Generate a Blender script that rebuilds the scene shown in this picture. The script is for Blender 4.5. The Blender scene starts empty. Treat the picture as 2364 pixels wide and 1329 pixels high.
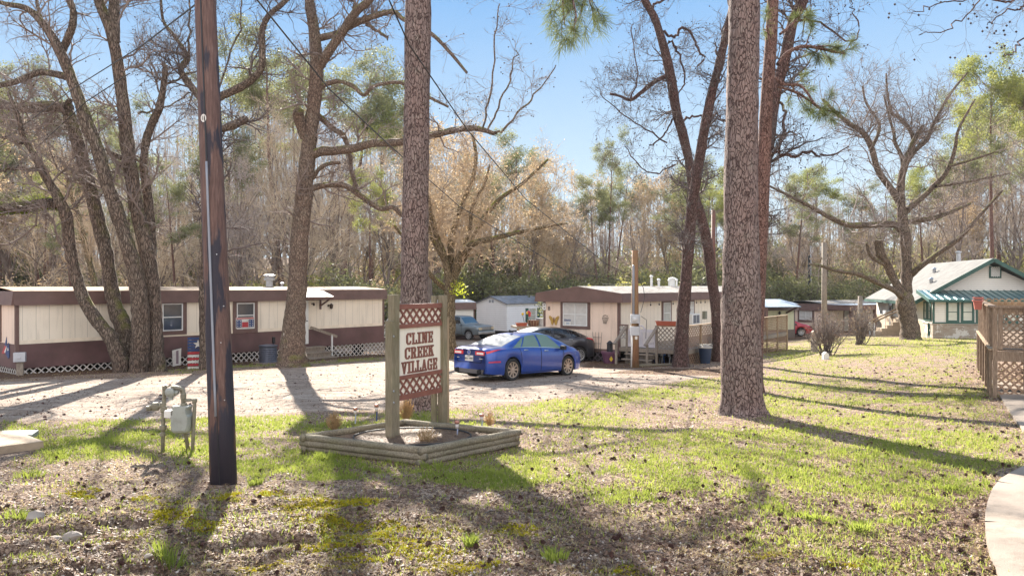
import bpy, math, random
import numpy as np
from mathutils import Vector, Matrix

# ---------------------------------------------------------------- camera, sky, sun
S = bpy.context.scene
C = S.collection
CZ = 2.5                      # camera height in world units (metres)
F = 1715.0; PX0 = 1182.0; HY = 660.0
cam_d = bpy.data.cameras.new('camera'); cam = bpy.data.objects.new('camera', cam_d); C.objects.link(cam)
cam.location = (0, 0, CZ)
cam.rotation_euler = (math.radians(90 - 0.15), 0, 0)
cam_d.sensor_width = 36; cam_d.lens = F / 2364 * 36
cam_d.clip_start = 0.1; cam_d.clip_end = 5000
S.camera = cam

SUN_EL, SUN_AZ = 30.0, -16.0            # azimuth measured from +Y, clockwise positive
w = bpy.data.worlds.new('World'); S.world = w; w.use_nodes = True
nt = w.node_tree; bg = nt.nodes['Background']
sky = nt.nodes.new('ShaderNodeTexSky'); sky.sky_type = 'NISHITA'; sky.sun_disc = False
sky.sun_elevation = math.radians(SUN_EL); sky.sun_rotation = math.radians(SUN_AZ)
sky.air_density = 1.0; sky.dust_density = 0.2; sky.ozone_density = 1.6
# sky radiance capped and blended to a set gradient over the whole dome (the same for every ray)
cap = nt.nodes.new('ShaderNodeMixRGB'); cap.blend_type = 'DARKEN'; cap.inputs[0].default_value = 1; cap.inputs[2].default_value = (1.42, 1.66, 1.90, 1)
flo = nt.nodes.new('ShaderNodeMixRGB'); flo.blend_type = 'MIX'; flo.inputs[0].default_value = .8
nt.links.new(sky.outputs[0], cap.inputs[1]); nt.links.new(cap.outputs[0], flo.inputs[1]); 
# added fill: unseen bright white sky behind the camera lights the shaded fronts
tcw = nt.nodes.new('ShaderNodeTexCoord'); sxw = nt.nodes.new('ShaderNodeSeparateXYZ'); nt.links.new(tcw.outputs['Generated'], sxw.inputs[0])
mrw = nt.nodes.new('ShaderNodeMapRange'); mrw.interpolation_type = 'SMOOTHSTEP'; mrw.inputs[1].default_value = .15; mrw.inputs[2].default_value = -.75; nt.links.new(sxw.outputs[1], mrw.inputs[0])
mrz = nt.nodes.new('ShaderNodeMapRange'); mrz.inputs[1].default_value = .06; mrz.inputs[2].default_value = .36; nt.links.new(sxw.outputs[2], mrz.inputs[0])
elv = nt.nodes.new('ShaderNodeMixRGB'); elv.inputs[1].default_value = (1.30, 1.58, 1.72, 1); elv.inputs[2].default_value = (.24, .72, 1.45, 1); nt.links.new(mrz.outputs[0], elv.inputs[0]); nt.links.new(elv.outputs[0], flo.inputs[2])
rear_fill = nt.nodes.new('ShaderNodeMixRGB'); rear_fill.inputs[2].default_value = (3.3, 3.3, 3.4, 1); nt.links.new(mrw.outputs[0], rear_fill.inputs[0]); nt.links.new(flo.outputs[0], rear_fill.inputs[1])
nt.links.new(rear_fill.outputs[0], bg.inputs[0]); bg.inputs[1].default_value = 0.15
sd = bpy.data.lights.new('sun', 'SUN'); sun = bpy.data.objects.new('sun', sd); C.objects.link(sun)
sd.energy = 5.0; sd.angle = math.radians(0.5); sd.color = (1.0, 0.93, 0.82)
az = math.radians(SUN_AZ); el = math.radians(SUN_EL)
SV = Vector((math.sin(az) * math.cos(el), math.cos(az) * math.cos(el), math.sin(el)))
sun.rotation_euler = SV.to_track_quat('Z', 'Y').to_euler()
S.view_settings.view_transform = 'Standard'; S.view_settings.look = 'None'
S.view_settings.exposure = 2.03; S.view_settings.gamma = 1.0
S.render.engine = 'CYCLES'
S.cycles.max_bounces = 5; S.cycles.diffuse_bounces = 2; S.cycles.glossy_bounces = 2
S.cycles.transmission_bounces = 3; S.cycles.transparent_max_bounces = 6
S.cycles.volume_bounces = 0; HAZE = .00016
S.cycles.caustics_reflective = False; S.cycles.caustics_refractive = False

# ---------------------------------------------------------------- numpy noise
def _h(ix, iy, s):
    n = (ix * 374761393 + iy * 668265263 + s * 1442695041) & 0xffffffff
    n = ((n ^ (n >> 13)) * 1274126177) & 0xffffffff
    return ((n ^ (n >> 16)) & 0xffff) / 65535.0
def vnoise(x, y, s=0):
    x = np.asarray(x, float); y = np.asarray(y, float)
    ix = np.floor(x).astype(np.int64); iy = np.floor(y).astype(np.int64)
    fx = x - ix; fy = y - iy
    fx = fx * fx * (3 - 2 * fx); fy = fy * fy * (3 - 2 * fy)
    a = _h(ix, iy, s); b = _h(ix + 1, iy, s); c = _h(ix, iy + 1, s); d = _h(ix + 1, iy + 1, s)
    return (a * (1 - fx) + b * fx) * (1 - fy) + (c * (1 - fx) + d * fx) * fy
def fbm(x, y, s=0, o=4):
    t = 0; a = 0.5; n = 0
    for k in range(o):
        t = t + a * vnoise(x * 2 ** k, y * 2 ** k, s + k * 7); n += a; a *= 0.5
    return t / n
def sstep(a, b, x):
    t = np.clip((np.asarray(x, float) - a) / (b - a), 0, 1)
    return t * t * (3 - 2 * t)

# ---------------------------------------------------------------- terrain height and pixel helpers
def G0(x, y):
    x = np.asarray(x, float); y = np.asarray(y, float)
    ye = np.clip(y, -10, 75) + np.clip(y - 75, 0, 3000) * 0.02 / 3
    ye = np.where(y > 75, 75 + (y - 75) * 0.004, ye)
    return CZ - 2.1 - 0.035 * ye + 13 * sstep(108, 190, y) + 0.4 * sstep(0, 6, x - 2 - 0.32 * np.clip(y, 0, 75))
def Gn(x, y):
    near = np.clip((60 - np.asarray(y, float)) / 60, 0, 1)
    z = G0(x, y) + (fbm(x * .5, y * .5, 3) - .5) * .07 * near
    rough = 1 - sstep(8.5, 10.0, y + 0.25 * np.clip(x, -2, 30))
    z = z + rough * ((fbm(x * 3.1, y * 4.5, 9, 4) - .5) * .10 + (fbm(x * 14, y * 18, 5, 2) - .5) * .022)
    left = (1 - sstep(-1.6, -1.0, x)) * (1 - sstep(7.2, 8.6, y))      # eroded bank at lower left
    z = z - left * (0.10 * sstep(.42, .58, fbm(x * 1.3, y * 1.9, 21, 3)))
    return z
def gz(x, y): return float(Gn(x, y))
def P(px, py, Y): return Vector(((px - PX0) / F * Y, Y, CZ - (py - HY) / F * Y))
def gp(px, py):
    """world point on the ground below photo pixel (px, py)"""
    k = (py - HY) / F; a = (px - PX0) / F; Y = 2.1 / max(k - .035, .01)
    for i in range(25):
        z = float(G0(a * Y, Y)); Y = 0.5 * Y + 0.5 * (CZ - z) / k
    return Vector((a * Y, Y, float(Gn(a * Y, Y))))

# ---------------------------------------------------------------- object helpers
def tag(o, label=None, cat=None, group=None, kind=None):
    if label: o['label'] = label
    if cat: o['category'] = cat
    if group: o['group'] = group
    if kind: o['kind'] = kind
    return o
def thing(name, label, cat, loc=(0, 0, 0), rz=0, group=None):
    o = bpy.data.objects.new(name, None); C.objects.link(o); o.empty_display_size = .1
    o.location = loc; o.rotation_euler = (0, 0, rz)
    return tag(o, label, cat, group)
def copy_tree(o, parent=None):
    c = o.copy(); C.objects.link(c); c.parent = parent
    for ch in [q for q in KIDS.get(o.name, [])]:
        copy_tree(ch, c)
    return c
KIDS = {}
def link(name, me, parent=None, mats=(), label=None):
    o = bpy.data.objects.new(name, me); C.objects.link(o)
    for m in mats: me.materials.append(m)
    if parent:
        o.parent = parent; KIDS.setdefault(parent.name, []).append(o)
    if label: o['label'] = label
    return o
def mesh_np(name, V, Fq, mats, parent=None, smooth=False, midx=None):
    """V (n,3), Fq (m,k) uniform polygons"""
    V = np.asarray(V, np.float32); Fq = np.asarray(Fq, np.int32)
    me = bpy.data.meshes.new(name)
    me.vertices.add(len(V)); me.vertices.foreach_set('co', V.ravel())
    m, k = Fq.shape
    me.loops.add(m * k); me.loops.foreach_set('vertex_index', Fq.ravel())
    me.polygons.add(m); me.polygons.foreach_set('loop_start', np.arange(0, m * k, k, dtype=np.int32))
    if midx is not None: me.polygons.foreach_set('material_index', np.asarray(midx, np.int32))
    if smooth: me.polygons.foreach_set('use_smooth', np.ones(m, bool))
    me.update(calc_edges=True)
    return link(name, me, parent, mats if isinstance(mats, (list, tuple)) else [mats])

class MB:
    def __init__(s): s.v = []; s.f = []; s.m = []
    def add(s, vs, fs, mi=0):
        b = len(s.v); s.v += [tuple(v) for v in vs]
        for f in fs: s.f.append(tuple(i + b for i in f)); s.m.append(mi)
        return s
    def box(s, x0, x1, y0, y1, z0, z1, mi=0, R=None, o=(0, 0, 0)):
        vs = [Vector((x, y, z)) for z in (z0, z1) for y in (y0, y1) for x in (x0, x1)]
        if R is not None: vs = [R @ v + Vector(o) for v in vs]
        return s.add(vs, [(0, 2, 3, 1), (4, 5, 7, 6), (0, 1, 5, 4), (2, 6, 7, 3), (0, 4, 6, 2), (1, 3, 7, 5)], mi)
    def beam(s, a, b, w, h, mi=0, up=(0, 0, 1)):
        a = Vector(a); b = Vector(b); t = (b - a); L = t.length; t.normalize(); u = Vector(up)
        r = t.cross(u)
        if r.length < 1e-4: r = t.cross(Vector((0, 1, 0)))
        r.normalize(); u = r.cross(t)
        vs = [a + t * tt + r * rr + u * uu for uu in (-h / 2, h / 2) for rr in (-w / 2, w / 2) for tt in (0, L)]
        return s.add(vs, [(0, 2, 3, 1), (4, 5, 7, 6), (0, 1, 5, 4), (2, 6, 7, 3), (0, 4, 6, 2), (1, 3, 7, 5)], mi)
    def prism(s, pts, n, mi=0):
        """closed planar polygon pts extruded by vector n"""
        n = Vector(n); k = len(pts); a = [Vector(p) for p in pts]; b = [p + n for p in a]
        fs = [tuple(range(k - 1, -1, -1)), tuple(range(k, 2 * k))] + [(i, (i + 1) % k, (i + 1) % k + k, i + k) for i in range(k)]
        return s.add(a + b, fs, mi)
    def tube(s, pts, r, n=8, mi=0, cap=True):
        pts = [Vector(p) for p in pts]; K = len(pts)
        rs = r if isinstance(r, (list, tuple)) else [r] * K
        ref = (pts[-1] - pts[0]); ref = Vector((0, 0, 1)) if abs(ref.normalized().z) < .8 else Vector((1, 0, 0))
        vs = []
        for i, p in enumerate(pts):
            t = (pts[min(i + 1, K - 1)] - pts[max(i - 1, 0)]).normalized()
            a = t.cross(ref)
            if a.length < 1e-3: a = t.cross(Vector((0, 1, 0)))
            a.normalize(); b = t.cross(a)
            for j in range(n):
                q = 2 * math.pi * j / n; vs.append(p + (a * math.cos(q) + b * math.sin(q)) * rs[i])
        fs = [(i * n + j, i * n + (j + 1) % n, (i + 1) * n + (j + 1) % n, (i + 1) * n + j) for i in range(K - 1) for j in range(n)]
        if cap: fs += [tuple(range(n - 1, -1, -1)), tuple((K - 1) * n + j for j in range(n))]
        return s.add(vs, fs, mi)
    def lathe(s, prof, c=(0, 0, 0), n=20, mi=0, axis='z'):
        vs = []; c = Vector(c)
        for r, z in prof:
            for j in range(n):
                q = 2 * math.pi * j / n
                if axis == 'z': v = (r * math.cos(q), r * math.sin(q), z)
                elif axis == 'y': v = (r * math.cos(q), z, r * math.sin(q))
                else: v = (z, r * math.cos(q), r * math.sin(q))
                vs.append(c + Vector(v))
        K = len(prof)
        fs = [(i * n + j, i * n + (j + 1) % n, (i + 1) * n + (j + 1) % n, (i + 1) * n + j) for i in range(K - 1) for j in range(n)]
        fs += [tuple(range(n - 1, -1, -1)), tuple((K - 1) * n + j for j in range(n))]
        return s.add(vs, fs, mi)
    def build(s, name, mats, parent=None, smooth=False, label=None, bevel=0):
        me = bpy.data.meshes.new(name); me.from_pydata(s.v, [], s.f); 
        me.polygons.foreach_set('material_index', s.m)
        if smooth: me.polygons.foreach_set('use_smooth', [True] * len(s.f))
        me.update()
        o = link(name, me, parent, mats if isinstance(mats, (list, tuple)) else [mats], label)
        if bevel:
            b = o.modifiers.new('bevel', 'BEVEL'); b.width = bevel; b.segments = 2; b.limit_method = 'ANGLE'
        return o

def text_mb(mb, body, size, M, ext=.004, mi=0, bold=0.0, sx=1.0):
    cu = bpy.data.curves.new('t', 'FONT'); cu.body = body; cu.size = size; cu.extrude = ext; cu.offset = bold
    cu.align_x = 'CENTER'; cu.align_y = 'CENTER'; cu.resolution_u = 3
    o = bpy.data.objects.new('t', cu); C.objects.link(o)
    dg = bpy.context.evaluated_depsgraph_get(); dg.update()
    me = bpy.data.meshes.new_from_object(o.evaluated_get(dg))
    mb.add([M @ Vector((v.co.x * sx, v.co.y, v.co.z)) for v in me.vertices], [tuple(p.vertices) for p in me.polygons], mi)
    bpy.data.objects.remove(o); bpy.data.curves.remove(cu); bpy.data.meshes.remove(me)
    return mb
def face_matrix(o, right, up):
    right = Vector(right).normalized(); up = Vector(up).normalized(); n = right.cross(up)
    M = Matrix((right, up, n)).transposed().to_4x4(); M.translation = Vector(o); return M

# ---------------------------------------------------------------- materials
class N:
    def __init__(s, name):
        s.m = bpy.data.materials.new(name); s.m.use_nodes = True; s.t = s.m.node_tree
        s.b = s.t.nodes['Principled BSDF']; s.out = s.t.nodes['Material Output']; s._tc = None
    def n(s, typ, **kw):
        q = s.t.nodes.new(typ)
        for k, v in kw.items():
            if k[0] == 'i' and k[1:].isdigit(): s.set(q, int(k[1:]), v)
            elif k in q.inputs.keys(): s.set(q, k, v)
            else: setattr(q, k, v)
        return q
    def set(s, q, k, v):
        if hasattr(v, 'links') or isinstance(v, bpy.types.NodeSocket): s.t.links.new(v, q.inputs[k])
        else: q.inputs[k].default_value = v
    @property
    def obj(s):
        if not s._tc: s._tc = s.t.nodes.new('ShaderNodeTexCoord')
        return s._tc.outputs['Object']
    def mapv(s, scale, src=None):
        return s.n('ShaderNodeMapping', Vector=src or s.obj, Scale=scale).outputs[0]
    def noise(s, sc, det=4, rough=.55, src=None, dist=0):
        return s.n('ShaderNodeTexNoise', Vector=src or s.obj, Scale=sc, Detail=det, Roughness=rough, Distortion=dist).outputs[0]
    def ramp(s, fac, stops):
        r = s.t.nodes.new('ShaderNodeValToRGB'); e = r.color_ramp.elements
        while len(e) < len(stops): e.new(.5)
        for q, (p, c) in zip(e, stops):
            q.position = p; q.color = (c, c, c, 1) if isinstance(c, (int, float)) else (*c, 1)
        s.t.links.new(fac, r.inputs[0]); return r.outputs[0]
    def mix(s, fac, a, b, mode='MIX'):
        q = s.n('ShaderNodeMixRGB', blend_type=mode)
        for k, v in ((0, fac), (1, a), (2, b)):
            if isinstance(v, tuple) and len(v) == 3: v = (*v, 1)
            s.set(q, k, v)
        return q.outputs[0]
    def math(s, op, a, b=0.0, c=None):
        q = s.n('ShaderNodeMath', operation=op); s.set(q, 0, a); s.set(q, 1, b)
        if c is not None: s.set(q, 2, c)
        return q.outputs[0]
    def xyz(s, src=None):
        q = s.n('ShaderNodeSeparateXYZ', i0=src or s.obj); return q.outputs
    def col(s, c): s.set(s.b, 'Base Color', (*c, 1) if isinstance(c, tuple) and len(c) == 3 else c); return s
    def rough(s, r): s.set(s.b, 'Roughness', r); return s
    def spec(s, r): s.set(s.b, 'Specular IOR Level', r); return s
    def bump(s, h, st=.5, d=.02):
        q = s.n('ShaderNodeBump', Height=h, Strength=st, Distance=d); s.t.links.new(q.outputs[0], s.b.inputs['Normal']); return s
MATS = {}
def simple(name, c, rough=.7, metal=0, var=.12, vs=3.0, bump=0, bs=40, coat=0, spec=.4, dirt=0):
    if name in MATS: return MATS[name]
    k = N(name); a = tuple(q * (1 - var) for q in c); b = tuple(min(1, q * (1 + var)) for q in c)
    cc = k.ramp(k.noise(vs, 5), [(.3, a), (.7, b)])
    if dirt: cc = k.mix(k.ramp(k.noise(vs * 2.3, 6, .65), [(.5, 0.), (.75, dirt)]), cc, (.09, .07, .05))
    k.col(cc).rough(rough).spec(spec); k.b.inputs['Metallic'].default_value = metal
    if coat: k.b.inputs['Coat Weight'].default_value = coat; k.b.inputs['Coat Roughness'].default_value = .06
    if bump: k.bump(k.noise(bs, 4), bump, .01)
    MATS[name] = k.m; return k.m
def wood(name, c1, c2, scale=(6, 6, 1), rough=.85, green=0):
    if name in MATS: return MATS[name]
    k = N(name); g = k.noise(8, 5, .6, k.mapv(scale)); l = k.noise(1.3, 3)
    cc = k.ramp(g, [(.3, c1), (.72, c2)])
    cc = k.mix(k.ramp(l, [(.35, 0.), (.7, .45)]), cc, tuple(q * .55 for q in c1))
    if green: cc = k.mix(k.ramp(k.noise(2.1, 4), [(.45, 0.), (.65, green)]), cc, (.10, .12, .03))
    k.col(cc).rough(rough).spec(.25).bump(g, .6, .012); MATS[name] = k.m; return k.m
def leafmat(name, c1, c2, trans=.5, sc=1.5):
    if name in MATS: return MATS[name]
    k = N(name); cc = k.ramp(k.noise(sc, 3), [(.3, c1), (.7, c2)])
    rnd = k.n('ShaderNodeObjectInfo').outputs['Random']
    cc = k.mix(k.math('MULTIPLY', rnd, .35), cc, tuple((a + b) * .32 for a, b in zip(c1, c2)))
    k.col(cc).rough(.6).spec(.2)
    tr = k.n('ShaderNodeBsdfTranslucent'); k.t.links.new(cc, tr.inputs[0])
    mx = k.n('ShaderNodeMixShader', i0=trans); k.t.links.new(k.b.outputs[0], mx.inputs[1]); k.t.links.new(tr.outputs[0], mx.inputs[2])
    k.t.links.new(mx.outputs[0], k.out.inputs[0]); MATS[name] = k.m; return k.m
def bark(name, c1, c2, dark, sc=14, stretch=.22, moss=0, lichen=.25, plate=.22, warp=.12):
    k = N(name); v = k.mapv((1, 1, stretch))
    d = k.noise(3, 3, src=k.obj)
    vw = k.n('ShaderNodeVectorMath', operation='ADD', i0=v, i1=k.n('ShaderNodeVectorMath', operation='SCALE', i0=k.n('ShaderNodeTexNoise', Vector=v, Scale=sc * .5).outputs[1], Scale=warp).outputs[0]).outputs[0]
    vo = k.n('ShaderNodeTexVoronoi', feature='DISTANCE_TO_EDGE', Vector=vw, Scale=sc).outputs[0]
    vc = k.n('ShaderNodeTexVoronoi', feature='F1', Vector=vw, Scale=sc).outputs[1]
    cr = k.ramp(k.math('ADD', vo, k.math('MULTIPLY', k.math('SUBTRACT', k.noise(sc * 2, 4, .7, v), .5), plate * 1.3)), [(.0, 0.), (plate, 1.)])
    n2 = k.noise(sc * 1.6, 6, .65, v)
    cc = k.ramp(n2, [(.28, c1), (.72, c2)])
    cc = k.mix(k.math('MULTIPLY', k.xyz(vc)[0], .45), cc, tuple(q * .55 for q in c2))
    cc = k.mix(k.ramp(d, [(.35, 0.), (.75, .5)]), cc, tuple(q * .6 for q in c1))
    cc = k.mix(k.ramp(k.noise(1.1, 4, .6, k.mapv((1, 1, .5))), [(.45, 0.), (.62, .4)]), cc, (c2[0] * .66, c2[1] * .52, c2[2] * .50))
    if lichen: cc = k.mix(k.ramp(k.noise(5, 6, .7), [(.56, 0.), (.66, lichen)]), cc, (.34, .35, .28))
    v2 = k.n('ShaderNodeTexVoronoi', feature='DISTANCE_TO_EDGE', Vector=vw, Scale=sc * 2.7).outputs[0]
    cc = k.mix(k.ramp(v2, [(0, .55), (plate * .6, 0.)]), cc, tuple(q * 2.2 for q in dark))
    cc = k.mix(cr, dark, cc)
    if moss:
        zz = k.xyz(k.n('ShaderNodeNewGeometry').outputs['Normal'])[2]
        mk = k.math('MULTIPLY', k.ramp(k.noise(2.2, 5, .6), [(.48, 0.), (.6, 1.)]), k.ramp(zz, [(.05, 0.), (.5, 1.)]))
        cc = k.mix(k.math('MULTIPLY', mk, moss), cc, (.22, .24, .03))
    k.col(cc).rough(.9).spec(.15).bump(k.math('ADD', cr, k.math('MULTIPLY', n2, .6)), .9, .03)
    return k.m
# ---------------------------------------------------------------- ground zones
def wpoly(px): return np.array([[*gp(a, b)[:2]] for a, b in px])
def poly_mask(x, y, poly, soft):
    """smooth 0..1 mask of a polygon (soft in metres)"""
    inside = np.zeros(x.shape, bool); dmin = np.full(x.shape, 1e9); n = len(poly)
    for i in range(n):
        x0, y0 = poly[i]; x1, y1 = poly[(i + 1) % n]
        c = ((y0 > y) != (y1 > y)) & (x < (x1 - x0) * (y - y0) / (y1 - y0 + 1e-12) + x0)
        inside ^= c
        dx, dy = x1 - x0, y1 - y0; t = np.clip(((x - x0) * dx + (y - y0) * dy) / (dx * dx + dy * dy + 1e-12), 0, 1)
        dmin = np.minimum(dmin, np.hypot(x - x0 - t * dx, y - y0 - t * dy))
    return sstep(-soft, soft, np.where(inside, dmin, -dmin))
def W(*a): return np.array(a, float)
ROAD = np.vstack([wpoly([(1690, 862), (1450, 897), (1200, 928), (900, 946), (640, 956), (300, 968), (0, 972)]),
                  W((-30, 11), (-60, 12), (-60, 24), (-24, 21)), wpoly([(0, 880), (300, 873), (540, 862), (880, 832)]), W((-2.5, 44), (-8, 66), (1, 68), (2.0, 42)),
                  wpoly([(1200, 842), (1420, 842)])])
GR = [ (np.vstack([wpoly([(0, 975), (300, 970), (640, 958), (880, 950)]), wpoly([(1060, 945), (1250, 1080), (1230, 1110), (1000, 1125), (760, 1105), (590, 1110), (480, 1070), (300, 1062), (130, 1065), (60, 1040), (0, 1000)])]), .35, 1.0),
       (wpoly([(1050, 945), (1250, 930), (1460, 900), (1670, 865), (1760, 862), (2260, 900), (2310, 1000), (2330, 1090), (2270, 1130), (2240, 1240), (1900, 1190), (1600, 1160), (1420, 1190), (1260, 1130), (1200, 1010)]), .5, .80),
       (wpoly([(1780, 835), (1990, 826), (2268, 826), (2268, 786), (1990, 776), (1820, 776), (1700, 800)]), .8, 1.15),
       (wpoly([(880, 832), (540, 850), (380, 862), (380, 852), (540, 842), (880, 822)]), .3, .9),
       (W((16, 38), (22, 40), (60, 50), (80, 80), (20, 90), (12, 60)), 2., 1.1),
       (wpoly([(1740, 868), (1790, 826), (2268, 818), (2300, 960), (1900, 960)]), .6, .62),
       (wpoly([(0, 1090), (300, 1085), (520, 1130), (900, 1140), (1250, 1170), (1500, 1230), (1500, 1329), (0, 1329)]), .6, .17),
       (wpoly([(1500, 1200), (1900, 1200), (2240, 1235), (2270, 1329), (1980, 1329), (1700, 1250)]), .5, .55) ]
BARE = [wpoly([(1400, 925), (1640, 925), (1700, 960), (1690, 995), (1500, 1000), (1400, 965)]),
        wpoly([(1900, 842), (2260, 835), (2270, 885), (2100, 880), (1900, 862)])]
LEAFZ = [np.vstack([wpoly([(1340, 850), (1700, 850), (1740, 862), (1690, 868), (1400, 862)]), W((16, 42), (4, 34), (3, 30))]),
         W((-23, 30), (-17.3, 22.4), (-15.5, 23.6), (0, 42), (-3, 42))]
MOSS = [(gp(400, 1178), .42, .16), (gp(530, 1145), .16, .1), (gp(880, 1235), .62, .30), (gp(840, 1290), .40, .16), (gp(700, 1165), .4, .16), (gp(1040, 1310), .3, .12), (gp(1130, 1300), .2, .1), (gp(745, 1255), .3, .12),
        (gp(1800, 1285), .3, .1), (gp(1990, 1300), .25, .08), (gp(330, 1150), .2, .08), (gp(1420, 1320), .2, .08), (gp(620, 1140), .2, .1), (gp(280, 1235), .25, .1), (gp(450, 1215), .3, .12), (gp(760, 1200), .35, .14), (gp(960, 1270), .3, .12), (gp(1200, 1230), .25, .1), (gp(820, 1160), .25, .1), (gp(600, 1300), .25, .1), (gp(180, 1140), .25, .1)]
def masks(x, y):
    x = np.asarray(x, float); y = np.asarray(y, float)
    n1 = fbm(x * 1.1, y * 1.1, 31, 4); n2 = fbm(x * 4, y * 4, 41, 3)
    jx = x + (fbm(x * .9, y * .9, 51, 4) - .5) * 1.6; jy = y + (fbm(x * .9, y * .9, 61, 4) - .5) * 1.6
    road = poly_mask(x + (n1 - .5) * .6, y + (n1 - .5) * .8, ROAD, .25)
    g = np.zeros(x.shape)
    for p, s, v in GR: g = np.maximum(g, poly_mask(jx, jy, p, s) * v)
    patch = sstep(.40, .60, n1 * .45 + n2 * .3 + .25 * fbm(x * 9, y * 9, 45, 2))
    g = g * (.22 + .78 * patch)
    for b, kb in zip(BARE, (.6, .2)): g = g * (1 - kb * poly_mask(jx, jy, b, .5))
    leaf = np.zeros(x.shape)
    for b in LEAFZ: leaf = np.maximum(leaf, poly_mask(x, y, b, .5))
    g = g * (1 - road) * (1 - leaf)
    far = sstep(45, 60, y); leaf = np.maximum(leaf, far * .8); g = g * (1 - far * .7)
    ms = np.zeros(x.shape)
    for c, rx, ry in MOSS:
        d = np.hypot((x - c.x) / rx, (y - c.y) / (ry * 1.6)); ms = np.maximum(ms, (1 - sstep(.7, 1.1, d + (fbm(x * 5, y * 9, 43, 4) - .5) * 4.2)) * sstep(2.2, 1.4, d))
    return np.clip(g, 0, 1.2), road * (1 - leaf), leaf, ms

def ground_mesh():
    def axis(segs):
        out = []
        for a, b, st in segs: out += list(np.arange(a, b, st))
        return out
    xs = axis([(0, 7, .05), (7, 20, .14), (20, 60, .8)]); v = 60.
    while v < 1500: xs.append(v); v *= 1.35
    xs = np.array([-q for q in xs[:0:-1]] + xs)
    ys = axis([(-30, 4, 1.2), (4, 14, .04), (14, 30, .10), (30, 60, .35), (60, 130, 1.5)]); v = 130.
    while v < 1800: ys.append(v); v *= 1.3
    ys = np.array(ys)
    X, Y = np.meshgrid(xs, ys); Z = Gn(X, Y); ny, nx = X.shape
    V = np.stack([X, Y, Z], -1).reshape(-1, 3)
    i = np.arange(ny - 1)[:, None] * nx + np.arange(nx - 1)[None]
    Fq = np.stack([i, i + 1, i + nx + 1, i + nx], -1).reshape(-1, 4)
    o = mesh_np('ground', V, Fq, ground_mat(), smooth=True); tag(o, kind='structure', label='patchy grass, bare pink soil and sandy gravel drive')
    g, r, l, m = masks(X.ravel(), Y.ravel())
    for nme, arr in (('grass', g), ('gravel', r), ('leaf', l), ('moss', m)):
        at = o.data.attributes.new(nme, 'FLOAT', 'POINT'); at.data.foreach_set('value', np.asarray(arr, np.float32))
    return o
def ground_mat():
    k = N('soil'); A = lambda n: k.n('ShaderNodeAttribute', attribute_name=n).outputs['Fac']
    fine = k.noise(22, 6, .7); mid = k.noise(3.2, 5, .6); tiny = k.noise(95, 4, .7)
    dirt = k.ramp(mid, [(.3, (.32, .205, .145)), (.5, (.47, .34, .25)), (.72, (.64, .51, .39))])
    dirt = k.mix(k.ramp(fine, [(.42, .9), (.53, 0.)]), dirt, (.10, .06, .048))
    dirt = k.mix(k.ramp(tiny, [(.42, .8), (.54, 0.)]), dirt, (.10, .065, .05))
    grav = k.ramp(k.noise(1.4, 5, .6), [(.3, (.36, .275, .215)), (.7, (.50, .405, .33))])
    grav = k.mix(k.ramp(tiny, [(.38, .55), (.52, 0.)]), grav, (.22, .18, .15))
    tr = k.noise(1.0, 5, .65, k.mapv((.6, 3.2, 1)))
    grav = k.mix(k.ramp(tr, [(.48, 0.), (.60, .6)]), grav, (.25, .18, .14)); grav = k.mix(k.ramp(k.noise(9, 6, .75), [(.54, 0.), (.61, .8)]), grav, (.12, .085, .07))
    gcol = k.ramp(k.noise(7, 5, .7), [(.3, (.16, .15, .05)), (.55, (.30, .27, .09)), (.8, (.46, .37, .19))])
    lf = k.ramp(k.noise(30, 5, .75), [(.3, (.07, .045, .03)), (.6, (.17, .10, .065)), (.8, (.26, .17, .11))])
    ms = k.ramp(k.noise(40, 5, .75), [(.35, (.10, .08, .02)), (.6, (.26, .23, .02))])
    gm = k.ramp(k.math('ADD', A('grass'), k.math('MULTIPLY', k.math('SUBTRACT', fine, .5), 1.1)), [(.28, 0.), (.62, .85)])
    c = k.mix(A('gravel'), dirt, grav); c = k.mix(gm, c, gcol)
    c = k.mix(k.ramp(k.math('ADD', A('leaf'), k.math('SUBTRACT', fine, .5)), [(.3, 0.), (.7, 1.)]), c, lf)
    c = k.mix(k.ramp(k.math('ADD', A('moss'), k.math('MULTIPLY', k.math('SUBTRACT', fine, .5), 1.5)), [(.35, 0.), (.65, 1.)]), c, ms)
    vo = k.n('ShaderNodeTexVoronoi', Vector=k.obj, Scale=26).outputs[0]
    h = k.math('ADD', k.math('MULTIPLY', fine, 1.0), k.math('ADD', k.math('MULTIPLY', tiny, .5), k.math('MULTIPLY', vo, -.35)))
    k.col(c).rough(.95).spec(.12).bump(h, 1.0, .045)
    return k.m
ground_mesh()

# ---------------------------------------------------------------- scattered stuff
rng = np.random.default_rng(7)
def screen_pts(n, y0, y1, power=2.0, spread=.80):
    u = rng.random(n); a = y0 ** (1 - power); b = y1 ** (1 - power)
    Y = (a + (b - a) * u) ** (1 / (1 - power)); X = (rng.random(n) * 2 - 1) * spread * Y
    return X, Y
BEDQ = np.array([[-1.22, 10.14], [.05, 11.65], [-1.84, 12.71], [-3.11, 11.2]])
def keep_out(X, Y):
    k = poly_mask(X, Y, BEDQ, .05) < .5
    for pl in NOGRASS: k &= poly_mask(X, Y, pl, .02) < .5
    return k
NOGRASS = [wpoly([(0, 1012), (45, 1004), (100, 1036), (0, 1072)]),
           wpoly([(2364, 1085), (2310, 1115), (2285, 1150), (2273, 1200), (2280, 1260), (2300, 1310), (2305, 1329), (2364, 1329)]),
           wpoly([(2288, 880), (2364, 895), (2364, 985), (2335, 950), (2310, 905)])]
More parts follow.
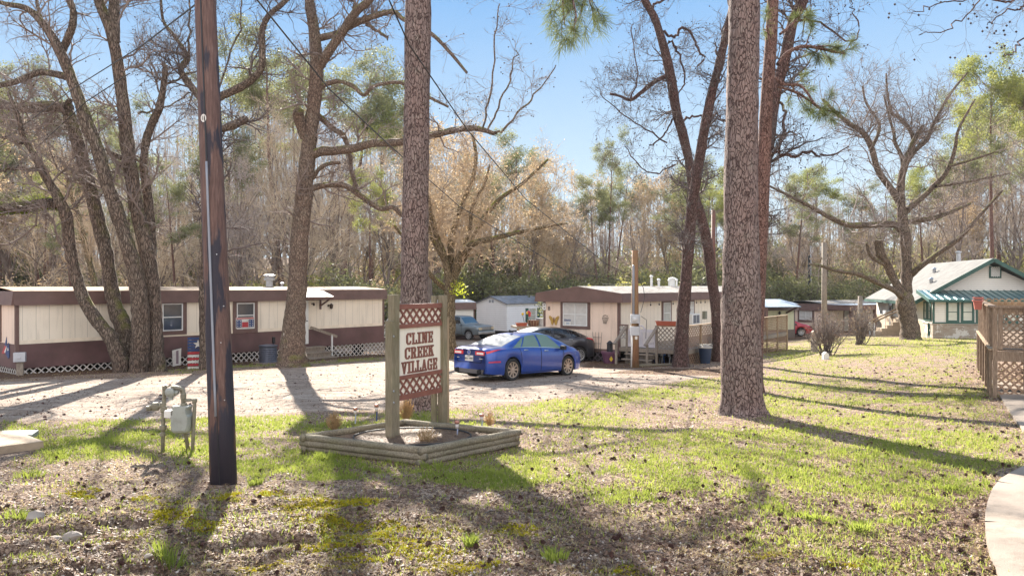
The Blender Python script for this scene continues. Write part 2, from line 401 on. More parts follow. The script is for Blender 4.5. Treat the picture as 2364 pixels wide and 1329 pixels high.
def blades(name, X, Y, h, wd, mat, lean=.5, label=None, parent=None, z0=None):
    n = len(X); Z = Gn(X, Y) if z0 is None else z0
    a = rng.random(n) * 2 * np.pi; dx, dy = np.cos(a), np.sin(a); b = rng.random(n) * 2 * np.pi
    ln = lean * rng.random(n) * h
    P0 = np.stack([X - dx * wd, Y - dy * wd, Z - .01], -1); P1 = np.stack([X + dx * wd, Y + dy * wd, Z - .01], -1)
    M0 = np.stack([X - dx * wd * .7 + np.cos(b) * ln * .35, Y - dy * wd * .7 + np.sin(b) * ln * .35, Z + h * .6], -1)
    M1 = np.stack([X + dx * wd * .7 + np.cos(b) * ln * .35, Y + dy * wd * .7 + np.sin(b) * ln * .35, Z + h * .6], -1)
    T = np.stack([X + np.cos(b) * ln, Y + np.sin(b) * ln, Z + h], -1)
    V = np.stack([P0, P1, M1, M0, T], 1).reshape(-1, 3); i = np.arange(n) * 5
    Fq = np.concatenate([np.stack([i, i + 1, i + 2], -1), np.stack([i, i + 2, i + 3], -1), np.stack([i + 3, i + 2, i + 4], -1)])
    o = mesh_np(name, V, Fq, mat, parent)
    return o
M_grass = leafmat('grass blade', (.19, .245, .04), (.39, .43, .085), .5, 1.6)
M_dry = leafmat('dry grass blade', (.40, .31, .14), (.66, .54, .28), .4, 3)
X, Y = screen_pts(520000, 5.2, 48, 2.0)
g, r_, l_, m_ = masks(X, Y)
ok = (rng.random(len(X)) < np.clip(g, 0, 1) ** 1.3 * .8) & keep_out(X, Y); X, Y = X[ok], Y[ok]
hh = (.018 + .035 * rng.random(len(X)) ** 1.5) * (1 + .5 * fbm(X * 2, Y * 2, 77)) * (1 + .012 * Y)
tag(blades('grass', X, Y, hh, .0022 + .00045 * Y, M_grass, 1.2), 'short bright green winter grass on the verge and lawn', 'grass', kind='stuff')
X, Y = screen_pts(130000, 5.2, 45, 1.8); g, r_, l_, m_ = masks(X, Y)
ok = (rng.random(len(X)) < (.18 + .6 * sstep(.45, .6, fbm(X * 1.7, Y * 1.7, 191, 3))) * (1 - r_) + .3 * g) & keep_out(X, Y); X, Y = X[ok], Y[ok]
tag(blades('dry_grass', X, Y, .012 + .02 * rng.random(len(X)), .0015 + .0004 * Y, M_dry, 3.5), 'dead straw coloured grass and pine needles lying on bare soil', 'dry grass', kind='stuff')
# leaf litter: little flat curled quads
def litter(name, n, y0, y1, size, mat, fn, label, cat, tilt=.5):
    X, Y = screen_pts(n, y0, y1, 1.9); ok = (rng.random(n) < fn(X, Y)) & keep_out(X, Y); X, Y = X[ok], Y[ok]; n = len(X)
    Z = Gn(X, Y) + .006; a = rng.random(n) * 6.28; s = size * (.5 + rng.random(n)) * (1 + Y * .02)
    ca, sa = np.cos(a) * s, np.sin(a) * s; tz = (rng.random((n, 2)) - .3) * s[:, None] * tilt
    V = np.stack([np.stack([X - ca, Y - sa, Z], -1), np.stack([X + sa * .5, Y - ca * .5, Z + tz[:, 0]], -1),
                  np.stack([X + ca, Y + sa, Z + tz[:, 1]], -1), np.stack([X - sa * .5, Y + ca * .5, Z + .002], -1)], 1).reshape(-1, 3)
    tag(mesh_np(name, V, np.arange(n * 4).reshape(-1, 4), mat), label, cat, kind='stuff')
M_litter = leafmat('dead leaf', (.07, .04, .028), (.26, .155, .10), .2, 25)
def f1(X, Y):
    g, r_, l_, m_ = masks(X, Y); return .28 + .4 * (1 - sstep(7.5, 9.5, Y)) + .7 * l_ + .4 * sstep(.45, .6, fbm(X * 1.2, Y * 1.2, 91)) - .3 * g - .08 * r_
litter('leaf_litter', 150000, 5.2, 45, .017, M_litter, f1, 'brown dead leaves and bark crumbs strewn over the soil', 'leaf litter', 1.2)
# gravel / small stones
def stones(name, n, y0, y1, s0, mat, fn, label):
    X, Y = screen_pts(n, y0, y1, 2.2); ok = (rng.random(n) < fn(X, Y)) & keep_out(X, Y); X, Y = X[ok], Y[ok]; n = len(X)
    Z = Gn(X, Y); s = s0 * (.4 + rng.random(n) ** 3 * 2.2)
    oc = np.array([[1, 0, 0], [0, 1, 0], [-1, 0, 0], [0, -1, 0], [0, 0, .75], [0, 0, -.6]])
    V = np.stack([X, Y, Z], -1)[:, None] + oc[None] * s[:, None, None] * (.6 + .8 * rng.random((n, 6, 3)))
    a = rng.random(n) * 6.28
    f = np.array([[0, 1, 4], [1, 2, 4], [2, 3, 4], [3, 0, 4], [1, 0, 5], [2, 1, 5], [3, 2, 5], [0, 3, 5]])
    Fq = (f[None] + (np.arange(n) * 6)[:, None, None]).reshape(-1, 3)
    tag(mesh_np(name, V.reshape(-1, 3), Fq, mat), label, 'gravel', kind='stuff')
M_stone = simple('pebble', (.42, .36, .31), .8, var=.5, vs=9)
def f2(X, Y):
    g, r_, l_, m_ = masks(X, Y); return .10 + .5 * r_ + .6 * (1 - sstep(6.2, 7.6, Y)) - .4 * g
stones('gravel', 26000, 5.2, 26, .009, M_stone, f2, 'loose pebbles and crushed stone on the drive and bare bank')
# moss cushions: dense very short tufts
mx, my = [], []
for c, rx, ry in MOSS:
    n = int(9000 * rx * ry * 5); mx.append(c.x + rng.normal(0, rx * .6, n)); my.append(c.y + rng.normal(0, ry * 1.0, n))
X = np.concatenate(mx); Y = np.concatenate(my); ok = rng.random(len(X)) < masks(X, Y)[3] ** 1.5; X, Y = X[ok], Y[ok]
M_moss = leafmat('moss', (.26, .22, .02), (.55, .47, .03), .3, 12)
tag(blades('moss', X, Y, .008 + .014 * rng.random(len(X)), .006, M_moss, .8), 'yellow green moss cushions on the shaded bank', 'moss', kind='stuff')
# ---------------------------------------------------------------- buildings
class Fr:
    """frame of a building: origin corner, +x along the long side, +y to the back"""
    def __init__(s, X0, Y0, dx, dy, z0):
        L = math.hypot(dx, dy); s.X, s.Y, s.dx, s.dy, s.z0 = X0, Y0, dx / L, dy / L, z0
        s.rz = math.atan2(dy, dx); s.loc = (X0, Y0, z0)
    def front(s, px, py=HY, v=0):
        a = (px - PX0) / F; u = (a * s.Y - s.X + v * (s.dy + a * s.dx)) / (s.dx - a * s.dy)
        Y = s.Y + u * s.dy + v * s.dx; return u, CZ - (py - HY) / F * Y - s.z0
    def end(s, px, py=HY, u=0):
        a = (px - PX0) / F
        v = (s.X + u * s.dx - a * (s.Y + u * s.dy)) / (s.dy + a * s.dx)
        Y = s.Y + u * s.dy + v * s.dx; return v, CZ - (py - HY) / F * Y - s.z0
    def w(s, u, v, z=0): return Vector((s.X + u * s.dx - v * s.dy, s.Y + u * s.dy + v * s.dx, s.z0 + z))
def pb(mb, side, a0, a1, d0, d1, z0, z1, mi=0):
    a0, a1 = min(a0, a1), max(a0, a1); z0, z1 = min(z0, z1), max(z0, z1)
    if side == 'f': mb.box(a0, a1, -d1, -d0, z0, z1, mi)
    else: mb.box(-d1, -d0, a0, a1, z0, z1, mi)
def lattice(mb, side, a0, a1, z0, z1, d, pitch=.16, sw=.038, th=.008, mi=0):
    a0, a1 = min(a0, a1), max(a0, a1)
    f = (lambda a, dd, z: (a, -dd, z)) if side == 'f' else (lambda a, dd, z: (-dd, a, z))
    up = (0, -1, 0) if side == 'f' else (-1, 0, 0)
    st = pitch * 1.414
    for sg, off in ((1, 0), (-1, th * 1.3)):
        c = -(a1 - a0) - (z1 - z0) + .03
        while c < (a1 - a0) + (z1 - z0):
            pts = []
            for t0 in [0.]:
                # z-z0 = sg*(a-a0)+c' clipped
                cc = c if sg == 1 else c + (a1 - a0)
                lo, hi = 0., a1 - a0
                if sg == 1: lo = max(lo, -cc); hi = min(hi, (z1 - z0) - cc)
                else: lo = max(lo, cc - (z1 - z0)); hi = min(hi, cc)
                if hi - lo > .03: pts = [(a0 + lo, z0 + sg * lo + cc), (a0 + hi, z0 + sg * hi + cc)]
            if pts: mb.beam(f(pts[0][0], d + off, pts[0][1]), f(pts[1][0], d + off, pts[1][1]), sw, th, mi, up)
            c += st
def grooved(name, c, c2=None, step=.405, width=.035, horiz=False, dirt=.32):
    k = N(name); x, y, z = k.xyz()
    q = z if horiz else k.math('ADD', x, y)
    fr = k.math('FRACT', k.math('DIVIDE', k.math('ADD', q, 50.03), step))
    ln = k.ramp(fr, [(0, 1.), (width, 1.), (width + .01, 0.), (1, 0.)])
    if horiz:
        sh = fr
    base = k.ramp(k.noise(.9, 4), [(.3, tuple(v * .92 for v in c)), (.7, c)])
    st = k.ramp(k.noise(1.0, 6, .7, k.mapv((5, 5, .5))), [(.52, 0.), (.75, dirt)])
    base = k.mix(st, base, (.20, .16, .12))
    cc = k.mix(k.math('MULTIPLY', ln, .55), base, tuple(v * .35 for v in c))
    k.col(cc).rough(.6).spec(.3)
    k.bump(k.math('SUBTRACT', fr if horiz else 1.0, k.math('MULTIPLY', ln, 1.0)), .35, .015)
    MATS[name] = k.m; return k.m
M_cream = grooved('cream plywood siding', (.82, .73, .60))
M_pink = grooved('pink end siding', (.78, .61, .49), step=1.2, width=.01)  # pinkish siding colour of the end walls
M_green = grooved('pale green siding', (.66, .68, .48))
M_vinyl = grooved('white vinyl lap siding', (.84, .84, .86), step=.19, width=.10, horiz=True, dirt=.08)
M_board = grooved('painted board siding', (.76, .73, .67), step=.14, width=.12, horiz=True, dirt=.1)
M_brown = simple('brown painted trim', (.135, .078, .066), .55, var=.16, vs=2.5, dirt=.25)
M_brown2 = simple('brown painted skirt panel', (.12, .062, .06), .6, var=.28, vs=1.2, dirt=.35)
M_white = simple('white paint', (.68, .68, .66), .5, var=.06, dirt=.2)
M_screen = simple('screen mesh shade', (.42, .42, .38), .5, var=.15)
M_glass = simple('window glass', (.05, .06, .07), .08, var=.2, spec=.9)
M_blind = simple('closed blinds', (.52, .50, .47), .5, var=.1, vs=6)
M_black = simple('black metal', (.02, .02, .022), .45, var=.2)
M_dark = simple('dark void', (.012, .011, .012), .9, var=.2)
M_gm = simple('galvanised steel', (.40, .41, .43), .38, metal=.6, var=.15, vs=8, dirt=.3)
M_alu = simple('aluminium', (.55, .56, .57), .35, metal=.8, var=.1)
M_lat_w = simple('weathered white lattice', (.55, .50, .46), .8, var=.25, vs=6, dirt=.3)
M_lat_t = wood('tan lattice wood', (.24, .14, .09), (.46, .32, .22))
M_oldw = wood('grey weathered lumber', (.17, .14, .11), (.40, .33, .27))
M_tanw = wood('tan lumber', (.24, .16, .10), (.44, .33, .22))
M_dkgreen = simple('dark green trim', (.03, .085, .07), .5, var=.12)
M_conc = simple('concrete', (.25, .20, .16), .9, var=.22, vs=1.4, bump=.6, bs=70, dirt=.7)
def roof_mat(name, c, c2, ribs=0, debris=.5, metal=.2, rough=.5):
    k = N(name); cc = k.ramp(k.noise(1.5, 6, .65), [(.3, c), (.7, c2)])
    cc = k.mix(k.ramp(k.noise(3.5, 7, .75), [(.52, 0.), (.60, debris)]), cc, (.07, .04, .025))
    k.col(cc).rough(.85).spec(.12)
    if ribs:
        x = k.xyz()[0]; k.bump(k.math('SINE', k.math('MULTIPLY', x, 6.283 / ribs)), .7, .02)
    MATS[name] = k.m; return k.m
M_roof1 = roof_mat('rusty painted metal roof', (.22, .14, .085), (.36, .26, .18), debris=.6)
M_roof2 = roof_mat('corrugated grey metal roof', (.20, .18, .165), (.32, .305, .29), ribs=.2, debris=.8, metal=.4, rough=.45)
M_roofb = roof_mat('pale metal roof', (.24, .30, .38), (.36, .42, .48), ribs=.3, debris=.25, metal=.4)
M_shin = roof_mat('grey shingles', (.13, .125, .12), (.20, .195, .185), debris=.2, metal=0, rough=.9)
M_shin2 = roof_mat('dark shingles', (.12, .13, .15), (.24, .26, .30), debris=.3, metal=0, rough=.7)

def window(root, side, a0, a1, z0, z1, trim=.12, tm=None, fm=None, pane=None, mull=True, cross=True, d=.0, split=.5, blind=None, label=None):
    """window part with trim, and sub-parts sash and pane"""
    a0, a1 = min(a0, a1), max(a0, a1); z0, z1 = min(z0, z1), max(z0, z1)
    m = MB()
    for q in ((a0, a0 + trim, z0, z1), (a1 - trim, a1, z0, z1), (a0 + trim, a1 - trim, z0, z0 + trim), (a0 + trim, a1 - trim, z1 - trim * .5, z1)):
        pb(m, side, q[0], q[1], d + .004, d + .045, q[2], q[3])
    w_ = m.build('window', tm or M_brown, root, label=label)
    a0 += trim; a1 -= trim; z0 += trim; z1 -= trim * .5; t = .04
    m = MB()
    for q in ((a0, a0 + t, z0, z1), (a1 - t, a1, z0, z1), (a0 + t, a1 - t, z0, z0 + t), (a0 + t, a1 - t, z1 - t, z1)):
        pb(m, side, q[0], q[1], d + .004, d + .055, q[2], q[3])
    zm = z0 + (z1 - z0) * split
    if cross: pb(m, side, a0 + t, a1 - t, d + .01, d + .05, zm - t / 2, zm + t / 2)
    if mull: pb(m, side, (a0 + a1) / 2 - t / 2, (a0 + a1) / 2 + t / 2, d + .008, d + .048, z0 + t, z1 - t)
    m.build('sash', fm or M_white, w_)
    m = MB(); pb(m, side, a0 + t, a1 - t, d + .006, d + .02, z0 + t, z1 - t); m.build('pane', pane or M_glass, w_)
    return w_

def mobile_home(name, label, fr, L, Wd, ft, fb, sb, pbm, gnd, sid=None, ends=None, roofm=None, trim=None, panel=None, rise=.14, over=.10, eo=None, lat=True, gable=False, slant=.06):
    """ft fascia top, fb fascia bottom, sb siding bottom, pbm lower panel bottom (world heights)"""
    z = lambda q: q - fr.z0
    root = thing(name, label, 'mobile home', fr.loc, fr.rz)
    trim = trim or M_brown; sid = sid or M_cream; eo = over if eo is None else eo
    m = MB(); m.box(0, L, 0, Wd, z(sb), z(ft) - .02); 
    m.build('wall', sid, root)
    if ends:
        m = MB(); m.box(-.006, .02, .01, Wd - .01, z(sb), z(ft) - .03); m.build('end_wall', ends, root)
    if panel:
        m = MB(); m.box(-.012, L + .012, -.012, Wd + .012, z(pbm), z(sb)); m.build('lower_panel', panel, root)
    # fascia: four slanted boards
    m = MB(); o = over; q = slant
    def board(p0, p1, nx, ny, zt0, zt1, zb):
        a = Vector((*p0, 0)); b = Vector((*p1, 0)); n = Vector((nx, ny, 0)) * q; th = Vector((nx, ny, 0)) * -.05
        vs = [a + Vector((0, 0, zb)) + n, b + Vector((0, 0, zb)) + n, b + Vector((0, 0, zt1)), a + Vector((0, 0, zt0))]
        m.add(vs + [v + th for v in vs], [(0, 1, 2, 3), (7, 6, 5, 4), (0, 4, 5, 1), (1, 5, 6, 2), (2, 6, 7, 3), (3, 7, 4, 0)])
    board((-eo, -o), (L + eo, -o), 0, -1, z(ft), z(ft), z(fb)); board((-eo, Wd + o), (L + eo, Wd + o), 0, 1, z(ft), z(ft), z(fb))
    if gable:
        for xx, nx in ((-eo - .003, -1), (L + eo + .003, 1)):
            m.prism([(xx, -o - .05, z(fb)), (xx, Wd + o + .05, z(fb)), (xx, Wd + o, z(ft)), (xx, Wd / 2, z(ft) + rise - .01), (xx, -o, z(ft))], (nx * -.05, 0, 0))
    else:
        board((-eo - .003, -o), (-eo - .003, Wd + o), -1, 0, z(ft), z(ft), z(fb)); board((L + eo + .003, -o), (L + eo + .003, Wd + o), 1, 0, z(ft), z(ft), z(fb))
    m.build('fascia', trim, root)
    # soffit + roof (bowed)
    m = MB(); m.box(-eo + .05, L + eo - .05, -o + .05, Wd + o - .05, z(fb) + .03, z(fb) + .05); m.build('soffit', trim, root)
    K = 8; vs = []
    for i in range(K + 1):
        t = i / K; y = -o + (Wd + 2 * o) * t; zz = z(ft) + .006 + (rise * (1 - abs(2 * t - 1)) if gable else rise * math.sin(math.pi * t))
        vs += [(-eo, y, zz), (L + eo, y, zz), (-eo, y, zz - .02), (L + eo, y, zz - .02)]
    m = MB(); fs = []
    for i in range(K):
        b = i * 4; fs += [(b, b + 1, b + 5, b + 4), (b + 2, b + 6, b + 7, b + 3), (b, b + 4, b + 6, b + 2), (b + 1, b + 3, b + 7, b + 5)]
    fs += [(0, 2, 3, 1), (K * 4, K * 4 + 1, K * 4 + 3, K * 4 + 2)]
    m.add(vs, fs); m.build('roof', roofm or M_roof1, root)
    m = MB(); t = .11
    for a, b in ((-.02, -.02), (L - t + .02, -.02), (-.02, Wd - t + .02), (L - t + .02, Wd - t + .02)):
        m.box(a, a + t, b, b + t, z(sb) - .3, z(fb) + .1)
    m.build('corner_trim', trim, root)
    if lat:
        m = MB(); lattice(m, 'f', .05, L, z(gnd) - .35, z(pbm), -.03, .17, .04); 
        lattice(m, 'e', .05, Wd, z(gnd) - .1, z(pbm), -.03, .17, .04); m.build('lattice_skirt', M_lat_w, root)
        m = MB()
        for u in np.arange(.6, L, 2.4):
            for v in (.9, Wd - .9): m.box(u - .2, u + .2, v - .2, v + .2, z(gnd) - .5, z(pbm))
        m.box(.1, L - .1, Wd - .12, Wd - .1, z(gnd) - .5, z(pbm)); m.build('underfloor_dark', M_dark, root)  # piers, plus a dark sheet standing in for the shade behind the lattice
    return root

# --- home 1 (long brown and cream home at the left)
H1 = Fr(-16.7, 25.0, .647, .762, 2.5 - 3.02)
h1 = mobile_home('mobile_home', 'long cream and dark brown mobile home with rusty flat roof at the left', H1, 15.9, 4.2, 2.325, 1.85, .53, -.29, -.62,
                 ends=M_pink, panel=M_brown2)
def H1w(px0, px1, y0, y1, **kw):
    a0, _ = H1.front(px0); a1, z0 = H1.front(px1, y1); _, z1 = H1.front(px0, y0); return window(h1, 'f', a0, a1, z0, z1, **kw)
H1w(364, 430, 696, 771, mull=False, trim=.16, split=.5)
H1w(537, 594, 695, 766, mull=False, trim=.16, split=.52)
# batten along the bottom of the siding
m = MB(); pb(m, 'f', .12, 15.8, .002, .02, .53 - H1.z0, .53 - H1.z0 + .13); m.build('trim_board', simple('cream trim', (.76, .66, .52), .6), h1)
v0, za = H1.end(-60, 690); v1, zb = H1.end(4, 782); window(h1, 'e', v0, v1, za, zb - .1, trim=.12, mull=True)
# door
ud0, zt = H1.front(682, 688); ud1, zbt = H1.front(711, 793)
m = MB(); pb(m, 'f', ud0, ud1, .004, .04, zbt, zt); dr = m.build('door', M_white, h1)
m = MB(); m.lathe([(.02, 0), (.03, .03), (.02, .06)], (ud1 - .1, -.10, (zbt + zt) / 2), 8, axis='y'); m.build('handle', M_black, dr)
# awning
ua0, zz = H1.front(676, 672); ua1, _ = H1.front(735, 672)
m = MB(); za = 2.33 - H1.z0
for i in range(7):
    a = ud0 - .35 + i * .24; m.add([(a, .05, za + .02), (a + .235, .05, za + .02), (a + .235, -1.0, za - .30), (a, -1.0, za - .30), (a, .05, za - .0), (a + .235, .05, za - .0), (a + .235, -1.0, za - .32), (a, -1.0, za - .32)], [(0, 3, 2, 1), (4, 5, 6, 7), (2, 3, 7, 6), (0, 1, 5, 4), (1, 2, 6, 5), (3, 0, 4, 7)], i % 2)
aw = m.build('door_awning', [M_gm, M_black], h1)
m = MB()
for a in (ud0 - .33, ud0 + 1.30): m.beam((a, -.02, za - .75), (a, -.95, za - .34), .05, .06); m.box(a - .03, a + .03, -.08, -.003, za - .9, za - .45)
m.box(ud0 - .35, ud0 + 1.33, -1.03, -1.0, za - .42, za - .30); m.build('bracket', M_brown, aw)
# wall lamps
for nm, (px, py) in (('wall_lamp', (759, 705)), ('security_camera', (721, 701))):
    u, z = H1.front(px, py); m = MB(); s = 1 if nm == 'wall_lamp' else .55
    m.lathe([(.05 * s, 0), (.05 * s, .03)], (u - .03, -.03, z), 8, axis='y'); m.beam((u - .03, -.03, z), (u, -.17 * s, z + .03), .03, .03)
    m.lathe([(.02 * s, -.14 * s), (.07 * s, -.10 * s), (.09 * s, .05 * s), (.03 * s, .12 * s)], (u + .02, -.17 * s, z - .02), 8); m.build(nm, simple('bronze', (.06, .04, .03), .4, .6), h1)
# roof vent
for px, s in ((622, 1.0), (651, .35)):
    u, z = H1.front(px, 668, 2.0); m = MB(); zr = 2.45 - H1.z0
    m.lathe([(.16 * s, 0), (.16 * s, .3 * s), (.25 * s, .32 * s), (.25 * s, .4 * s), (.2 * s, .42 * s), (.2 * s, .48 * s), (.27 * s, .50 * s), (.27 * s, .56 * s), (.05, .6 * s)], (u, 2.0, zr), 12); m.build('roof_vent', M_gm, h1)
# poster in the second window
u, z = H1.front(564, 744)
m = MB(); R1 = (.62, .55); 
def pst(a0, a1, z0, z1, d, mi): pb(m, 'f', u + a0, u + a1, .06 + d, .064 + d, z + z0, z + z1, mi)
pst(-.42, .42, -.24, .22, 0, 0); pst(-.40, .40, .15, .20, .005, 1); pst(-.40, -.16, -.20, .12, .005, 2); pst(.16, .40, -.20, .12, .005, 2); pst(-.14, .14, -.20, .02, .005, 1)
for sx in (-.34, -.22, .22, .34):
    for sz in (-.14, -.04, .06): pst(sx - .02, sx + .02, sz - .02, sz + .02, .01, 0)
M_red = simple('red paint', (.42, .035, .045), .55, var=.15); M_navy = simple('blue paint', (.025, .055, .16), .55, var=.2)
M_offw = simple('off white paint', (.66, .63, .58), .6, var=.1, dirt=.25)
o = m.build('window_poster', [M_offw, M_red, M_navy], None); o.location = H1.loc; o.rotation_euler = (0, 0, H1.rz)
tag(o, 'red white and blue starred poster taped inside the window of the brown home', 'poster')
# steps with a hand rail
stp = thing('entry_steps', 'small grey wooden steps with one handrail below the white door', 'steps', H1.loc, H1.rz)
m = MB(); gl = float(G0(*H1.w(ud1, 0)[:2])) - H1.z0
for i in range(3):
    zt_ = zbt - .12 - i * .22; m.box(ud0 - .05, ud1 + .62 + i * .1, -.55 - .3 * i, .0 - .3 * i if i else 0, zt_ - .05, zt_); m.box(ud0, ud1 + .57 + i * .1, -.5 - .3 * i, -.48 - .3 * i, gl - .15, zt_ - .05)
m.build('tread', M_oldw, stp)
m = MB(); m.beam((ud1 + .05, -.1, zbt + .75), (ud1 + 1.05, -.75, zbt + .30), .05, .12); m.build('handrail', M_oldw, stp)
m = MB(); m.box(ud1 + .82, ud1 + .88, -.66, -.60, gl - .1, zbt + .38); m.build('rail_post', M_white, stp)
# electric box on post
p = gp(46, 866); eb = thing('utility_box', 'light grey utility box on a short post at the left corner of the brown home', 'utility box', p, .4)
m = MB(); m.box(-.10, .10, -.05, .05, -.1, .45); m.build('post', M_oldw, eb); m = MB(); m.box(-.17, .17, -.14, .06, .45, .76); m.box(-.05, .05, -.16, -.14, .55, .62); m.build('box', simple('pale grey plastic', (.45, .45, .47), .5), eb, bevel=.015)
# flag-patterned wall decoration on the end wall
v_, z_ = H1.end(15, 800)
dd = thing('wall_decoration', 'blue and red flag shaped decoration on the pink end wall', 'wall decoration', H1.loc, H1.rz)
m = MB()
def dpoly(pts, mi, d): m.prism([(-d, H1.end(a, b)[0], H1.end(a, b)[1]) for a, b in pts], (-.012, 0, 0), mi)
dpoly([(16.5, 777), (17, 800), (12, 797)], 0, .01); dpoly([(12, 797), (17, 800), (12, 816), (5.5, 815)], 1, .01)
dpoly([(17, 797), (15, 816), (11, 812)], 2, .014); dpoly([(22, 790), (23.5, 812), (23.5, 824), (21, 827.5), (14, 815), (18.5, 800)], 0, .02); dpoly([(21, 802), (22.5, 808), (20, 809)], 2, .034)
m.build('panel', [M_navy, M_red, M_offw], dd)
# pallet flag
p0 = gp(433, 852); sl = thing('painted_pallet_flag', 'slatted pallet painted blue with a white star above red and white stripes', 'painted flag', (p0.x, p0.y, p0.z), H1.rz - .42)
wd_ = (476 - 433) / F * p0.y * 1.12; hh_ = (850 - 776) / F * p0.y; nsl = 11
for i in range(nsl):
    m = MB(); m.box(0, wd_, -.02 + .08 * i / nsl, .0 + .08 * i / nsl, hh_ * i / nsl + .008, hh_ * (i + 1) / nsl - .018)
    m.build('slat', [(M_offw if i % 2 == 0 else M_red) if i < 6 else M_navy][0], sl)
m = MB(); m.box(.05, .13, .08, .12, 0, hh_ - .02); m.box(wd_ - .13, wd_ - .05, .08, .12, 0, hh_ - .02); m.build('frame', M_oldw, sl)
def star(c, r, r2): return [(c[0] + (r if i % 2 == 0 else r2) * math.sin(i * math.pi / 5), c[1] + (r if i % 2 == 0 else r2) * math.cos(i * math.pi / 5)) for i in range(10)]
m = MB(); m.prism([(a, -.03, b) for a, b in star((wd_ * .46, hh_ * .77), .17, .07)], (0, -.02, 0)); m.build('star', M_offw, sl)
# little garden flag
p = gp(408, 845); gf = thing('garden_flag', 'small faded striped garden flag on a wire stand', 'garden flag', p, H1.rz - .3)
m = MB(); m.tube([(-.02, 0, -.1), (-.02, 0, .72)], .007, 6); m.tube([(-.22, 0, .62), (.22, 0, .74)], .007, 6); m.build('stand', M_black, gf)
m = MB(); m.prism([(-.15, -.01, .0), (.14, -.01, .06), (.16, -.01, .70), (-.17, -.01, .62)], (0, -.004, 0)); m.prism([(-.03, -.016, .1), (.06, -.016, .1), (.06, -.016, .62), (-.03, -.016, .6)], (0, -.003, 0), 1); m.build('cloth', [M_offw, simple('faded cloth', (.25, .18, .2), .8)], gf)
# air conditioner condenser
p = gp(580, 840); ac = thing('air_conditioner', 'round dark ribbed air conditioner condenser behind the utility pole', 'air conditioner', (p.x + .5, p.y + .55, p.z), H1.rz)
m = MB(); prof = []
for i in range(15): prof += [(.36 - .012 * (i % 2), .06 + i * .042)]
m.lathe([(.36, .02)] + prof + [(.38, .68), (.38, .72), (.2, .75)], n=24); m.build('casing', simple('condenser steel', (.10, .11, .15), .45, .5), ac, smooth=False)
m = MB(); m.box(-.5, .5, -.45, .45, -.1, .03); m.build('pad', M_conc, ac)
m = MB(); m.box(.42, .52, .3, .4, .75, 1.02); m.tube([(.47, .36, .75), (.47, .36, .1)], .02, 6); m.build('switch_box', M_black, ac)

# --- home 2 (number 8)
H2 = Fr(4.48, 31.0, .584, .812, 2.5 - 3.05)
h2 = mobile_home('mobile_home', 'cream mobile home with brown gabled fascia and a lattice deck along its side', H2, 17.5, 3.76, 2.5 - .31, 2.5 - .69, 2.5 - 2.66, 0, 2.5 - 3.1,
                 sid=M_cream, ends=M_pink, roofm=M_roof2, rise=.30, over=.24, eo=.30, lat=False, gable=True, slant=.07)
m = MB(); z = lambda q: q - H2.z0
m.box(-.01, 17.5, .0, .03, z(2.5 - 2.75), z(2.5 - 2.66)); m.box(-.01, .02, 0, 3.76, z(2.5 - 2.80), z(2.5 - 2.66)); m.build('skirt_trim', M_brown, h2)
m = MB(); lattice(m, 'e', 0, 3.76, -.3, z(2.5 - 2.80), -.02, .2, .06); m.build('lattice_skirt', simple('dark lattice', (.10, .08, .09), .8), h2)
m = MB(); m.box(.3, 17, .3, 3.5, -.6, z(2.5 - 2.68)); m.build('underfloor_dark', M_dark, h2)  # one dark block put in as the shade under the floor
v0, za = H2.end(1295, 695); v1, zb = H2.end(1363, 760); window(h2, 'e', v0, v1, zb, za, trim=.13, pane=M_blind)
for a, b, c, d in ((1527, 1549, 695, 752), (1585, 1602, 693, 730)):
    u0, za = H2.front(a, c); u1, zb = H2.front(b, d); window(h2, 'f', u0, u1, zb, za, trim=.14, mull=False, pane=M_blind if a > 1550 else M_screen)
u0, z0 = H2.front(1600, 742); m = MB(); pb(m, 'f', u0 - 1.1, u0 - .1, .05, .42, z0 - .1, z0 + .42); acu = m.build('window_air_conditioner', M_white, h2, bevel=.02)
m = MB()
for i in range(2): pb(m, 'f', u0 - 1.0 + i * .42, u0 - .64 + i * .42, .42, .426, z0 - .04, z0 + .36)
m.build('grille', simple('grille grey', (.13, .14, .16), .6), acu)
u0, z0 = H2.front(1602, 741); m = MB(); pb(m, 'f', u0 + .35, u0 + .62, .3, .45, z0 + .1, z0 + .5); m.build('porch_box', simple('olive', (.2, .2, .15), .7), h2)
# roof vents
for px, h, r in ((1504, .50, .06), (1521, .34, .06), (1545, .32, .05), (1552, .42, .14), (1562, .35, .05)):
    u, zz = H2.front(px, 663, 1.9); m = MB(); m.lathe([(r, 0), (r, h), (r * 1.5, h), (r * 1.5, h + .06), (r * .5, h + .1)], (u, 1.9, z(2.5 - .05)), 10); m.build('roof_vent', M_white, h2)
# light string hooks under the eave
for i, px in enumerate((1502, 1522, 1554, 1608, 1618, 1628)):
    u, zz = H2.front(px, 699, -.2); m = MB(); m.tube([(u, -.2, z(1.82)), (u, -.2, z(1.72))], .008, 5); m.lathe([(.015, 0), (.035, .04), (.02, .09)], (u, -.2, z(1.62)), 6); m.build('hanging_bulb', M_black, h2)
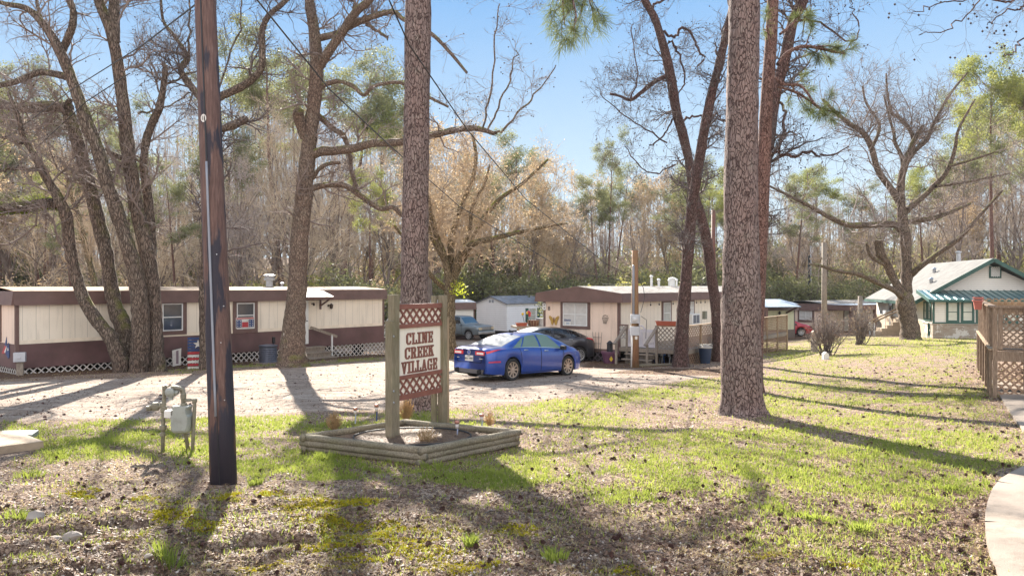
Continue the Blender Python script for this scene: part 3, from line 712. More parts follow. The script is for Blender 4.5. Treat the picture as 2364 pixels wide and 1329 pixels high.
# house number on the trim and on the wall, butterfly, wall basket
v8, z8 = H2.end(1257.5, 708); m = MB()
text_mb(m, '8', .42, face_matrix((-.035, v8, z8), (0, -1, 0), (0, 0, 1)), .008, bold=.015); m.build('house_number', M_white, h2)
v8, z8 = H2.end(1268, 712); m = MB()
text_mb(m, '8', .26, face_matrix((-.02, v8, z8), (0, -1, 0), (0, 0, 1)), .006); m.build('house_number', M_black, h2)
vb, zb = H2.end(1280, 739)
bf = thing('butterfly_ornament', 'golden metal butterfly ornament hung on the cream end wall', 'wall ornament', H2.w(-.03, vb, zb), H2.rz)
M_gold = simple('gold ornament', (.42, .26, .06), .45, .3, var=.35, vs=25)
for sg in (-1, 1):
    m = MB(); m.prism([(0, sg * a, b) for a, b in ((.02, 0), (.09, .12), (.2, .2), (.26, .19), (.25, .08), (.17, -.04), (.15, -.14), (.10, -.22), (.05, -.18), (.02, -.08))], (-.012, 0, 0)); m.build('wing', M_gold, bf)
m = MB(); m.lathe([(.01, -.12), (.025, -.02), (.02, .1), (.005, .14)], (-.02, 0, 0), 6); m.build('body', simple('brown body', (.2, .07, .02), .5), bf)
vb, zb = H2.end(1399, 738); bk = thing('wall_basket', 'small dark wire wall basket on the cream end wall', 'wall ornament', H2.w(-.03, vb, zb), H2.rz)
m = MB()
for k_ in range(5): m.tube([(-.03, -.14 + .07 * k_, .1), (-.07, (-.14 + .07 * k_) * .4, -.16)], .008, 5)
m.tube([(-.03, -.15, .1), (-.1, 0, .1), (-.03, .15, .1)], .01, 5); m.tube([(-.03, -.12, .16), (-.06, 0, .2), (-.03, .12, .16)], .012, 5); m.build('wire', M_black, bk)
vb, zb = H2.end(1306, 742.5); nt_ = thing('window_notice', 'small blue and white notice in the lower corner of the end window', 'notice', H2.w(-.06, *H2.end(1312, 744)), H2.rz)
m = MB(); m.box(-.008, 0, -.16, .16, -.14, .14); m.box(-.012, -.008, -.16, .16, .06, .14, 1); m.box(-.012, -.008, -.10, .06, -.08, .01, 2); m.build('sheet', [M_offw, M_navy, simple('pale print', (.35, .4, .45), .6)], nt_)
m = MB(); text_mb(m, 'NOTICE', .075, face_matrix((-.014, 0, .10), (0, -1, 0), (0, 0, 1)), .001); m.build('lettering', M_offw, nt_)
# trellis
p = gp(1382, 826); vb, _ = H2.end(1382); tr = thing('wire_trellis', 'thin dark fan shaped wire trellis against the cream end wall', 'trellis', H2.w(-.12, vb, 0), H2.rz)
m = MB()
for k_ in range(4): m.tube([(0, -.12 + .08 * k_, -.1), (0, -.22 + .147 * k_, .1 + 1.0)], .008, 5)
for zz, ww in ((.35, .15), (.62, .175), (.88, .195)): m.tube([(-.01, -ww, zz), (-.01, ww, zz)], .008, 5)
m.build('wire', M_black, tr)

# --- deck of home 2
dk = thing('lattice_deck', 'long weathered deck with lattice railings beside the home numbered 8', 'deck', H2.loc, H2.rz)
fz = z(2.5 - 2.55); rt = z(2.5 - 1.62); W2 = 2.8; DL = 14.4
m = MB()
for i in range(20): m.box(0, DL, -W2 + i * .14, -W2 + .135 + i * .14, fz - .035, fz)
m.build('floor', M_oldw, dk)
m = MB(); m.box(-.03, DL, -W2 - .03, -W2, fz - .18, fz + .003); m.box(-.04, -.004, -W2, -.01, fz - .16, fz + .004); m.build('rim_joist', M_oldw, dk)
m = MB(); lattice(m, 'f', .1, DL, fz + .04, rt - .04, W2 - .02, .13, .04, .008); m.build('rail_lattice', M_lat_t, dk)
m = MB(); lattice(m, 'e', -W2 + .1, -1.75, fz + .04, rt - .04, .0, .13, .04, .008); m.build('rail_lattice', M_oldw, dk)
m = MB(); lattice(m, 'e', -.38, -.02, rt - .55, rt - .04, .0, .13, .045, .008); m.build('rail_lattice', simple('pale lattice', (.4, .38, .35), .8), dk)
m = MB(); lattice(m, 'f', .1, DL, -1.0, fz - .18, W2 - .02, .15, .045, .01); m.build('skirt_lattice', M_lat_t, dk)
m = MB(); m.box(-.1, DL, -W2 - .09, -W2 + .05, rt, rt + .04); m.box(-.07, .07, -W2 + .05, -1.7, rt, rt + .04); m.build('top_rail', M_tanw, dk)
for i in range(9):
    m = MB(); u = i * DL / 8; m.box(u - .045, u + .045, -W2 - .075, -W2 - .032 + .03, -1.1, rt); m.build('post', M_tanw, dk)
for v in (-1.7, -.38):
    m = MB(); m.box(-.09, 0, v - .045, v + .045, -.5, rt + .02); m.build('post', M_oldw, dk)
m = MB(); m.box(-.1, .02, -.42, .0, rt - .02, rt + .03); m.build('top_rail', M_brown, dk)
# deck steps
st = thing('deck_steps', 'grey wooden steps with two sloping handrails up to the deck', 'steps', H2.loc, H2.rz)
m = MB()
for i in range(3):
    zz = fz - .2 * (i + 1); u = -.06 - .28 * i; m.box(u - .30, u, -1.66, -.41, zz - .045, zz); m.box(u - .03, u, -1.62, -.45, zz - .2, zz - .045)
m.build('tread', M_oldw, st)
for v in (-1.72, -.36):
    m = MB(); m.box(-1.0, -.92, v - .04, v + .04, -.45, fz + .25); m.build('rail_post', M_oldw, st)
    m = MB(); m.beam((-.02, v, rt - .02), (-1.15, v, fz + .22), .12, .05); m.build('handrail', M_oldw, st)
# baby gate
bg_ = thing('plastic_gate', 'mauve white plastic safety gate across the top of the deck steps', 'gate', H2.loc, H2.rz)
M_plw = simple('plastic white', (.50, .47, .50), .5, var=.08)
for v0, v1 in ((-1.68, -.98), (-.97, -.40)):
    m = MB(); a, b = fz + .06, fz + .78
    for q in ((v0, v1, a, a + .12), (v0, v1, b - .12, b), (v0, v0 + .08, a + .12, b - .12), (v1 - .08, v1, a + .12, b - .12)): m.box(-.06, -.03, *q[:2], *q[2:])
    for i in range(10): m.box(-.052, -.038, v0 + .08, v1 - .08, a + .12 + i * .048, a + .14 + i * .048)
    for i in range(9): m.box(-.055, -.035, v0 + .1 + i * (v1 - v0 - .2) / 8 - .01, v0 + .1 + i * (v1 - v0 - .2) / 8 + .01, a + .12, b - .12)
    m.build('panel', M_plw, bg_)
m = MB(); m.tube([(-.045, -1.2, fz + .78), (-.045, -1.08, fz + .92), (-.045, -.9, fz + .92), (-.045, -.78, fz + .78)], .03, 8); m.build('handle', M_plw, bg_)
# red planter on the rail
M_terra = simple('terracotta plastic', (.40, .10, .055), .55, var=.12)
def planter(label, loc, rz, L, mat, plant=True, h=.17, w_=.22):
    t = thing('planter_box', label, 'planter', loc, rz); m = MB()
    vs = [(sx * (L / 2 - (.03 if zz == 0 else 0)), sy * (w_ / 2 - (.03 if zz == 0 else 0)), zz) for zz in (0, h) for sy in (-1, 1) for sx in (-1, 1)]
    m.add(vs, [(0, 2, 3, 1), (0, 1, 5, 4), (2, 6, 7, 3), (0, 4, 6, 2), (1, 3, 7, 5)]); m.box(-L / 2 - .02, L / 2 + .02, -w_ / 2 - .02, w_ / 2 + .02, h - .035, h)
    m.build('box', mat, t); m = MB(); m.box(-L / 2 + .02, L / 2 - .02, -w_ / 2 + .02, w_ / 2 - .02, h + .001, h + .012); m.build('soil', M_dark, t)
    return t
vq = -2.2
planter('long orange red planter box on the deck rail behind the leaning trunk', H2.w(-.02, -2.22, rt + .045), H2.rz + math.pi / 2, 1.05, M_terra)

# --- home 3 (pale green) and home 4, home 5 behind, home 6 behind home 1
H3 = Fr(11.4, 56.4, .954, .30, -2.0)
h3 = mobile_home('mobile_home', 'pale green mobile home with metal roof beyond the deck, right of the big pine', H3, 12.0, 4.2, 2.5 - 1.45, 2.5 - 1.95, 2.5 - 3.5, 2.5 - 4.6, 2.5 - 4.5, sid=M_green, roofm=M_roofb, panel=simple('taupe panel', (.16, .13, .11), .7), rise=.35, gable=True, lat=False, over=.2, trim=simple('grey brown trim', (.15, .12, .115), .6))
u0, zc = H3.front(1812, 722); m = MB(); m.add([(u0 - 3.0, 0, zc + .9), (u0 + .3, 0, zc + .9), (u0 + .3, -1.6, zc + .55), (u0 - 3, -1.6, zc + .55), (u0 - 3.0, 0, zc + .86), (u0 + .3, 0, zc + .86), (u0 + .3, -1.6, zc + .51), (u0 - 3, -1.6, zc + .51)], [(0, 3, 2, 1), (4, 5, 6, 7), (2, 3, 7, 6), (1, 2, 6, 5), (3, 0, 4, 7)])
aw = m.build('porch_awning', M_roofb, h3); m = MB(); m.beam((u0 + .1, -.05, zc), (u0 + .1, -1.4, zc + .52), .1, .12); m.box(u0 - 2.9, u0 - 2.7, -1.5, -1.3, zc - 1.8, zc + .55); m.build('bracket', M_brown, aw)
u0, zc = H3.front(1798, 722); m = MB(); m.lathe([(.05, -.15), (.12, 0), (.06, .15)], (u0, -.1, zc), 6); m.build('wall_lamp', M_black, h3)
H4 = Fr(26.9, 64.0, .85, .53, -2.1)
h4 = mobile_home('mobile_home', 'distant cream mobile home with dark fascia behind the bare bushes', H4, 8.4, 4.2, 2.5 - 1.55, 2.5 - 2.15, 2.5 - 4.4, 2.5 - 4.7, 2.5 - 4.6, ends=M_pink, roofm=M_roof2, panel=M_brown2, rise=.25, lat=False, over=.1)
v0, za = H4.end(1842, 714); v1, zb = H4.end(1880, 744); window(h4, 'e', v0, v1, zb, za, trim=.2, pane=M_blind)
for px in (1955, 1982):
    u0, za = H4.front(px, 716); window(h4, 'f', u0 - .5, u0 + .5, za - 1.9, za, trim=.1, pane=M_screen, mull=False)
cp = thing('porch_roof', 'flat brown edged porch roof on posts in front of the distant cream home', 'porch', H4.loc, H4.rz)
m = MB(); zt = 2.5 - 1.6 - H4.z0; m.box(-.3, 7.6, -2.6, -.2, zt - .02, zt + .03); m.build('roof', M_roofb, cp)
m = MB(); m.box(-.34, 7.64, -2.66, -2.6, zt - .42, zt + .02); m.box(7.6, 7.66, -2.6, -.2, zt - .42, zt + .02); m.box(-.36, -.30, -2.6, -.2, zt - .42, zt + .02); m.build('fascia', M_brown, cp)
for u in (.2, 3.6, 7.2):
    m = MB(); m.box(u - .12, u + .12, -2.5, -2.26, -1.2, zt - .02); m.build('post', M_brown, cp)
H5 = Fr(30.5, 78, .93, .36, -2.2)
h5 = mobile_home('mobile_home', 'farthest home showing only a pale blue metal roof beside the white bungalow', H5, 14, 5, 2.5 - 2.0, 2.5 - 2.4, 2.5 - 4.5, 2.5 - 4.8, -2.3, sid=M_vinyl, roofm=M_roofb, rise=.55, gable=True, lat=False, trim=M_roofb)
H6 = Fr(-10.6, 56, .93, .37, -1.7)
h6 = mobile_home('mobile_home', 'white roofed home with brown fascia seen past the right end of the long home', H6, 8.2, 4.2, 2.5 - 1.30, 2.5 - 1.85, 2.5 - 3.9, 2.5 - 4.2, -1.8, sid=M_board, roofm=simple('white roof', (.62, .62, .62), .5), rise=.2, lat=False, panel=M_brown2)

# --- white vinyl home with gable
H7 = Fr(-.46, 66, .584, .812, -2.0)
h7 = thing('mobile_home', 'white lap sided home with grey gable roof and green shutters behind the cars', 'mobile home', H7.loc, H7.rz)
zw = 2.5 - 1.53 + 2.0; zr = 2.5 - .95 + 2.0; zb_ = 2.5 - 4.0 + 2.0; WW = 3.45; LL = 13
m = MB(); m.box(0, LL, 0, WW, zb_, zw); m.prism([(0, 0, zw), (0, WW, zw), (0, WW / 2, zr)], (.1, 0, 0)); m.prism([(LL - .1, 0, zw), (LL - .1, WW, zw), (LL - .1, WW / 2, zr)], (.1, 0, 0)); m.build('wall', M_vinyl, h7)
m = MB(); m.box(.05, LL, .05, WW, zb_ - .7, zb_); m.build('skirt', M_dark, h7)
m = MB()
for a, b in ((-.15, 1), (WW + .15, -1)):
    m.add([(-.2, a, zw - .03), (LL, a, zw - .03), (LL, WW / 2, zr + .05), (-.2, WW / 2, zr + .05), (-.2, a, zw - .09), (LL, a, zw - .09), (LL, WW / 2, zr - .01), (-.2, WW / 2, zr - .01)], [(0, 1, 2, 3), (4, 7, 6, 5), (0, 4, 5, 1), (1, 5, 6, 2), (3, 7, 4, 0)])
m.build('roof', M_shin2, h7)
m = MB(); pb(m, 'f', -.02, LL, .003, .02, zw - .3, zw - .06); m.build('gutter_board', M_white, h7)
for s in (-.16, .16):
    m = MB(); pb(m, 'e', WW / 2 + s - .11, WW / 2 + s + .11, .003, .03, zw + .02, zw + .28); m.build('gable_vent', simple('vent grey', (.3, .32, .35), .7), h7)
u0, za = H7.front(1220, 711); u1, zb = H7.front(1237, 743); window(h7, 'f', u0, u1, zb, za, trim=.08, tm=M_white, pane=M_screen, mull=False)
for pxa, pxb in ((1213, 1219), (1240, 1246)):
    a, _ = H7.front(pxa); b, _ = H7.front(pxb); m = MB(); pb(m, 'f', a, b, .003, .05, zb, za); m.build('shutter', M_dkgreen, h7)

# --- bungalow at the right
B = Fr(27.2, 48.0, .978, -.21, -.98)
bw = thing('bungalow', 'white bungalow with green trim, grey gable roof and brick base at the right', 'house', B.loc, B.rz)
zc = lambda q: 2.5 + q - B.z0
M_brick = N('painted brick'); k = M_brick
bk_ = k.n('ShaderNodeTexBrick', Vector=k.n('ShaderNodeCombineXYZ', X=k.math('ADD', k.xyz()[0], k.xyz()[1]), Y=k.xyz()[2]).outputs[0], Scale=1.0)
for a_, b_ in (('Color1', (.26, .18, .13, 1)), ('Color2', (.34, .29, .23, 1)), ('Mortar', (.30, .27, .23, 1)), ('Brick Width', .28), ('Row Height', .095), ('Mortar Size', .014)): bk_.inputs[a_].default_value = b_
cc = k.mix(k.ramp(k.noise(1.2, 5, .7), [(.53, 0.), (.57, .75)]), bk_.outputs[0], (.60, .58, .54))
k.col(cc).rough(.9).bump(bk_.outputs[1], -.4, .01); M_brick = k.m
m = MB(); m.box(0, 12, 0, 2.0, zc(-3.6), zc(-2.46)); m.build('brick_base', M_brick, bw)
m = MB(); m.box(-.05, 12, -.05, 1.98, zc(-2.46), zc(-2.38)); m.build('sill_cap', simple('tan cap', (.42, .36, .3), .8), bw)
m = MB(); m.box(.01, 12, .01, 2.0, zc(-2.38), zc(-.84)); m.prism([(.01, 0.01, zc(-.84)), (.01, 2.0, zc(-.84)), (.01, 2.0, zc(-.38))], (.05, 0, 0)); m.build('sunroom_wall', M_board, bw)
m = MB(); m.box(-.04, 12, -.06, 0.002, zc(-2.42), zc(-2.33)); m.box(-.04, 12, -.06, 0.002, zc(-1.0), zc(-.86)); m.box(-.03, .09, -.05, .004, zc(-2.33), zc(-1.0)); m.build('trim', M_dkgreen, bw)
for px0, px1 in ((2184, 2214.5), (2218.5, 2249), (2253, 2283), (2287, 2317), (2321, 2351)):
    a, _ = B.front(px0); b, _ = B.front(px1); window(bw, 'f', a, b, zc(-2.33), zc(-1.0), trim=.09, tm=M_dkgreen, fm=M_dkgreen, pane=simple('pale blind', (.55, .56, .48), .3), mull=False, split=.48)
for v0, v1 in ((.28, .95), (1.0, 1.75)): window(bw, 'e', v0, v1, zc(-2.3), zc(-1.02), trim=.13, tm=M_dkgreen, fm=M_dkgreen, mull=False, pane=M_screen)
# metal shed roof with standing ribs
m = MB(); a0, a1 = zc(-.86), zc(-.28); V0, V1 = -.45, 2.05
m.add([(-.35, V0, a0), (12.3, V0, a0), (12.3, V1, a1), (-.35, V1, a1), (-.35, V0, a0 - .05), (12.3, V0, a0 - .05), (12.3, V1, a1 - .05), (-.35, V1, a1 - .05)], [(0, 1, 2, 3), (4, 7, 6, 5), (0, 4, 5, 1), (1, 5, 6, 2), (2, 6, 7, 3), (3, 7, 4, 0)])
for i in range(31):
    u = -.33 + i * .4; m.beam((u + .02, V0, a0 + .02), (u + .02, V1, a1 + .02), .06, .05)
M_gmet = simple('green metal roofing', (.14, .25, .26), .30, metal=.5, var=.1)
m.build('sunroom_roof', M_gmet, bw)
m = MB(); m.beam((-.37, V0, a0 - .08), (-.37, V1, a1 - .08), .05, .2); m.box(-.4, 12.3, V0 - .05, V0 - .002, a0 - .17, a0 - .02); m.build('sunroom_fascia', M_dkgreen, bw)
# main body
m = MB(); ez = zc(-.62); rz_ = zc(1.66)
m.box(0, 8, 2.0, 13.5, zc(-2.3), ez); m.prism([(0, 2.0, ez), (8, 2.0, ez), (4, 2.0, rz_ - .25)], (0, .12, 0)); m.box(8, 12, 2.0, 12, zc(-2.3), ez - .4); m.build('wall', M_board, bw)
m = MB(); m.box(.01, 8, 2.01, 13.5, zc(-4.0), zc(-2.3)); m.build('foundation', simple('tan stucco', (.40, .31, .22), .9), bw)
def slope(m, x0, z0, x1, z1, y0, y1, t=.12):
    m.add([(x0, y0, z0), (x1, y0, z1), (x1, y1, z1), (x0, y1, z0), (x0, y0, z0 - t), (x1, y0, z1 - t), (x1, y1, z1 - t), (x0, y1, z0 - t)], [(0, 1, 2, 3), (4, 7, 6, 5), (0, 4, 5, 1), (1, 5, 6, 2), (2, 6, 7, 3), (3, 7, 4, 0)])
sl_ = (rz_ - ez + .1) / 4.0
m = MB(); slope(m, -.75, rz_ - 4.75 * sl_ + .15, 4, rz_ + .15, 1.2, 14.0); slope(m, 8.75, rz_ - 4.75 * sl_ + .15, 4.001, rz_ + .15, 1.2, 14.0); m.build('roof', M_shin, bw)
m = MB()
for x0 in (-.78, 8.78): m.beam((x0, 1.17, rz_ - 4.78 * sl_ + .04), (4, 1.17, rz_ + .04), .05, .24)
for x0 in (-.79, 8.79): m.beam((x0, 1.14, rz_ - 4.79 * sl_ + .02), (x0, 14, rz_ - 4.79 * sl_ + .02), .05, .2)
m.build('rake_board', M_dkgreen, bw)
ug, zg = B.front(2297, 628, 2.0); m = MB(); pb(m, 'f', ug - .36, ug + .36, -1.99, -1.94, zg - .4, zg + .4); vt = m.build('attic_vent', M_dkgreen, bw)
m = MB(); lattice(m, 'f', ug - .26, ug + .26, zg - .3, zg + .34, -1.93, .09, .05); m.build('vent_lattice', M_white, vt)
v0, za = B.end(2062, 686); v1, zb = B.end(2047, 728); window(bw, 'e', v0, v0 + 1.2, zc(-2.25), zc(-1.0), trim=.12, tm=M_dkgreen, fm=M_white, mull=False)
m = MB(); m.add([(0, v0 - .4, zc(-.9)), (0, v0 + 1.7, zc(-.9)), (-.9, v0 + 1.7, zc(-1.2)), (-.9, v0 - .4, zc(-1.2)), (0, v0 - .4, zc(-.94)), (0, v0 + 1.7, zc(-.94)), (-.9, v0 + 1.7, zc(-1.24)), (-.9, v0 - .4, zc(-1.24))], [(0, 3, 2, 1), (4, 5, 6, 7), (2, 3, 7, 6), (1, 2, 6, 5), (3, 0, 4, 7)]); m.build('window_awning', M_dkgreen, bw)
m = MB(); m.box(-.5, -.05, v0 + .2, v0 + .9, zc(-2.3), zc(-1.9)); m.build('window_air_conditioner', M_white, bw, bevel=.02)
for px, py, h in ((2173, 618, .3), (2112, 663, .3)):
    m = MB(); u = 1.3 if px == 2112 else 2.6; v = 4.5 if px == 2112 else 8; zz = rz_ + .15 - (4 - u) * sl_; m.lathe([(.12, 0), (.12, h), (.2, h), (.02, h + .12)], (u, v, zz), 8); m.build('roof_vent', M_gm, bw)
m = MB(); m.lathe([(.16, 0), (.16, .9), (.22, .92), (.22, 1.0), (.05, 1.05)], (4.4, 8.5, rz_ - .1), 10); m.build('flue', M_gm, bw)
# side steps of the bungalow
ss = thing('side_steps', 'pale concrete steps with two sloping rails at the left side of the bungalow', 'steps', B.w(-.05, 6.2, 0), B.rz)
ht = zc(-2.35)
for i in range(5):
    pass
m = MB()
for i in range(5): m.box(-.5 - .38 * i, 0 if i == 0 else -.12 - .38 * i, -.8, .6, -.3, ht - .22 * i - .05)
m.build('step', simple('tan concrete', (.44, .34, .24), .9, dirt=.3), ss)
for y in (-.75, .5):
    m = MB(); m.beam((-.1, y, ht + .75), (-2.3, y, ht - .35), .06, .1); m.build('handrail', M_tanw, ss)
    m = MB(); m.box(-2.15, -2.07, y - .04, y + .04, -.2, ht - .3); m.box(-1.1, -1.04, y - .03, y + .03, -.2, ht + .2); m.build('rail_post', M_white, ss)
gh = thing('garden_hose', 'green garden hose hung in loops by the corner window of the bungalow', 'hose', B.w(-.12, .15, zc(-2.5)), B.rz)
m = MB()
for i in range(5):
    m.tube([(-.02 - .012 * i, .1 * math.sin(q) * (1 + .2 * i), -.35 - .45 * (1 + .1 * i) * math.cos(q) * .8) for q in np.linspace(0, 6.28, 15)], .018, 6)
m.tube([(0, 0, .3), (-.1, .1, 0), (-.12, .05, -.9), (-.3, .3, -.85)], .018, 6); m.build('coil', M_dkgreen, gh)

# --- lattice deck at the right edge of the picture
DR = Fr(10.6, 16.3, .863, -.504, float(G0(10.6, 16.3)))
rd = thing('wooden_deck', 'weathered wooden deck with lattice panels at the right edge', 'deck', DR.loc, DR.rz)
zz = lambda q: 2.5 + q - DR.z0
M_rdw = wood('brown old deck wood', (.15, .10, .07), (.38, .28, .20))
fz2 = zz(-1.38); rt2 = zz(-.48)
m = MB()
for i in range(54): m.box(-.02, 5, .02 + i * .143, .155 + i * .143, fz2 - .035, fz2)
m.build('floor', M_rdw, rd)
m = MB(); m.box(-.04, 5, -.04, .0, fz2 - .26, fz2 - .04); m.box(-.05, -.012, .0, 7.75, fz2 - .24, fz2 - .038); m.build('rim_joist', M_rdw, rd)
m = MB(); m.box(-.12, -.02, 0, 7.75, fz2 - .035, fz2 + .002); m.build('edge_board', M_tanw, rd)
m = MB(); m.box(-.1, 5, -.07, .07, rt2, rt2 + .045); m.box(-.1, .05, .07, 7.75, rt2 + .002, rt2 + .04); m.build('top_rail', M_rdw, rd)
for u in (.0, .10, .56, 2.0, 3.5):
    m = MB(); m.box(u - .045, u + .045, -.045, .045, -.2 if u != .10 else fz2, rt2); m.build('post', M_rdw, rd)
for v in np.arange(.75, 7.8, .78):
    m = MB(); m.box(-.065, .025, v - .045, v + .045, fz2 - .3, rt2); m.build('post', M_rdw, rd)
for v in (.1, .9, 2.2, 3.6, 5.2, 6.6, 7.6):
    m = MB(); m.box(-.11, -.052, v - .06, v + .06, -.3, fz2 - .04); m.build('leg', M_rdw, rd)
m = MB(); lattice(m, 'f', .15, .52, fz2 + .06, rt2 - .05, -.01, .095, .035, .01); lattice(m, 'f', .60, 3.5, fz2 + .06, rt2 - .05, -.01, .095, .035, .01); m.build('rail_lattice', M_rdw, rd)
m = MB(); m.box(.12, .55, -.02, .02, fz2 + .03, fz2 + .07); m.box(.12, .55, -.02, .02, rt2 - .06, rt2 - .001); m.build('panel_frame', M_rdw, rd)
m = MB(); lattice(m, 'f', .06, 5, -.1, fz2 - .26, -.01, .11, .04, .01); m.build('skirt_lattice', M_lat_t, rd)
m = MB(); m.box(.0, 4.9, 7.7, 7.74, rt2 - .35, rt2); lattice(m, 'f', 0, 5, rt2 - .4, rt2 + .1, -7.6, .12, .04, .01); m.build('far_lattice', M_tanw, rd)
p = DR.w(-.05, 3.3, rt2 - .12); planter('salmon red planter box hung outside the rail of the right deck', p + Vector((-.2, 0, 0)), DR.rz + math.pi / 2, .6, simple('salmon plastic', (.42, .13, .10), .5), h=.24, w_=.2)
p = DR.w(-.05, 4.3, rt2 - .02); planter('salmon red planter tilted behind the other one on the right deck', p + Vector((-.15, 0, 0)), DR.rz + math.pi / 2, .5, MATS['salmon plastic'], h=.2, w_=.2)
# concrete walks
def slab(name, pts, th, mat, label, lift=.03):
    m = MB(); ps = [gp(a, b) if not isinstance(a, tuple) else Vector((*a, 0)) for a, b in pts]
    zt = max(float(G0(p.x, p.y)) for p in ps) + lift
    ps = [Vector((p.x, p.y, float(G0(p.x, p.y)) + lift)) for p in ps]
    m.prism(ps[::-1], (0, 0, -th)); o = m.build(name, mat); tag(o, label, kind='structure'); return o
pad = [(2500, 1075), (2364, 1085), (2338, 1098), (2310, 1115), (2292, 1138), (2281, 1168), (2275, 1200), (2276, 1240), (2283, 1275), (2294, 1310), (2306, 1345), (2330, 1400), (2800, 1400)]
slab('pavement', pad, .14, M_conc, 'curved edge of a pale concrete pad at the lower right', .06)
slab('path', [(2286, 880), (2297, 893), (2306, 912), (2322, 940), (2345, 975), (2364, 1000), (2560, 1060), (2560, 925), (2364, 895), (2330, 884)], .12, M_conc, 'concrete walk leading to the right deck', .05)
# old walk at the left
slab('concrete_slab', [(-60, 1006), (20, 1012), (50, 1016), (100, 1036), (0, 1049), (-60, 1056)], .13, simple('tan slab', (.36, .27, .19), .9, dirt=.4, bump=.5), 'tan concrete slab at the left edge', .12)

for nm, pts in (('joint', [(2275, 1218), (2330, 1222), (2400, 1232), (2500, 1244)]), ('joint', [(2300, 1122), (2330, 1128), (2364, 1130), (2450, 1140)])):
    ps = [gp(a, b) for a, b in pts]; m = MB(); m.tube([Vector((p.x, p.y, float(G0(p.x, p.y)) + .061)) for p in ps], .008, 4); o = m.build('pavement_joint', M_dark); tag(o, kind='structure')
# ---------------------------------------------------------------- utility pole
def pole_mat():
    k = N('creosoted pole wood'); v = k.mapv((9, 9, .55)); n = k.noise(5, 6, .65, v); z = k.xyz()[2]
    c = k.ramp(n, [(.3, (.07, .035, .028)), (.6, (.15, .085, .068)), (.8, (.25, .165, .135))])
    blk = k.ramp(k.math('ADD', k.noise(1.6, 5, .6, k.mapv((3.2, 3.2, .5))), k.math('MULTIPLY', k.math('SUBTRACT', 3.2, z), .03)), [(.485, 0.), (.535, .92)])
    c = k.mix(blk, c, (.022, .022, .035)); k.col(c).rough(.6).spec(.35).bump(n, .6, .02); return k.m
b0 = gp(517, 1116); topP = P(472, -60, b0.y + .25)
up = thing('utility_pole', 'tall dark creosoted wooden utility pole leaning slightly left in the foreground', 'utility pole', b0)
d_ = topP - b0; ext = d_ * 1.9
m = MB(); K = 14
m.tube([ext * (i / K) + Vector((0, 0, -.3 if i == 0 else 0)) for i in range(K + 1)], [.160 * (1 - .42 * i / K) for i in range(K + 1)], 24)
pl_ = m.build('pole', pole_mat(), up, smooth=True)
M_creo = wood('reddish pole plank', (.10, .04, .03), (.24, .12, .09), (9, 9, .5), .7)
rr = lambda t: .160 * (1 - .42 * t / 1.9)
def on_pole(t, ang, off=0):   # t along d_, ang from facing camera (towards -y), positive to the right
    c = d_ * t; r = rr(t) + off; return c + Vector((math.sin(ang + .40) * r, -math.cos(ang + .40) * r, 0))
m = MB(); m.tube([on_pole(t, -.43, .010) for t in np.linspace(.13, .62, 12)], .015, 8); m.build('conduit', simple('grey conduit', (.24, .25, .28), .5), up, smooth=True)
m = MB(); m.tube([on_pole(t, -.43, .004) for t in np.linspace(.62, 1.8, 14)], .009, 6); m.tube([on_pole(t, -.36, .002) for t in (.0, .07, .13)], .006, 5); m.build('ground_wire', M_black, up)
m = MB(); c = on_pole(.705, -.55, .004); q = Matrix.Rotation(-.15, 3, 'Z')
m.prism([c + q @ Vector((.035 * math.cos(a), 0, .05 * math.sin(a))) for a in np.linspace(0, 6.28, 17)[:-1]], q @ Vector((0, -.006, 0))); tg = m.build('pole_tag', M_offw, up)
m = MB(); 
for s in (-.011, .011): m.beam(c + q @ Vector((s, -.008, -.025)), c + q @ Vector((s, -.008, .025)), .005, .004)
m.build('tag_mark', M_black, tg)
m = MB()
for t, a in ((.27, .15), (.34, .5), (.16, .25), (.44, .1)):
    c = on_pole(t, a, .002); m.lathe([(.007, 0), (.007, .006)], c + Vector((0, -.006, 0)), 6, axis='y')
m.build('nail_head', M_alu, up)

# ---------------------------------------------------------------- meter pole by home 2
b1 = gp(1466, 848); mp = thing('meter_pole', 'short service pole with a round electric meter and grey boxes', 'meter pole', b1)
H_ = (848 - 578) / F * b1.y; s1 = b1.y / F
m = MB(); m.tube([(0, 0, -.3), (.0, 0, H_)], [.155, .115], 14); m.build('pole', wood('orange brown pole wood', (.20, .10, .055), (.40, .22, .12), (9, 9, .5), green=.3), mp, smooth=True)
m = MB(); m.tube([(-.13, -.03, -.2), (-.11, -.08, 1.5)], .045, 8); m.build('pvc_pipe', M_offw, mp, smooth=True)
m = MB(); m.tube([(-.08, -.13, 1.9), (-.08, -.12, H_ * .86), (-.06, -.02, H_ * .88)], .045, 8); m.build('conduit', MATS['grey conduit'], mp, smooth=True)
zc1 = (848 - 736) * s1; M_mbox = simple('meter box grey', (.42, .43, .45), .45)
m = MB(); m.box(-.20, .11, -.27, -.13, zc1 - .16, zc1 + .18); mb1 = m.build('meter_box', M_mbox, mp, bevel=.015)
m = MB(); m.lathe([(.12, -.30), (.12, -.27)], (-.06, 0, zc1), 18, axis='y'); m.lathe([(.02, -.40), (.075, -.385), (.09, -.30)], (-.06, 0, zc1), 18, axis='y'); m.box(-.10, -.02, -.405, -.388, zc1 - .02, zc1 + .02); m.build('meter', simple('meter glass', (.5, .5, .5), .15), mb1, smooth=False)
zc2 = (848 - 763) * s1
m = MB(); m.box(-.21, .12, -.25, -.12, zc2 - .17, zc2 + .17); m.box(.12, .16, -.2, -.1, zc2 - .17, zc1 + .18); m.build('breaker_box', M_mbox, mp, bevel=.015)
m = MB(); m.box(-.03, .06, -.19, -.12, zc2 - .32, zc2 - .2); m.build('small_box', M_offw, mp)
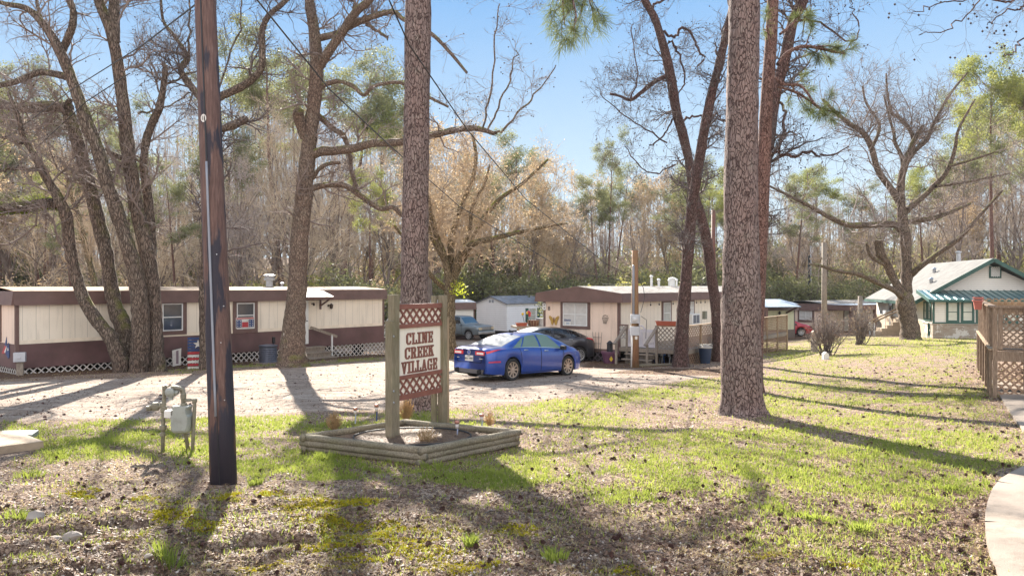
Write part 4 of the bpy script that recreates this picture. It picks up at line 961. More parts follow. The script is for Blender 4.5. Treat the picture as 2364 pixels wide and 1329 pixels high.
m = MB(); m.tube([(.12, -.1, H_ * .76), (.3, -.1, H_ * .68), (.36, -.05, H_ * .6), (.2, -.1, H_ * .47)], .012, 6); m.tube([(.2, -.15, 1.95), (.42, -.1, 1.8), (.40, -.05, 1.1)], .01, 6); m.build('loose_cable', M_black, mp)

# cables
def cable(name, label, pts, r=.014, sag=0):
    m = MB(); out = []
    for a, b in zip(pts[:-1], pts[1:]):
        for i in range(14):
            t = i / 14; p = a.lerp(b, t); p.z -= sag * 4 * t * (1 - t); out.append(p)
    out.append(pts[-1]); m.tube(out, r, 6); o = m.build(name, M_black); tag(o, label, 'cable'); return o
cable('service_cable', 'black cable sagging from upper left to the service pole', [P(545, -60, 9.5), P(760, 206, 13), P(907, 343, 17), P(1060, 476, 22), P(1310, 628, 30), P(1465, 652, b1.y)], .013)
cable('service_cable', 'thicker black cable passing in front of the middle pine', [P(880, -40, 10.5), P(945, 105, 11.8), P(1078, 299, 14.5), P(1214, 460, 19), P(1398, 608, 27), P(1462, 640, b1.y)], .012)
cable('service_cable', 'thin line crossing the sky behind the left tree branches', [P(300, 170, 22), P(200, 235, 24), P(0, 420, 30)], .016)
cable('service_cable', 'thin line running down past the left cluster toward the pole top', [P(480, -10, 9.3), P(330, 105, 14), P(170, 205, 20), P(0, 330, 27)], .012)
cable('service_cable', 'slack line strung from the service pole toward the brown gabled roof', [P(1465, 652, b1.y), P(1390, 655, 30)], .012, .05)

# distant poles
for px, y0, y1, r, Y, lab, mt in ((1903, 560, 800, .15, 46, 'dark wooden pole behind the bare bushes', M_oldw), (1868, 590, 720, .13, 75, 'distant dark pole left of the street lamp pole', M_dark), (1647, 485, 800, .14, 52, 'reddish brown pole between the crossed trunks and the big pine', M_creo), (1986, 683, 790, .16, 55, 'grey post end standing beside the distant porch', M_oldw)):
    p = P(px, y1, Y); p.z = gz(p.x, p.y); t = thing('wooden_pole', lab, 'pole', p); hh = P(px, y0, Y).z - p.z
    m = MB(); m.tube([(0, 0, -.3), (0, 0, hh)], [r * 1.15, r], 10); m.build('pole', mt, t, smooth=True)
    if px == 1903: m = MB(); m.beam((-.9, 0, hh - 1.0), (.6, .1, hh - .9), .08, .1); m.build('crossarm', M_oldw, t)
p = P(1884, 800, 80); p.z = gz(p.x, p.y); t = thing('street_lamp', 'distant street lamp with a small pale globe head above the bushes', 'street lamp', p); hh = P(1884, 566, 80).z - p.z
m = MB(); m.tube([(-.6, 0, -.3), (-.6, 0, hh)], .09, 8); m.tube([(-.6, 0, hh - .3), (0, 0, hh + .1)], .04, 6); m.build('pole', M_gm, t)
m = MB(); m.lathe([(.05, -.25), (.25, -.1), (.3, .1), (.15, .3)], (0, 0, hh), 10); m.build('lamp_head', M_white, t, smooth=True)

# ---------------------------------------------------------------- garden bed and the sign
BQ = [Vector((*p, float(G0(*p)))) for p in BEDQ]      # front, right, back, left
bed = thing('garden_bed', 'low diamond shaped bed edged with stacked weathered landscape timbers', 'garden bed', BQ[0])
M_timb = wood('landscape timber', (.12, .10, .072), (.34, .285, .21), (5, 5, 5), .9, green=.15)
rr_ = random.Random(3)
ctr = sum(BQ, Vector()) / 4
for L_ in range(3):
    for i in range(4):
        a = BQ[i] - BQ[0]; b = BQ[(i + 1) % 4] - BQ[0]; t = (b - a).normalized(); up_ = Vector((0, 0, .045 + .083 * L_))
        o1 = .02 if (i + L_) % 2 else -.07; jit = Vector((rr_.uniform(-.015, .015), rr_.uniform(-.015, .015), 0))
        m = MB(); n = 10; pts = [a + t * o1 + (b - a - t * 2 * o1) * (k / n) + up_ + jit + Vector((0, 0, rr_.uniform(-.004, .004))) for k in range(n + 1)]
        # rounded timber: octagonal flattened section
        m.tube(pts, .052 if L_ < 2 else .056, 10); m.build('timber', M_timb, bed, smooth=True)
m = MB(); K = 26; vs = []
for i in range(K + 1):
    for j in range(K + 1):
        s, t = i / K, j / K; p = (BQ[0] * (1 - s) + BQ[1] * s) * (1 - t) + (BQ[3] * (1 - s) + BQ[2] * s) * t - BQ[0]
        p.z += .13 + .05 * math.sin(math.pi * s) * math.sin(math.pi * t) + .03 * float(fbm(p.x * 8, p.y * 8, 5)); vs.append(p)
m.add(vs, [(i * (K + 1) + j, (i + 1) * (K + 1) + j, (i + 1) * (K + 1) + j + 1, i * (K + 1) + j + 1) for i in range(K) for j in range(K)])
k = N('mulch'); f_ = k.noise(60, 6, .8); cc = k.ramp(f_, [(.35, (.09, .055, .04)), (.55, (.25, .18, .14)), (.7, (.42, .33, .26))]); k.col(cc).rough(.95).bump(f_, 1, .03); M_mulch = k.m
m.build('mulch', M_mulch, bed, smooth=True)
def bedz(x, y): return float(G0(x, y)) + .17
# litter in the bed
n = 6000; s_ = rng.random((n, 2)); s, t = s_[:, :1], s_[:, 1:]
Q = np.array([[*q] for q in BQ]); P_ = (Q[0] * (1 - s) + Q[1] * s) * (1 - t) + (Q[3] * (1 - s) + Q[2] * s) * t
P_[:, 2] += .145 + .05 * np.sin(np.pi * s[:, 0]) * np.sin(np.pi * t[:, 0]) + .02
a = rng.random(n) * 6.28; L_ = .02 + .04 * rng.random(n); d1 = np.stack([np.cos(a) * L_, np.sin(a) * L_, (rng.random(n) - .4) * .03], -1); d2 = np.stack([-np.sin(a) * .003, np.cos(a) * .003, np.zeros(n)], -1)
V = np.stack([P_ - d1 - d2, P_ + d1 - d2, P_ + d1 + d2, P_ - d1 + d2], 1).reshape(-1, 3)
tag(mesh_np('pine_straw', V, np.arange(n * 4).reshape(-1, 4), leafmat('pine straw', (.16, .10, .07), (.42, .30, .20), .3, 9)), 'pale and brown pine straw covering the sign bed', 'pine straw', kind='stuff')
# drip hose ring
m = MB(); ring = []
for q in np.linspace(0, 6.28, 40):
    e = ctr + Vector((.78 * math.cos(q) * 1.15, .80 * math.sin(q), 0)); ring.append(Vector((e.x, e.y, bedz(e.x, e.y) + .03)))
m.tube(ring, .013, 6, cap=False); o = m.build('hose', M_black); tag(o, 'black irrigation hose laid in a ring inside the timber bed', 'hose')
# sign
M_post = wood('mossy post wood', (.14, .115, .075), (.36, .30, .21), (14, 14, .7), .85, green=.22)
M_post2 = wood('tan post wood', (.26, .18, .11), (.46, .35, .24), (14, 14, .7), .85)
def xz(px, Y): return (px - PX0) / F * Y
A_ = Vector((xz(909, 11.42), 11.42, 0)); B_ = Vector((xz(1021, 12.5), 12.5, 0)); dirS = (B_ - A_).normalized(); rzS = math.atan2(dirS.y, dirS.x); LS = (B_ - A_).length
gzs = bedz(A_.x, A_.y) - .12
sg = thing('village_sign', 'painted village sign with lattice panels standing between wooden posts', 'sign', (A_.x, A_.y, gzs), rzS)
ZS = lambda py, Y: CZ - (py - HY) / F * Y - gzs
tA = ZS(680, 11.42)
m = MB(); m.box(-.065, .07, -.06, .06, -.2, tA); m.build('post', M_post, sg, bevel=.006)
m = MB(); m.box(-.15, -.07, -.085, .045, -.2, ZS(740, 11.4)); m.build('post', M_post, sg, bevel=.006)
m = MB(); m.box(LS - .05, LS + .065, -.06, .06, -.2, tA - .02); m.build('post', M_post, sg, bevel=.006)
m = MB(); m.box(LS + .07, LS + .16, -.03, .07, -.2, ZS(733, 12.5)); m.build('post', M_post2, sg, bevel=.006)
m = MB(); m.box(LS - .12, LS - .052, .062, .15, -.2, tA - .03); m.build('post', M_post, sg, bevel=.006)
x0, x1 = .072, LS - .052; zt, zb = ZS(702.5, 11.45), ZS(926, 11.45)
M_sred = simple('maroon sign paint', (.20, .075, .055), .6, var=.22, bump=.1); M_sw = grooved('cream sign boards', (.80, .73, .62), step=.105, width=.02, dirt=.12)
hT = zt - zb
m = MB(); m.box(x0, x1, .0, .02, zb, zt); m.build('board', M_sw, sg)
bt, b2, b3, b4 = zt, zt - .265 * hT * 1.0 * .99, zb + .30 * hT, zb
rails = [(zt - .08, zt), (zt - .375, zt - .315), (zb + .32, zb + .38), (zb, zb + .08)]
for a, b in rails:
    m = MB(); m.box(x0, x1, -.035, -.001, a, b); m.build('rail', M_sred, sg)
for a, b in ((rails[1][1], rails[0][0]), (rails[3][1], rails[2][0])):
    m = MB(); lattice(m, 'f', x0 + .002, x1 - .002, a, b, .004, .118, .036, .008); m.build('lattice_panel', M_sred, sg)
m = MB(); 
for px_, pz_ in ((-.11, ZS(775, 11.4)), (-.11, ZS(900, 11.4)), (-.11, ZS(926, 11.4))): m.lathe([(.018, -.09), (.012, -.10), (.012, -.086)], (px_, 0, pz_), 8, axis='y')
m.build('bolt', M_gm, sg)
# letters: slab serif shapes
def R_(a, b, c, d): return [(a, b), (c, b), (c, d), (a, d)]
LET = {
 'I': (3.8, [R_(1, 0, 2.8, 7), R_(0, 0, 3.8, 1), R_(0, 6, 3.8, 7)]),
 'L': (5, [R_(.6, 0, 2.2, 7), R_(0, 6, 2.8, 7), R_(0, 0, 5, 1), R_(4.1, 0, 5, 2.6)]),
 'E': (5, [R_(.6, 0, 2.2, 7), R_(0, 0, 5, 1), R_(0, 6, 5, 7), R_(4.1, 0, 5, 2.3), R_(4.1, 4.7, 5, 7), R_(2, 3.05, 3.7, 4), R_(3.3, 2.5, 4, 4.5)]),
 'N': (6.2, [R_(.6, 0, 1.8, 7), R_(4.4, 0, 5.6, 7), R_(0, 6, 2.2, 7), R_(0, 0, 2.4, 1), R_(3.8, 6, 6.2, 7), [(.6, 7), (2.5, 7), (5.6, 0), (3.7, 0)]]),
 'C': (5.2, [[(5.2, 2.2), (5, 1.2), (3.9, 0), (1.5, 0), (0, 1.4), (0, 5.6), (1.5, 7), (3.9, 7), (5, 5.8), (5, 4.6), (3.9, 4.6), (3.8, 5.5), (3.3, 6), (2.2, 6), (1.7, 5.4), (1.7, 1.6), (2.2, 1), (3.3, 1), (3.9, 1.6), (3.9, 2.2)], R_(4.3, 4.4, 5.2, 7)]),
 'G': (5.8, [[(5.2, 3.4), (5.2, 0), (4.4, 0), (4.0, .5), (3.3, 0), (1.5, 0), (0, 1.4), (0, 5.6), (1.5, 7), (3.9, 7), (5, 5.8), (5, 4.6), (3.9, 4.6), (3.8, 5.5), (3.3, 6), (2.2, 6), (1.7, 5.4), (1.7, 1.6), (2.2, 1), (3.3, 1), (3.9, 1.6), (3.9, 3.4)], R_(4.3, 4.4, 5.2, 7), R_(3.0, 2.7, 5.8, 3.6)]),
 'R': (5.9, [R_(.6, 0, 2.2, 7), R_(0, 0, 2.9, 1), R_(0, 6, 2.9, 7), [(2, 7), (4.2, 7), (5.2, 6), (5.2, 4.4), (4.2, 3.1), (2, 3.1), (2, 4.1), (3.4, 4.1), (3.7, 4.6), (3.7, 5.6), (3.3, 6.1), (2, 6.1)], [(2.8, 3.5), (4.3, 3.5), (5.5, 0), (3.9, 0)], R_(3.7, 0, 5.9, .9)]),
 'K': (5.9, [R_(.6, 0, 2.2, 7), R_(0, 0, 2.9, 1), R_(0, 6, 2.9, 7), [(2, 2.8), (2, 4.4), (4, 6.5), (5.3, 6.5)], [(2.7, 3.9), (4, 4.7), (5.6, .4), (3.9, .4)], R_(3.4, 6, 5.8, 7), R_(3.4, 0, 5.9, 1)]),
 'V': (6, [[(.4, 6.6), (2.2, 6.6), (3.5, 1.6), (3.5, 0), (2.5, 0)], [(5.6, 6.6), (4.2, 6.6), (2.9, 1.6), (2.7, 0), (3.6, 0)], R_(0, 6, 2.8, 7), R_(3.6, 6, 6, 7)]),
 'A': (6.2, [[(2.4, 7), (3.7, 7), (5.7, .5), (4, .5), (2.9, 5)], [(2.4, 7), (3.3, 7), (1.8, .5), (.5, .5)], R_(1.5, 1.9, 4.4, 2.9), R_(0, 0, 2.4, 1), R_(3.4, 0, 6.2, 1)]) }
def word(txt, cx, cz, H, sxs=1.0, gap=.9):
    sc = H / 7; W_ = sum(LET[c][0] for c in txt) + gap * (len(txt) - 1); x = cx - W_ * sc * sxs / 2; m = MB()
    for c in txt:
        w_, prims = LET[c]
        for i, pr in enumerate(prims):
            m.prism([(x + a * sc * sxs, -.0005, cz + (b - 3.5) * sc) for a, b in pr], (0, -.012 - .0009 * i, 0))
        x += (w_ + gap) * sc * sxs
    return m
xc = (x0 + x1) / 2
zl = lambda py: ZS(py, 11.95)
word('CLINE', xc, zl(779.5), .185, .90).build('lettering', M_sred, sg)
word('CREEK', xc - .005, zl(812), .185, .92).build('lettering', M_sred, sg)
word('VILLAGE', xc, zl(844), .19, .83, .7).build('lettering', M_sred, sg)
# solar stakes
for px, py, lab, h in ((820, 990, 'copper topped solar stake light at the left of the timber bed', .24), (869, 984, 'dark blue solar stake light beside the left sign post', .26), (1055, 1030, 'clear solar stake light near the front corner of the bed', .26), (1112, 1005, 'solar stake light tilted at the right of the timber bed', .22)):
    p = gp(px, py); p.z = bedz(p.x, p.y) - .02
    Y_ = p.y; t = thing('solar_stake_light', lab, 'garden light', p, 0)
    m = MB(); m.tube([(0, 0, -.05), (0.01, 0, h * .5)], .012, 6); m.build('stake', M_navy if px == 869 else simple('clear blue grey', (.3, .33, .45), .3), t)
    m = MB(); m.lathe([(.025, h * .5), (.03, h * .8)], n=10); m.build('lens', simple('pale lens', (.55, .50, .48), .2), t, smooth=True)
    m = MB(); m.lathe([(.04, h * .8), (.042, h * .95), (.03, h)], n=10); m.build('cap', simple('copper cap', (.42, .20, .15), .4, .3), t, smooth=True)

# ---------------------------------------------------------------- gas meter
M_gas = simple('tan grey gas pipe', (.20, .18, .13), .6, var=.2, vs=8, dirt=.4, bump=.2)
M_gasm = simple('gas meter casting', (.31, .32, .29), .5, var=.12, dirt=.35)
g0 = gp(410, 1043); sgm = g0.y / F
gm = thing('gas_meter', 'grey gas meter hung on tan pipes beside the utility pole', 'gas meter', g0)
def q_(px, py, y=0): return Vector(((px - 410) * sgm, y, (1043 - py) * sgm))
m = MB(); r = .028
m.tube([q_(375, 1060), q_(376, 985), q_(379, 895), q_(383, 891), q_(400, 893), q_(415, 897), q_(423, 900), q_(424, 912), q_(423, 940)], r, 10); m.build('inlet_pipe', M_gas, gm, smooth=True)
m = MB(); m.tube([q_(398, 893, .03), q_(412, 896, .06), q_(416, 910, .07), q_(420, 990, .09), q_(428, 1050, .1)], r, 10); m.build('rear_pipe', M_gas, gm, smooth=True)
m = MB(); m.tube([q_(424, 925), q_(440, 923), q_(449, 924), q_(449, 935), q_(446, 1000), q_(443, 1060)], r * .95, 10); m.build('outlet_pipe', M_gas, gm, smooth=True)
m = MB()
for px, py, rr2, h in ((376, 987, .055, 10), (375, 1003, .045, 8), (378, 945, .05, 12), (423, 915, .045, 12), (424, 935, .05, 8), (449, 925, .04, 7), (380, 895, .038, 8), (400, 894, .036, 5), (376, 934, .048, 8)):
    c = q_(px, py); m.lathe([(rr2 * .8, -h * sgm * .6), (rr2, -h * sgm * .4), (rr2, h * sgm * .4), (rr2 * .8, h * sgm * .6)], c, 8)
m.build('fitting', M_gas, gm)
m = MB(); c = q_(394, 905); m.lathe([(.03, -.07), (.07, -.05), (.07, .05), (.04, .07)], c, 14, axis='y'); m.lathe([(.035, -.12), (.04, 0)], c, 10); m.tube([c, c + Vector((.11, 0, -.01))], .03, 8); m.build('regulator', M_gasm, gm, smooth=False)
m = MB(); c = q_(360, 940); m.tube([c + Vector((-.09, -.02, .01)), c + Vector((.1, 0, .01))], .03, 8); m.lathe([(.05, -.06), (.065, -.02), (.065, .03), (.04, .06)], c + Vector((-.01, 0, .01)), 10); m.lathe([(.03, -.03), (.05, 0), (.05, .04)], c + Vector((-.09, -.02, -.02)), 8); m.build('relief_valve', M_gas, gm)
mb_ = MB(); hw = .105
prof = [(.0, -.33), (.085, -.33), (.105, -.30), (.118, -.22), (.118, -.08), (.095, -.05), (.09, .02), (.10, .05), (.1, .07), (.0, .07)]
cx_, cz_ = q_(421, 948).x, q_(421, 948).z
vs = []; 
for yy, sc in ((-.13, .82), (-.11, .95), (-.06, 1.), (.05, 1.), (.09, .9)):
    for a, b in prof[1:-1] : vs.append((cx_ + a * sc * 1.15, yy, cz_ + b * (1 if b > 0 else sc)))
    for a, b in prof[-2:0:-1]: vs.append((cx_ - a * sc * 1.15, yy, cz_ + b * (1 if b > 0 else sc)))
nn = len(vs) // 5
mb_.add(vs, [(i * nn + j, i * nn + (j + 1) % nn, (i + 1) * nn + (j + 1) % nn, (i + 1) * nn + j) for i in range(4) for j in range(nn)] + [tuple(range(nn)), tuple(4 * nn + j for j in range(nn - 1, -1, -1))])
mb_.box(cx_ - .13, cx_ + .13, -.07, .05, cz_ + .045, cz_ + .075); mt_ = mb_.build('meter_body', M_gasm, gm, bevel=.008)
m = MB(); c = q_(396, 953); m.box(c.x - .055, c.x + .045, -.13, .0, c.z - .05, c.z + .05); m.build('index_box', M_offw, mt_)

# ---------------------------------------------------------------- cars
def make_car(label, loc, heading, body, L=4.845, prof=None, glass=None, rim=None, suv=0, details=True, tail=True, wheel_r=.335, xw=None, name='parked_car', bed=False, group=None):
    root = thing(name, label, 'truck' if bed else 'car', loc, heading)
    XT, ZT = zip(*prof['top']); XB, ZB = zip(*prof['belt']); XH, ZH = zip(*prof['half']); XR, ZR = zip(*prof['roofw'])
    top = lambda x: float(np.interp(x, XT, ZT)); belt = lambda x: float(np.interp(x, XB, ZB)); half = lambda x: float(np.interp(x, XH, ZH)); rw = lambda x: float(np.interp(x, XR, ZR))
    def sm(f): return lambda x: sum(f(x + d) * w_ for d, w_ in ((-.10, .12), (-.05, .2), (0, .36), (.05, .2), (.10, .12)))
    top, belt, half, rw = map(sm, (top, belt, half, rw)); z0b = prof.get('z0', .22); ra = wheel_r + .055
    def low(x):
        z_ = z0b + .10 * max(0, (x0c + .5 - x)) + .12 * max(0, x - (x1c - .45))
        for c in xw:
            if abs(x - c) < ra: z_ = max(z_, wheel_r + math.sqrt(ra * ra - (x - c) ** 2) * 1.0)
        return z_
    x0c, x1c = prof['half'][0][0], prof['half'][-1][0]
    def sec(x):
        zl, bl, w_, r_, zt_ = low(x), belt(x), half(x), rw(x), top(x); zt_ = max(zt_, bl + .015); gf = min(1, max(0, (zt_ - bl) / .3))
        zs = [zl + (bl - zl) * t for t in (0, .12, .45, .72, .9, 1)]; ws = [w_ * t for t in (.955, .985, 1., .995, .975, .95)]
        pts = list(zip(ws, zs)); e = w_ * .95
        pts.append((e + (r_ - e) * .08, bl + (zt_ - bl) * .06)); pts.append((e + (r_ - e) * .55 + .03 * gf, bl + (zt_ - bl) * .5))
        pts.append((r_ + .03 * gf, bl + (zt_ - bl) * .86)); pts.append((r_ * .9, zt_ - .02 * gf - .004)); pts.append((r_ * .5, zt_ + .004)); pts.append((0, zt_ + .012)); return pts
    NV = 12
    def Sf(x, v, off=0.):
        x_ = min(max(x, x0c), x1c); p = sec(x_); i = int(min(max(v, 0), NV - 1.001)); t = v - i
        a, b = p[i], p[i + 1]; y = a[0] + (b[0] - a[0]) * t; z_ = a[1] + (b[1] - a[1]) * t
        if off:
            ty, tz = b[0] - a[0], b[1] - a[1]; l = math.hypot(ty, tz) + 1e-9; y += off * tz / l; z_ += -off * ty / l
        return y, z_
    def strip(m, fn, smooth=True): pass
    xs = sorted(set(list(np.arange(x0c, x1c, .05)) + [x1c] + [c + s * ra for c in xw for s in (-1, 1)] + [c + s * ra * .96 for c in xw for s in (-1, 1)]))
    m = MB(); rings = []
    for x in xs:
        p = sec(x); rings.append([(x, -a, b) for a, b in p] + [(x, a, b) for a, b in p[-2::-1]])
    n = len(rings[0]); vs = [v for r in rings for v in r]
    fs = [(i * n + j, i * n + j + 1, (i + 1) * n + j + 1, (i + 1) * n + j) for i in range(len(xs) - 1) for j in range(n - 1)]
    fs += [tuple(range(n)), tuple((len(xs) - 1) * n + j for j in range(n - 1, -1, -1))]
    m.add(vs, fs); m.build('body', body, root, smooth=True).data.polygons[-1].use_smooth = False
    m = MB(); hw = half(0) - .26; m.box(x0c + .15, x1c - .15, -hw, hw, z0b - .02, .72); m.build('underbody', M_dark, root)
    def patch(m, quad, off=.007, side=(1, -1), n_=10, mi=0):
        """quad in (x, v): bl, br, tr, tl"""
        for sd_ in side:
            b0_ = len(m.v); vs = []
            for i in range(n_ + 1):
                for j in range(n_ + 1):
                    s, t = i / n_, j / n_
                    x = (quad[0][0] * (1 - s) + quad[1][0] * s) * (1 - t) + (quad[3][0] * (1 - s) + quad[2][0] * s) * t
                    v = (quad[0][1] * (1 - s) + quad[1][1] * s) * (1 - t) + (quad[3][1] * (1 - s) + quad[2][1] * s) * t
                    y, z_ = Sf(x, v, off); vs.append((x, y * sd_, z_))
            fs = [(i * (n_ + 1) + j, (i + 1) * (n_ + 1) + j, (i + 1) * (n_ + 1) + j + 1, i * (n_ + 1) + j + 1) for i in range(n_) for j in range(n_)]
            if sd_ > 0: fs = [f[::-1] for f in fs]
            m.add(vs, fs, mi)
    def wpatch(m, xa, xb, w0, w1, off=.008, n_=12):
        """top patch between x=xa (edge 1) and xb, half widths as fraction of v range"""
        for sd_ in (1, -1): patch(m, [(xa, w0), (xb, w0), (xb, NV - 1.001), (xa, NV - 1.001)], off, (sd_,), n_)
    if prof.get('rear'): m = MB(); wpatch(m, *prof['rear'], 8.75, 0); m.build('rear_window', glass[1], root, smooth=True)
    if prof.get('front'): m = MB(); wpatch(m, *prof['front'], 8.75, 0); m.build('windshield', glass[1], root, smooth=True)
    for q in prof['side']: 
        for sd_ in (1, -1): m = MB(); patch(m, q, .008, (sd_,)); m.build('side_window', glass[0], root, smooth=True)
    for q in prof.get('seams', []):
        for sd_ in (1, -1): m = MB(); patch(m, q, .0035, (sd_,), n_=14); m.build('door_gap', M_dark, root)
    for q in prof.get('chrome', []):
        for sd_ in (1, -1): m = MB(); patch(m, q, .011, (sd_,), n_=16); m.build('window_trim', M_alu, root)
    for x, v in prof.get('handles', []):
      for sd_ in (1, -1):
        m = MB()
        if 1: y, z_ = Sf(x, v); m.tube([(x - .09, sd_ * (y + .005), z_), (x - .06, sd_ * (y + .035), z_ + .005), (x + .06, sd_ * (y + .035), z_ + .005), (x + .09, sd_ * (y + .005), z_)], .014, 6)
        m.build('door_handle', M_alu, root)
    # mirrors
    x, v = prof['mirror']; 
    for sd_ in (1, -1):
        m = MB(); y, z_ = Sf(x, v); 
        m.add([(x + dx * sx, sd_ * (y + .05 + dy * .19), z_ + .02 + dz) for dx, sx in ((-.05, 1), (.07, 1)) for dy in (0, 1) for dz in (-.04 * (1 if dy else 1.), .10)], [(0, 1, 3, 2), (4, 6, 7, 5), (0, 4, 5, 1), (2, 3, 7, 6), (0, 2, 6, 4), (1, 5, 7, 3)]); m.beam((x, sd_ * (y - .02), z_), (x, sd_ * (y + .08), z_ + .03), .05, .03)
        m.build('mirror', body if not prof.get('bm') else M_black, root, smooth=False, bevel=.02)
    # wheels
    M_tyre = simple('tyre rubber', (.022, .021, .021), .85, var=.2)
    for c in xw:
        for sd_ in (1, -1):
            yo = half(c) - .03; r = wheel_r; s = sd_
            m = MB(); m.lathe([(r * .6, s * (yo - .20)), (r * .94, s * (yo - .21)), (r, s * (yo - .17)), (r, s * (yo - .03)), (r * .94, s * (yo + .005)), (r * .74, s * (yo + .0)), (r * .72, s * (yo - .05))], (c, 0, r), 32, axis='y')
            wh = m.build('wheel', M_tyre, root, smooth=True)
            m = MB(); m.lathe([(r * .70, s * (yo - .10)), (r * .72, s * (yo - .006)), (r * .66, s * (yo - .01)), (r * .65, s * (yo - .09))], (c, 0, r), 32, axis='y')
            nsp = prof.get('spokes', 9)
            for i in range(nsp):
                a = 2 * math.pi * i / nsp; ca, sa = math.cos(a), math.sin(a)
                m.beam((c + ca * r * .1, s * (yo - .035), r + sa * r * .1), (c + ca * r * .68, s * (yo - .02), r + sa * r * .68), .045 * prof.get('sw', 1), .03, 0, (0, s, 0))
            m.lathe([(.03, s * (yo - .10)), (r * .19, s * (yo - .05)), (r * .17, s * (yo - .015)), (.01, s * (yo - .01))], (c, 0, r), 14, axis='y')
            m.build('rim', rim or M_alu, wh)
            m = MB(); m.lathe([(r * .64, s * (yo - .13)), (r * .64, s * (yo - .12))], (c, 0, r), 20, axis='y'); m.build('brake', M_dark, wh)
    return root, Sf, patch, half, top, belt
M_blue = N('metallic blue car paint'); k = M_blue; k.col(k.mix(k.ramp(k.noise(1.2, 5, .7), [(.4, 0.), (.8, .30)]), (.010, .055, .32), (.12, .14, .24))).rough(.28); k.b.inputs['Metallic'].default_value = .35; k.b.inputs['Coat Weight'].default_value = .8; k.b.inputs['Coat Roughness'].default_value = .08; M_blue = k.m
M_grey = simple('graphite car paint', (.045, .045, .055), .3, .4, var=.1, coat=.7)
M_tgrey = simple('two tone grey truck paint', (.17, .20, .22), .35, .3, var=.1, coat=.4)
M_cred = simple('red car paint', (.42, .012, .03), .35, .1, var=.1, coat=.5)
def carglass(name, c, r=.05):
    k = N(name); k.col(c).rough(r).spec(.8); MATS[name] = k.m; return k.m
G_tint = carglass('tinted glass', (.010, .011, .013)); G_glint = carglass('dusty glint glass', (.30, .31, .32), .22); G_side = carglass('green glass', (.13, .19, .14), .1)  # dusty rear glass: sun glint and sky reflection painted into its pale grey
M_tail = simple('red tail lens', (.55, .02, .03), .25, var=.1, coat=.5); M_wl = simple('clear lens', (.7, .65, .6), .2); M_brz = simple('machined bronze rim', (.50, .40, .33), .35, .7)
SED = dict(top=[(-2.42, .93), (-2.30, 1.00), (-1.75, 1.03), (-1.0, 1.29), (-.55, 1.40), (0, 1.445), (.35, 1.44), (.75, 1.36), (1.45, 1.05), (1.6, 1.01), (2.1, .90), (2.35, .80), (2.43, .70)],
           belt=[(-2.42, .88), (-2.2, .95), (-1.6, .985), (-.8, .97), (1.0, .90), (1.5, .89), (2.1, .80), (2.35, .70), (2.43, .62)],
           half=[(-2.42, .62), (-2.36, .76), (-2.2, .86), (-1.8, .905), (-.5, .915), (.8, .915), (1.7, .895), (2.1, .83), (2.33, .70), (2.43, .50)],
           roofw=[(-2.42, .55), (-2.0, .70), (-1.6, .68), (-1.0, .62), (-.4, .60), (.3, .60), (.8, .63), (1.4, .74), (1.9, .72), (2.43, .42)],
           rear=(-1.72, -.72), front=(.62, 1.42), z0=.20, mirror=(.92, 5.6), spokes=9, sw=1.0,
           side=[[(-.94, 6.2), (-.52, 6.2), (-.30, 8.3), (-.62, 7.6)][:0] or [(-.98, 6.15), (-.12, 6.15), (-.17, 8.35), (-.62, 8.25)], [(-.03, 6.15), (1.02, 6.1), (.42, 8.2), (-.08, 8.35)], [(-1.38, 6.3), (-1.04, 6.15), (-.70, 8.2), (-1.05, 7.4)]],
           seams=[[(-.09, .5), (-.066, .5), (-.066, 5.95), (-.09, 5.95)], [(1.095, .5), (1.12, .5), (1.065, 5.9), (1.04, 5.9)], [(-1.025, 1.2), (-1.0, 1.2), (-1.155, 5.9), (-1.18, 5.9)], [(-1.0, .45), (1.1, .45), (1.1, .62), (-1.0, .62)]],
           chrome=[[(-1.42, 6.05), (1.2, 6.02), (1.2, 6.12), (-1.42, 6.18)]], handles=[(-.82, 4.5), (.18, 4.4)], bm=1)
rwp = gp(1178, 877); fwp = gp(1310, 859)
hd = math.atan2(.75, .66); cc_ = (Vector((-.03, 22.7, 0)) + Vector((1.815, 24.8, 0))) / 2
perp = Vector((-math.sin(hd), math.cos(hd), 0)); cpos = cc_ + perp * .80; cpos.z = gz(cpos.x, cpos.y) - .01
car, Sf, patch, half, top, belt = make_car('blue four door sedan seen from its rear right corner on the sandy drive', cpos, hd, M_blue, prof=SED, glass=(G_side, G_glint), rim=M_brz, xw=(-1.40, 1.395), wheel_r=.34)
car.rotation_euler = (0, math.radians(2.2), hd)
# tail lights, plate, badge, bumper, exhausts
m = MB(); patch(m, [(-2.40, 4.1), (-1.72, 5.55), (-1.70, 6.0), (-2.40, 5.7)], .012); 
for s in (1, -1): m.box(-2.445, -2.40, min(s * .26, s * .63), max(s * .26, s * .63), .79, .905)
tl = m.build('tail_light', M_tail, car, smooth=False)
m = MB(); 
for s in (1, -1): m.box(-2.452, -2.44, min(s * .33, s * .60), max(s * .33, s * .60), .815, .87)
m.build('reverse_lens', M_wl, tl)
m = MB(); m.box(-2.45, -2.42, -.16, .16, .60, .765); pt = m.build('license_plate', M_offw, car)
m = MB(); text_mb(m, 'BZC-1979', .075, face_matrix((-2.453, 0, .67), (0, -1, 0), (0, 0, 1)), .002, bold=.002); text_mb(m, 'TEXAS', .045, face_matrix((-2.453, 0, .735), (0, -1, 0), (0, 0, 1)), .002); m.build('lettering', M_black, pt)
m = MB(); m.lathe([(.065, -2.45), (.065, -2.44)], (0, 0, .865), 18, axis='x'); m.lathe([(.05, -2.455), (.05, -2.449)], (0, 0, .865), 18, 1, axis='x'); m.build('badge', [M_alu, M_blue], car)
m = MB()
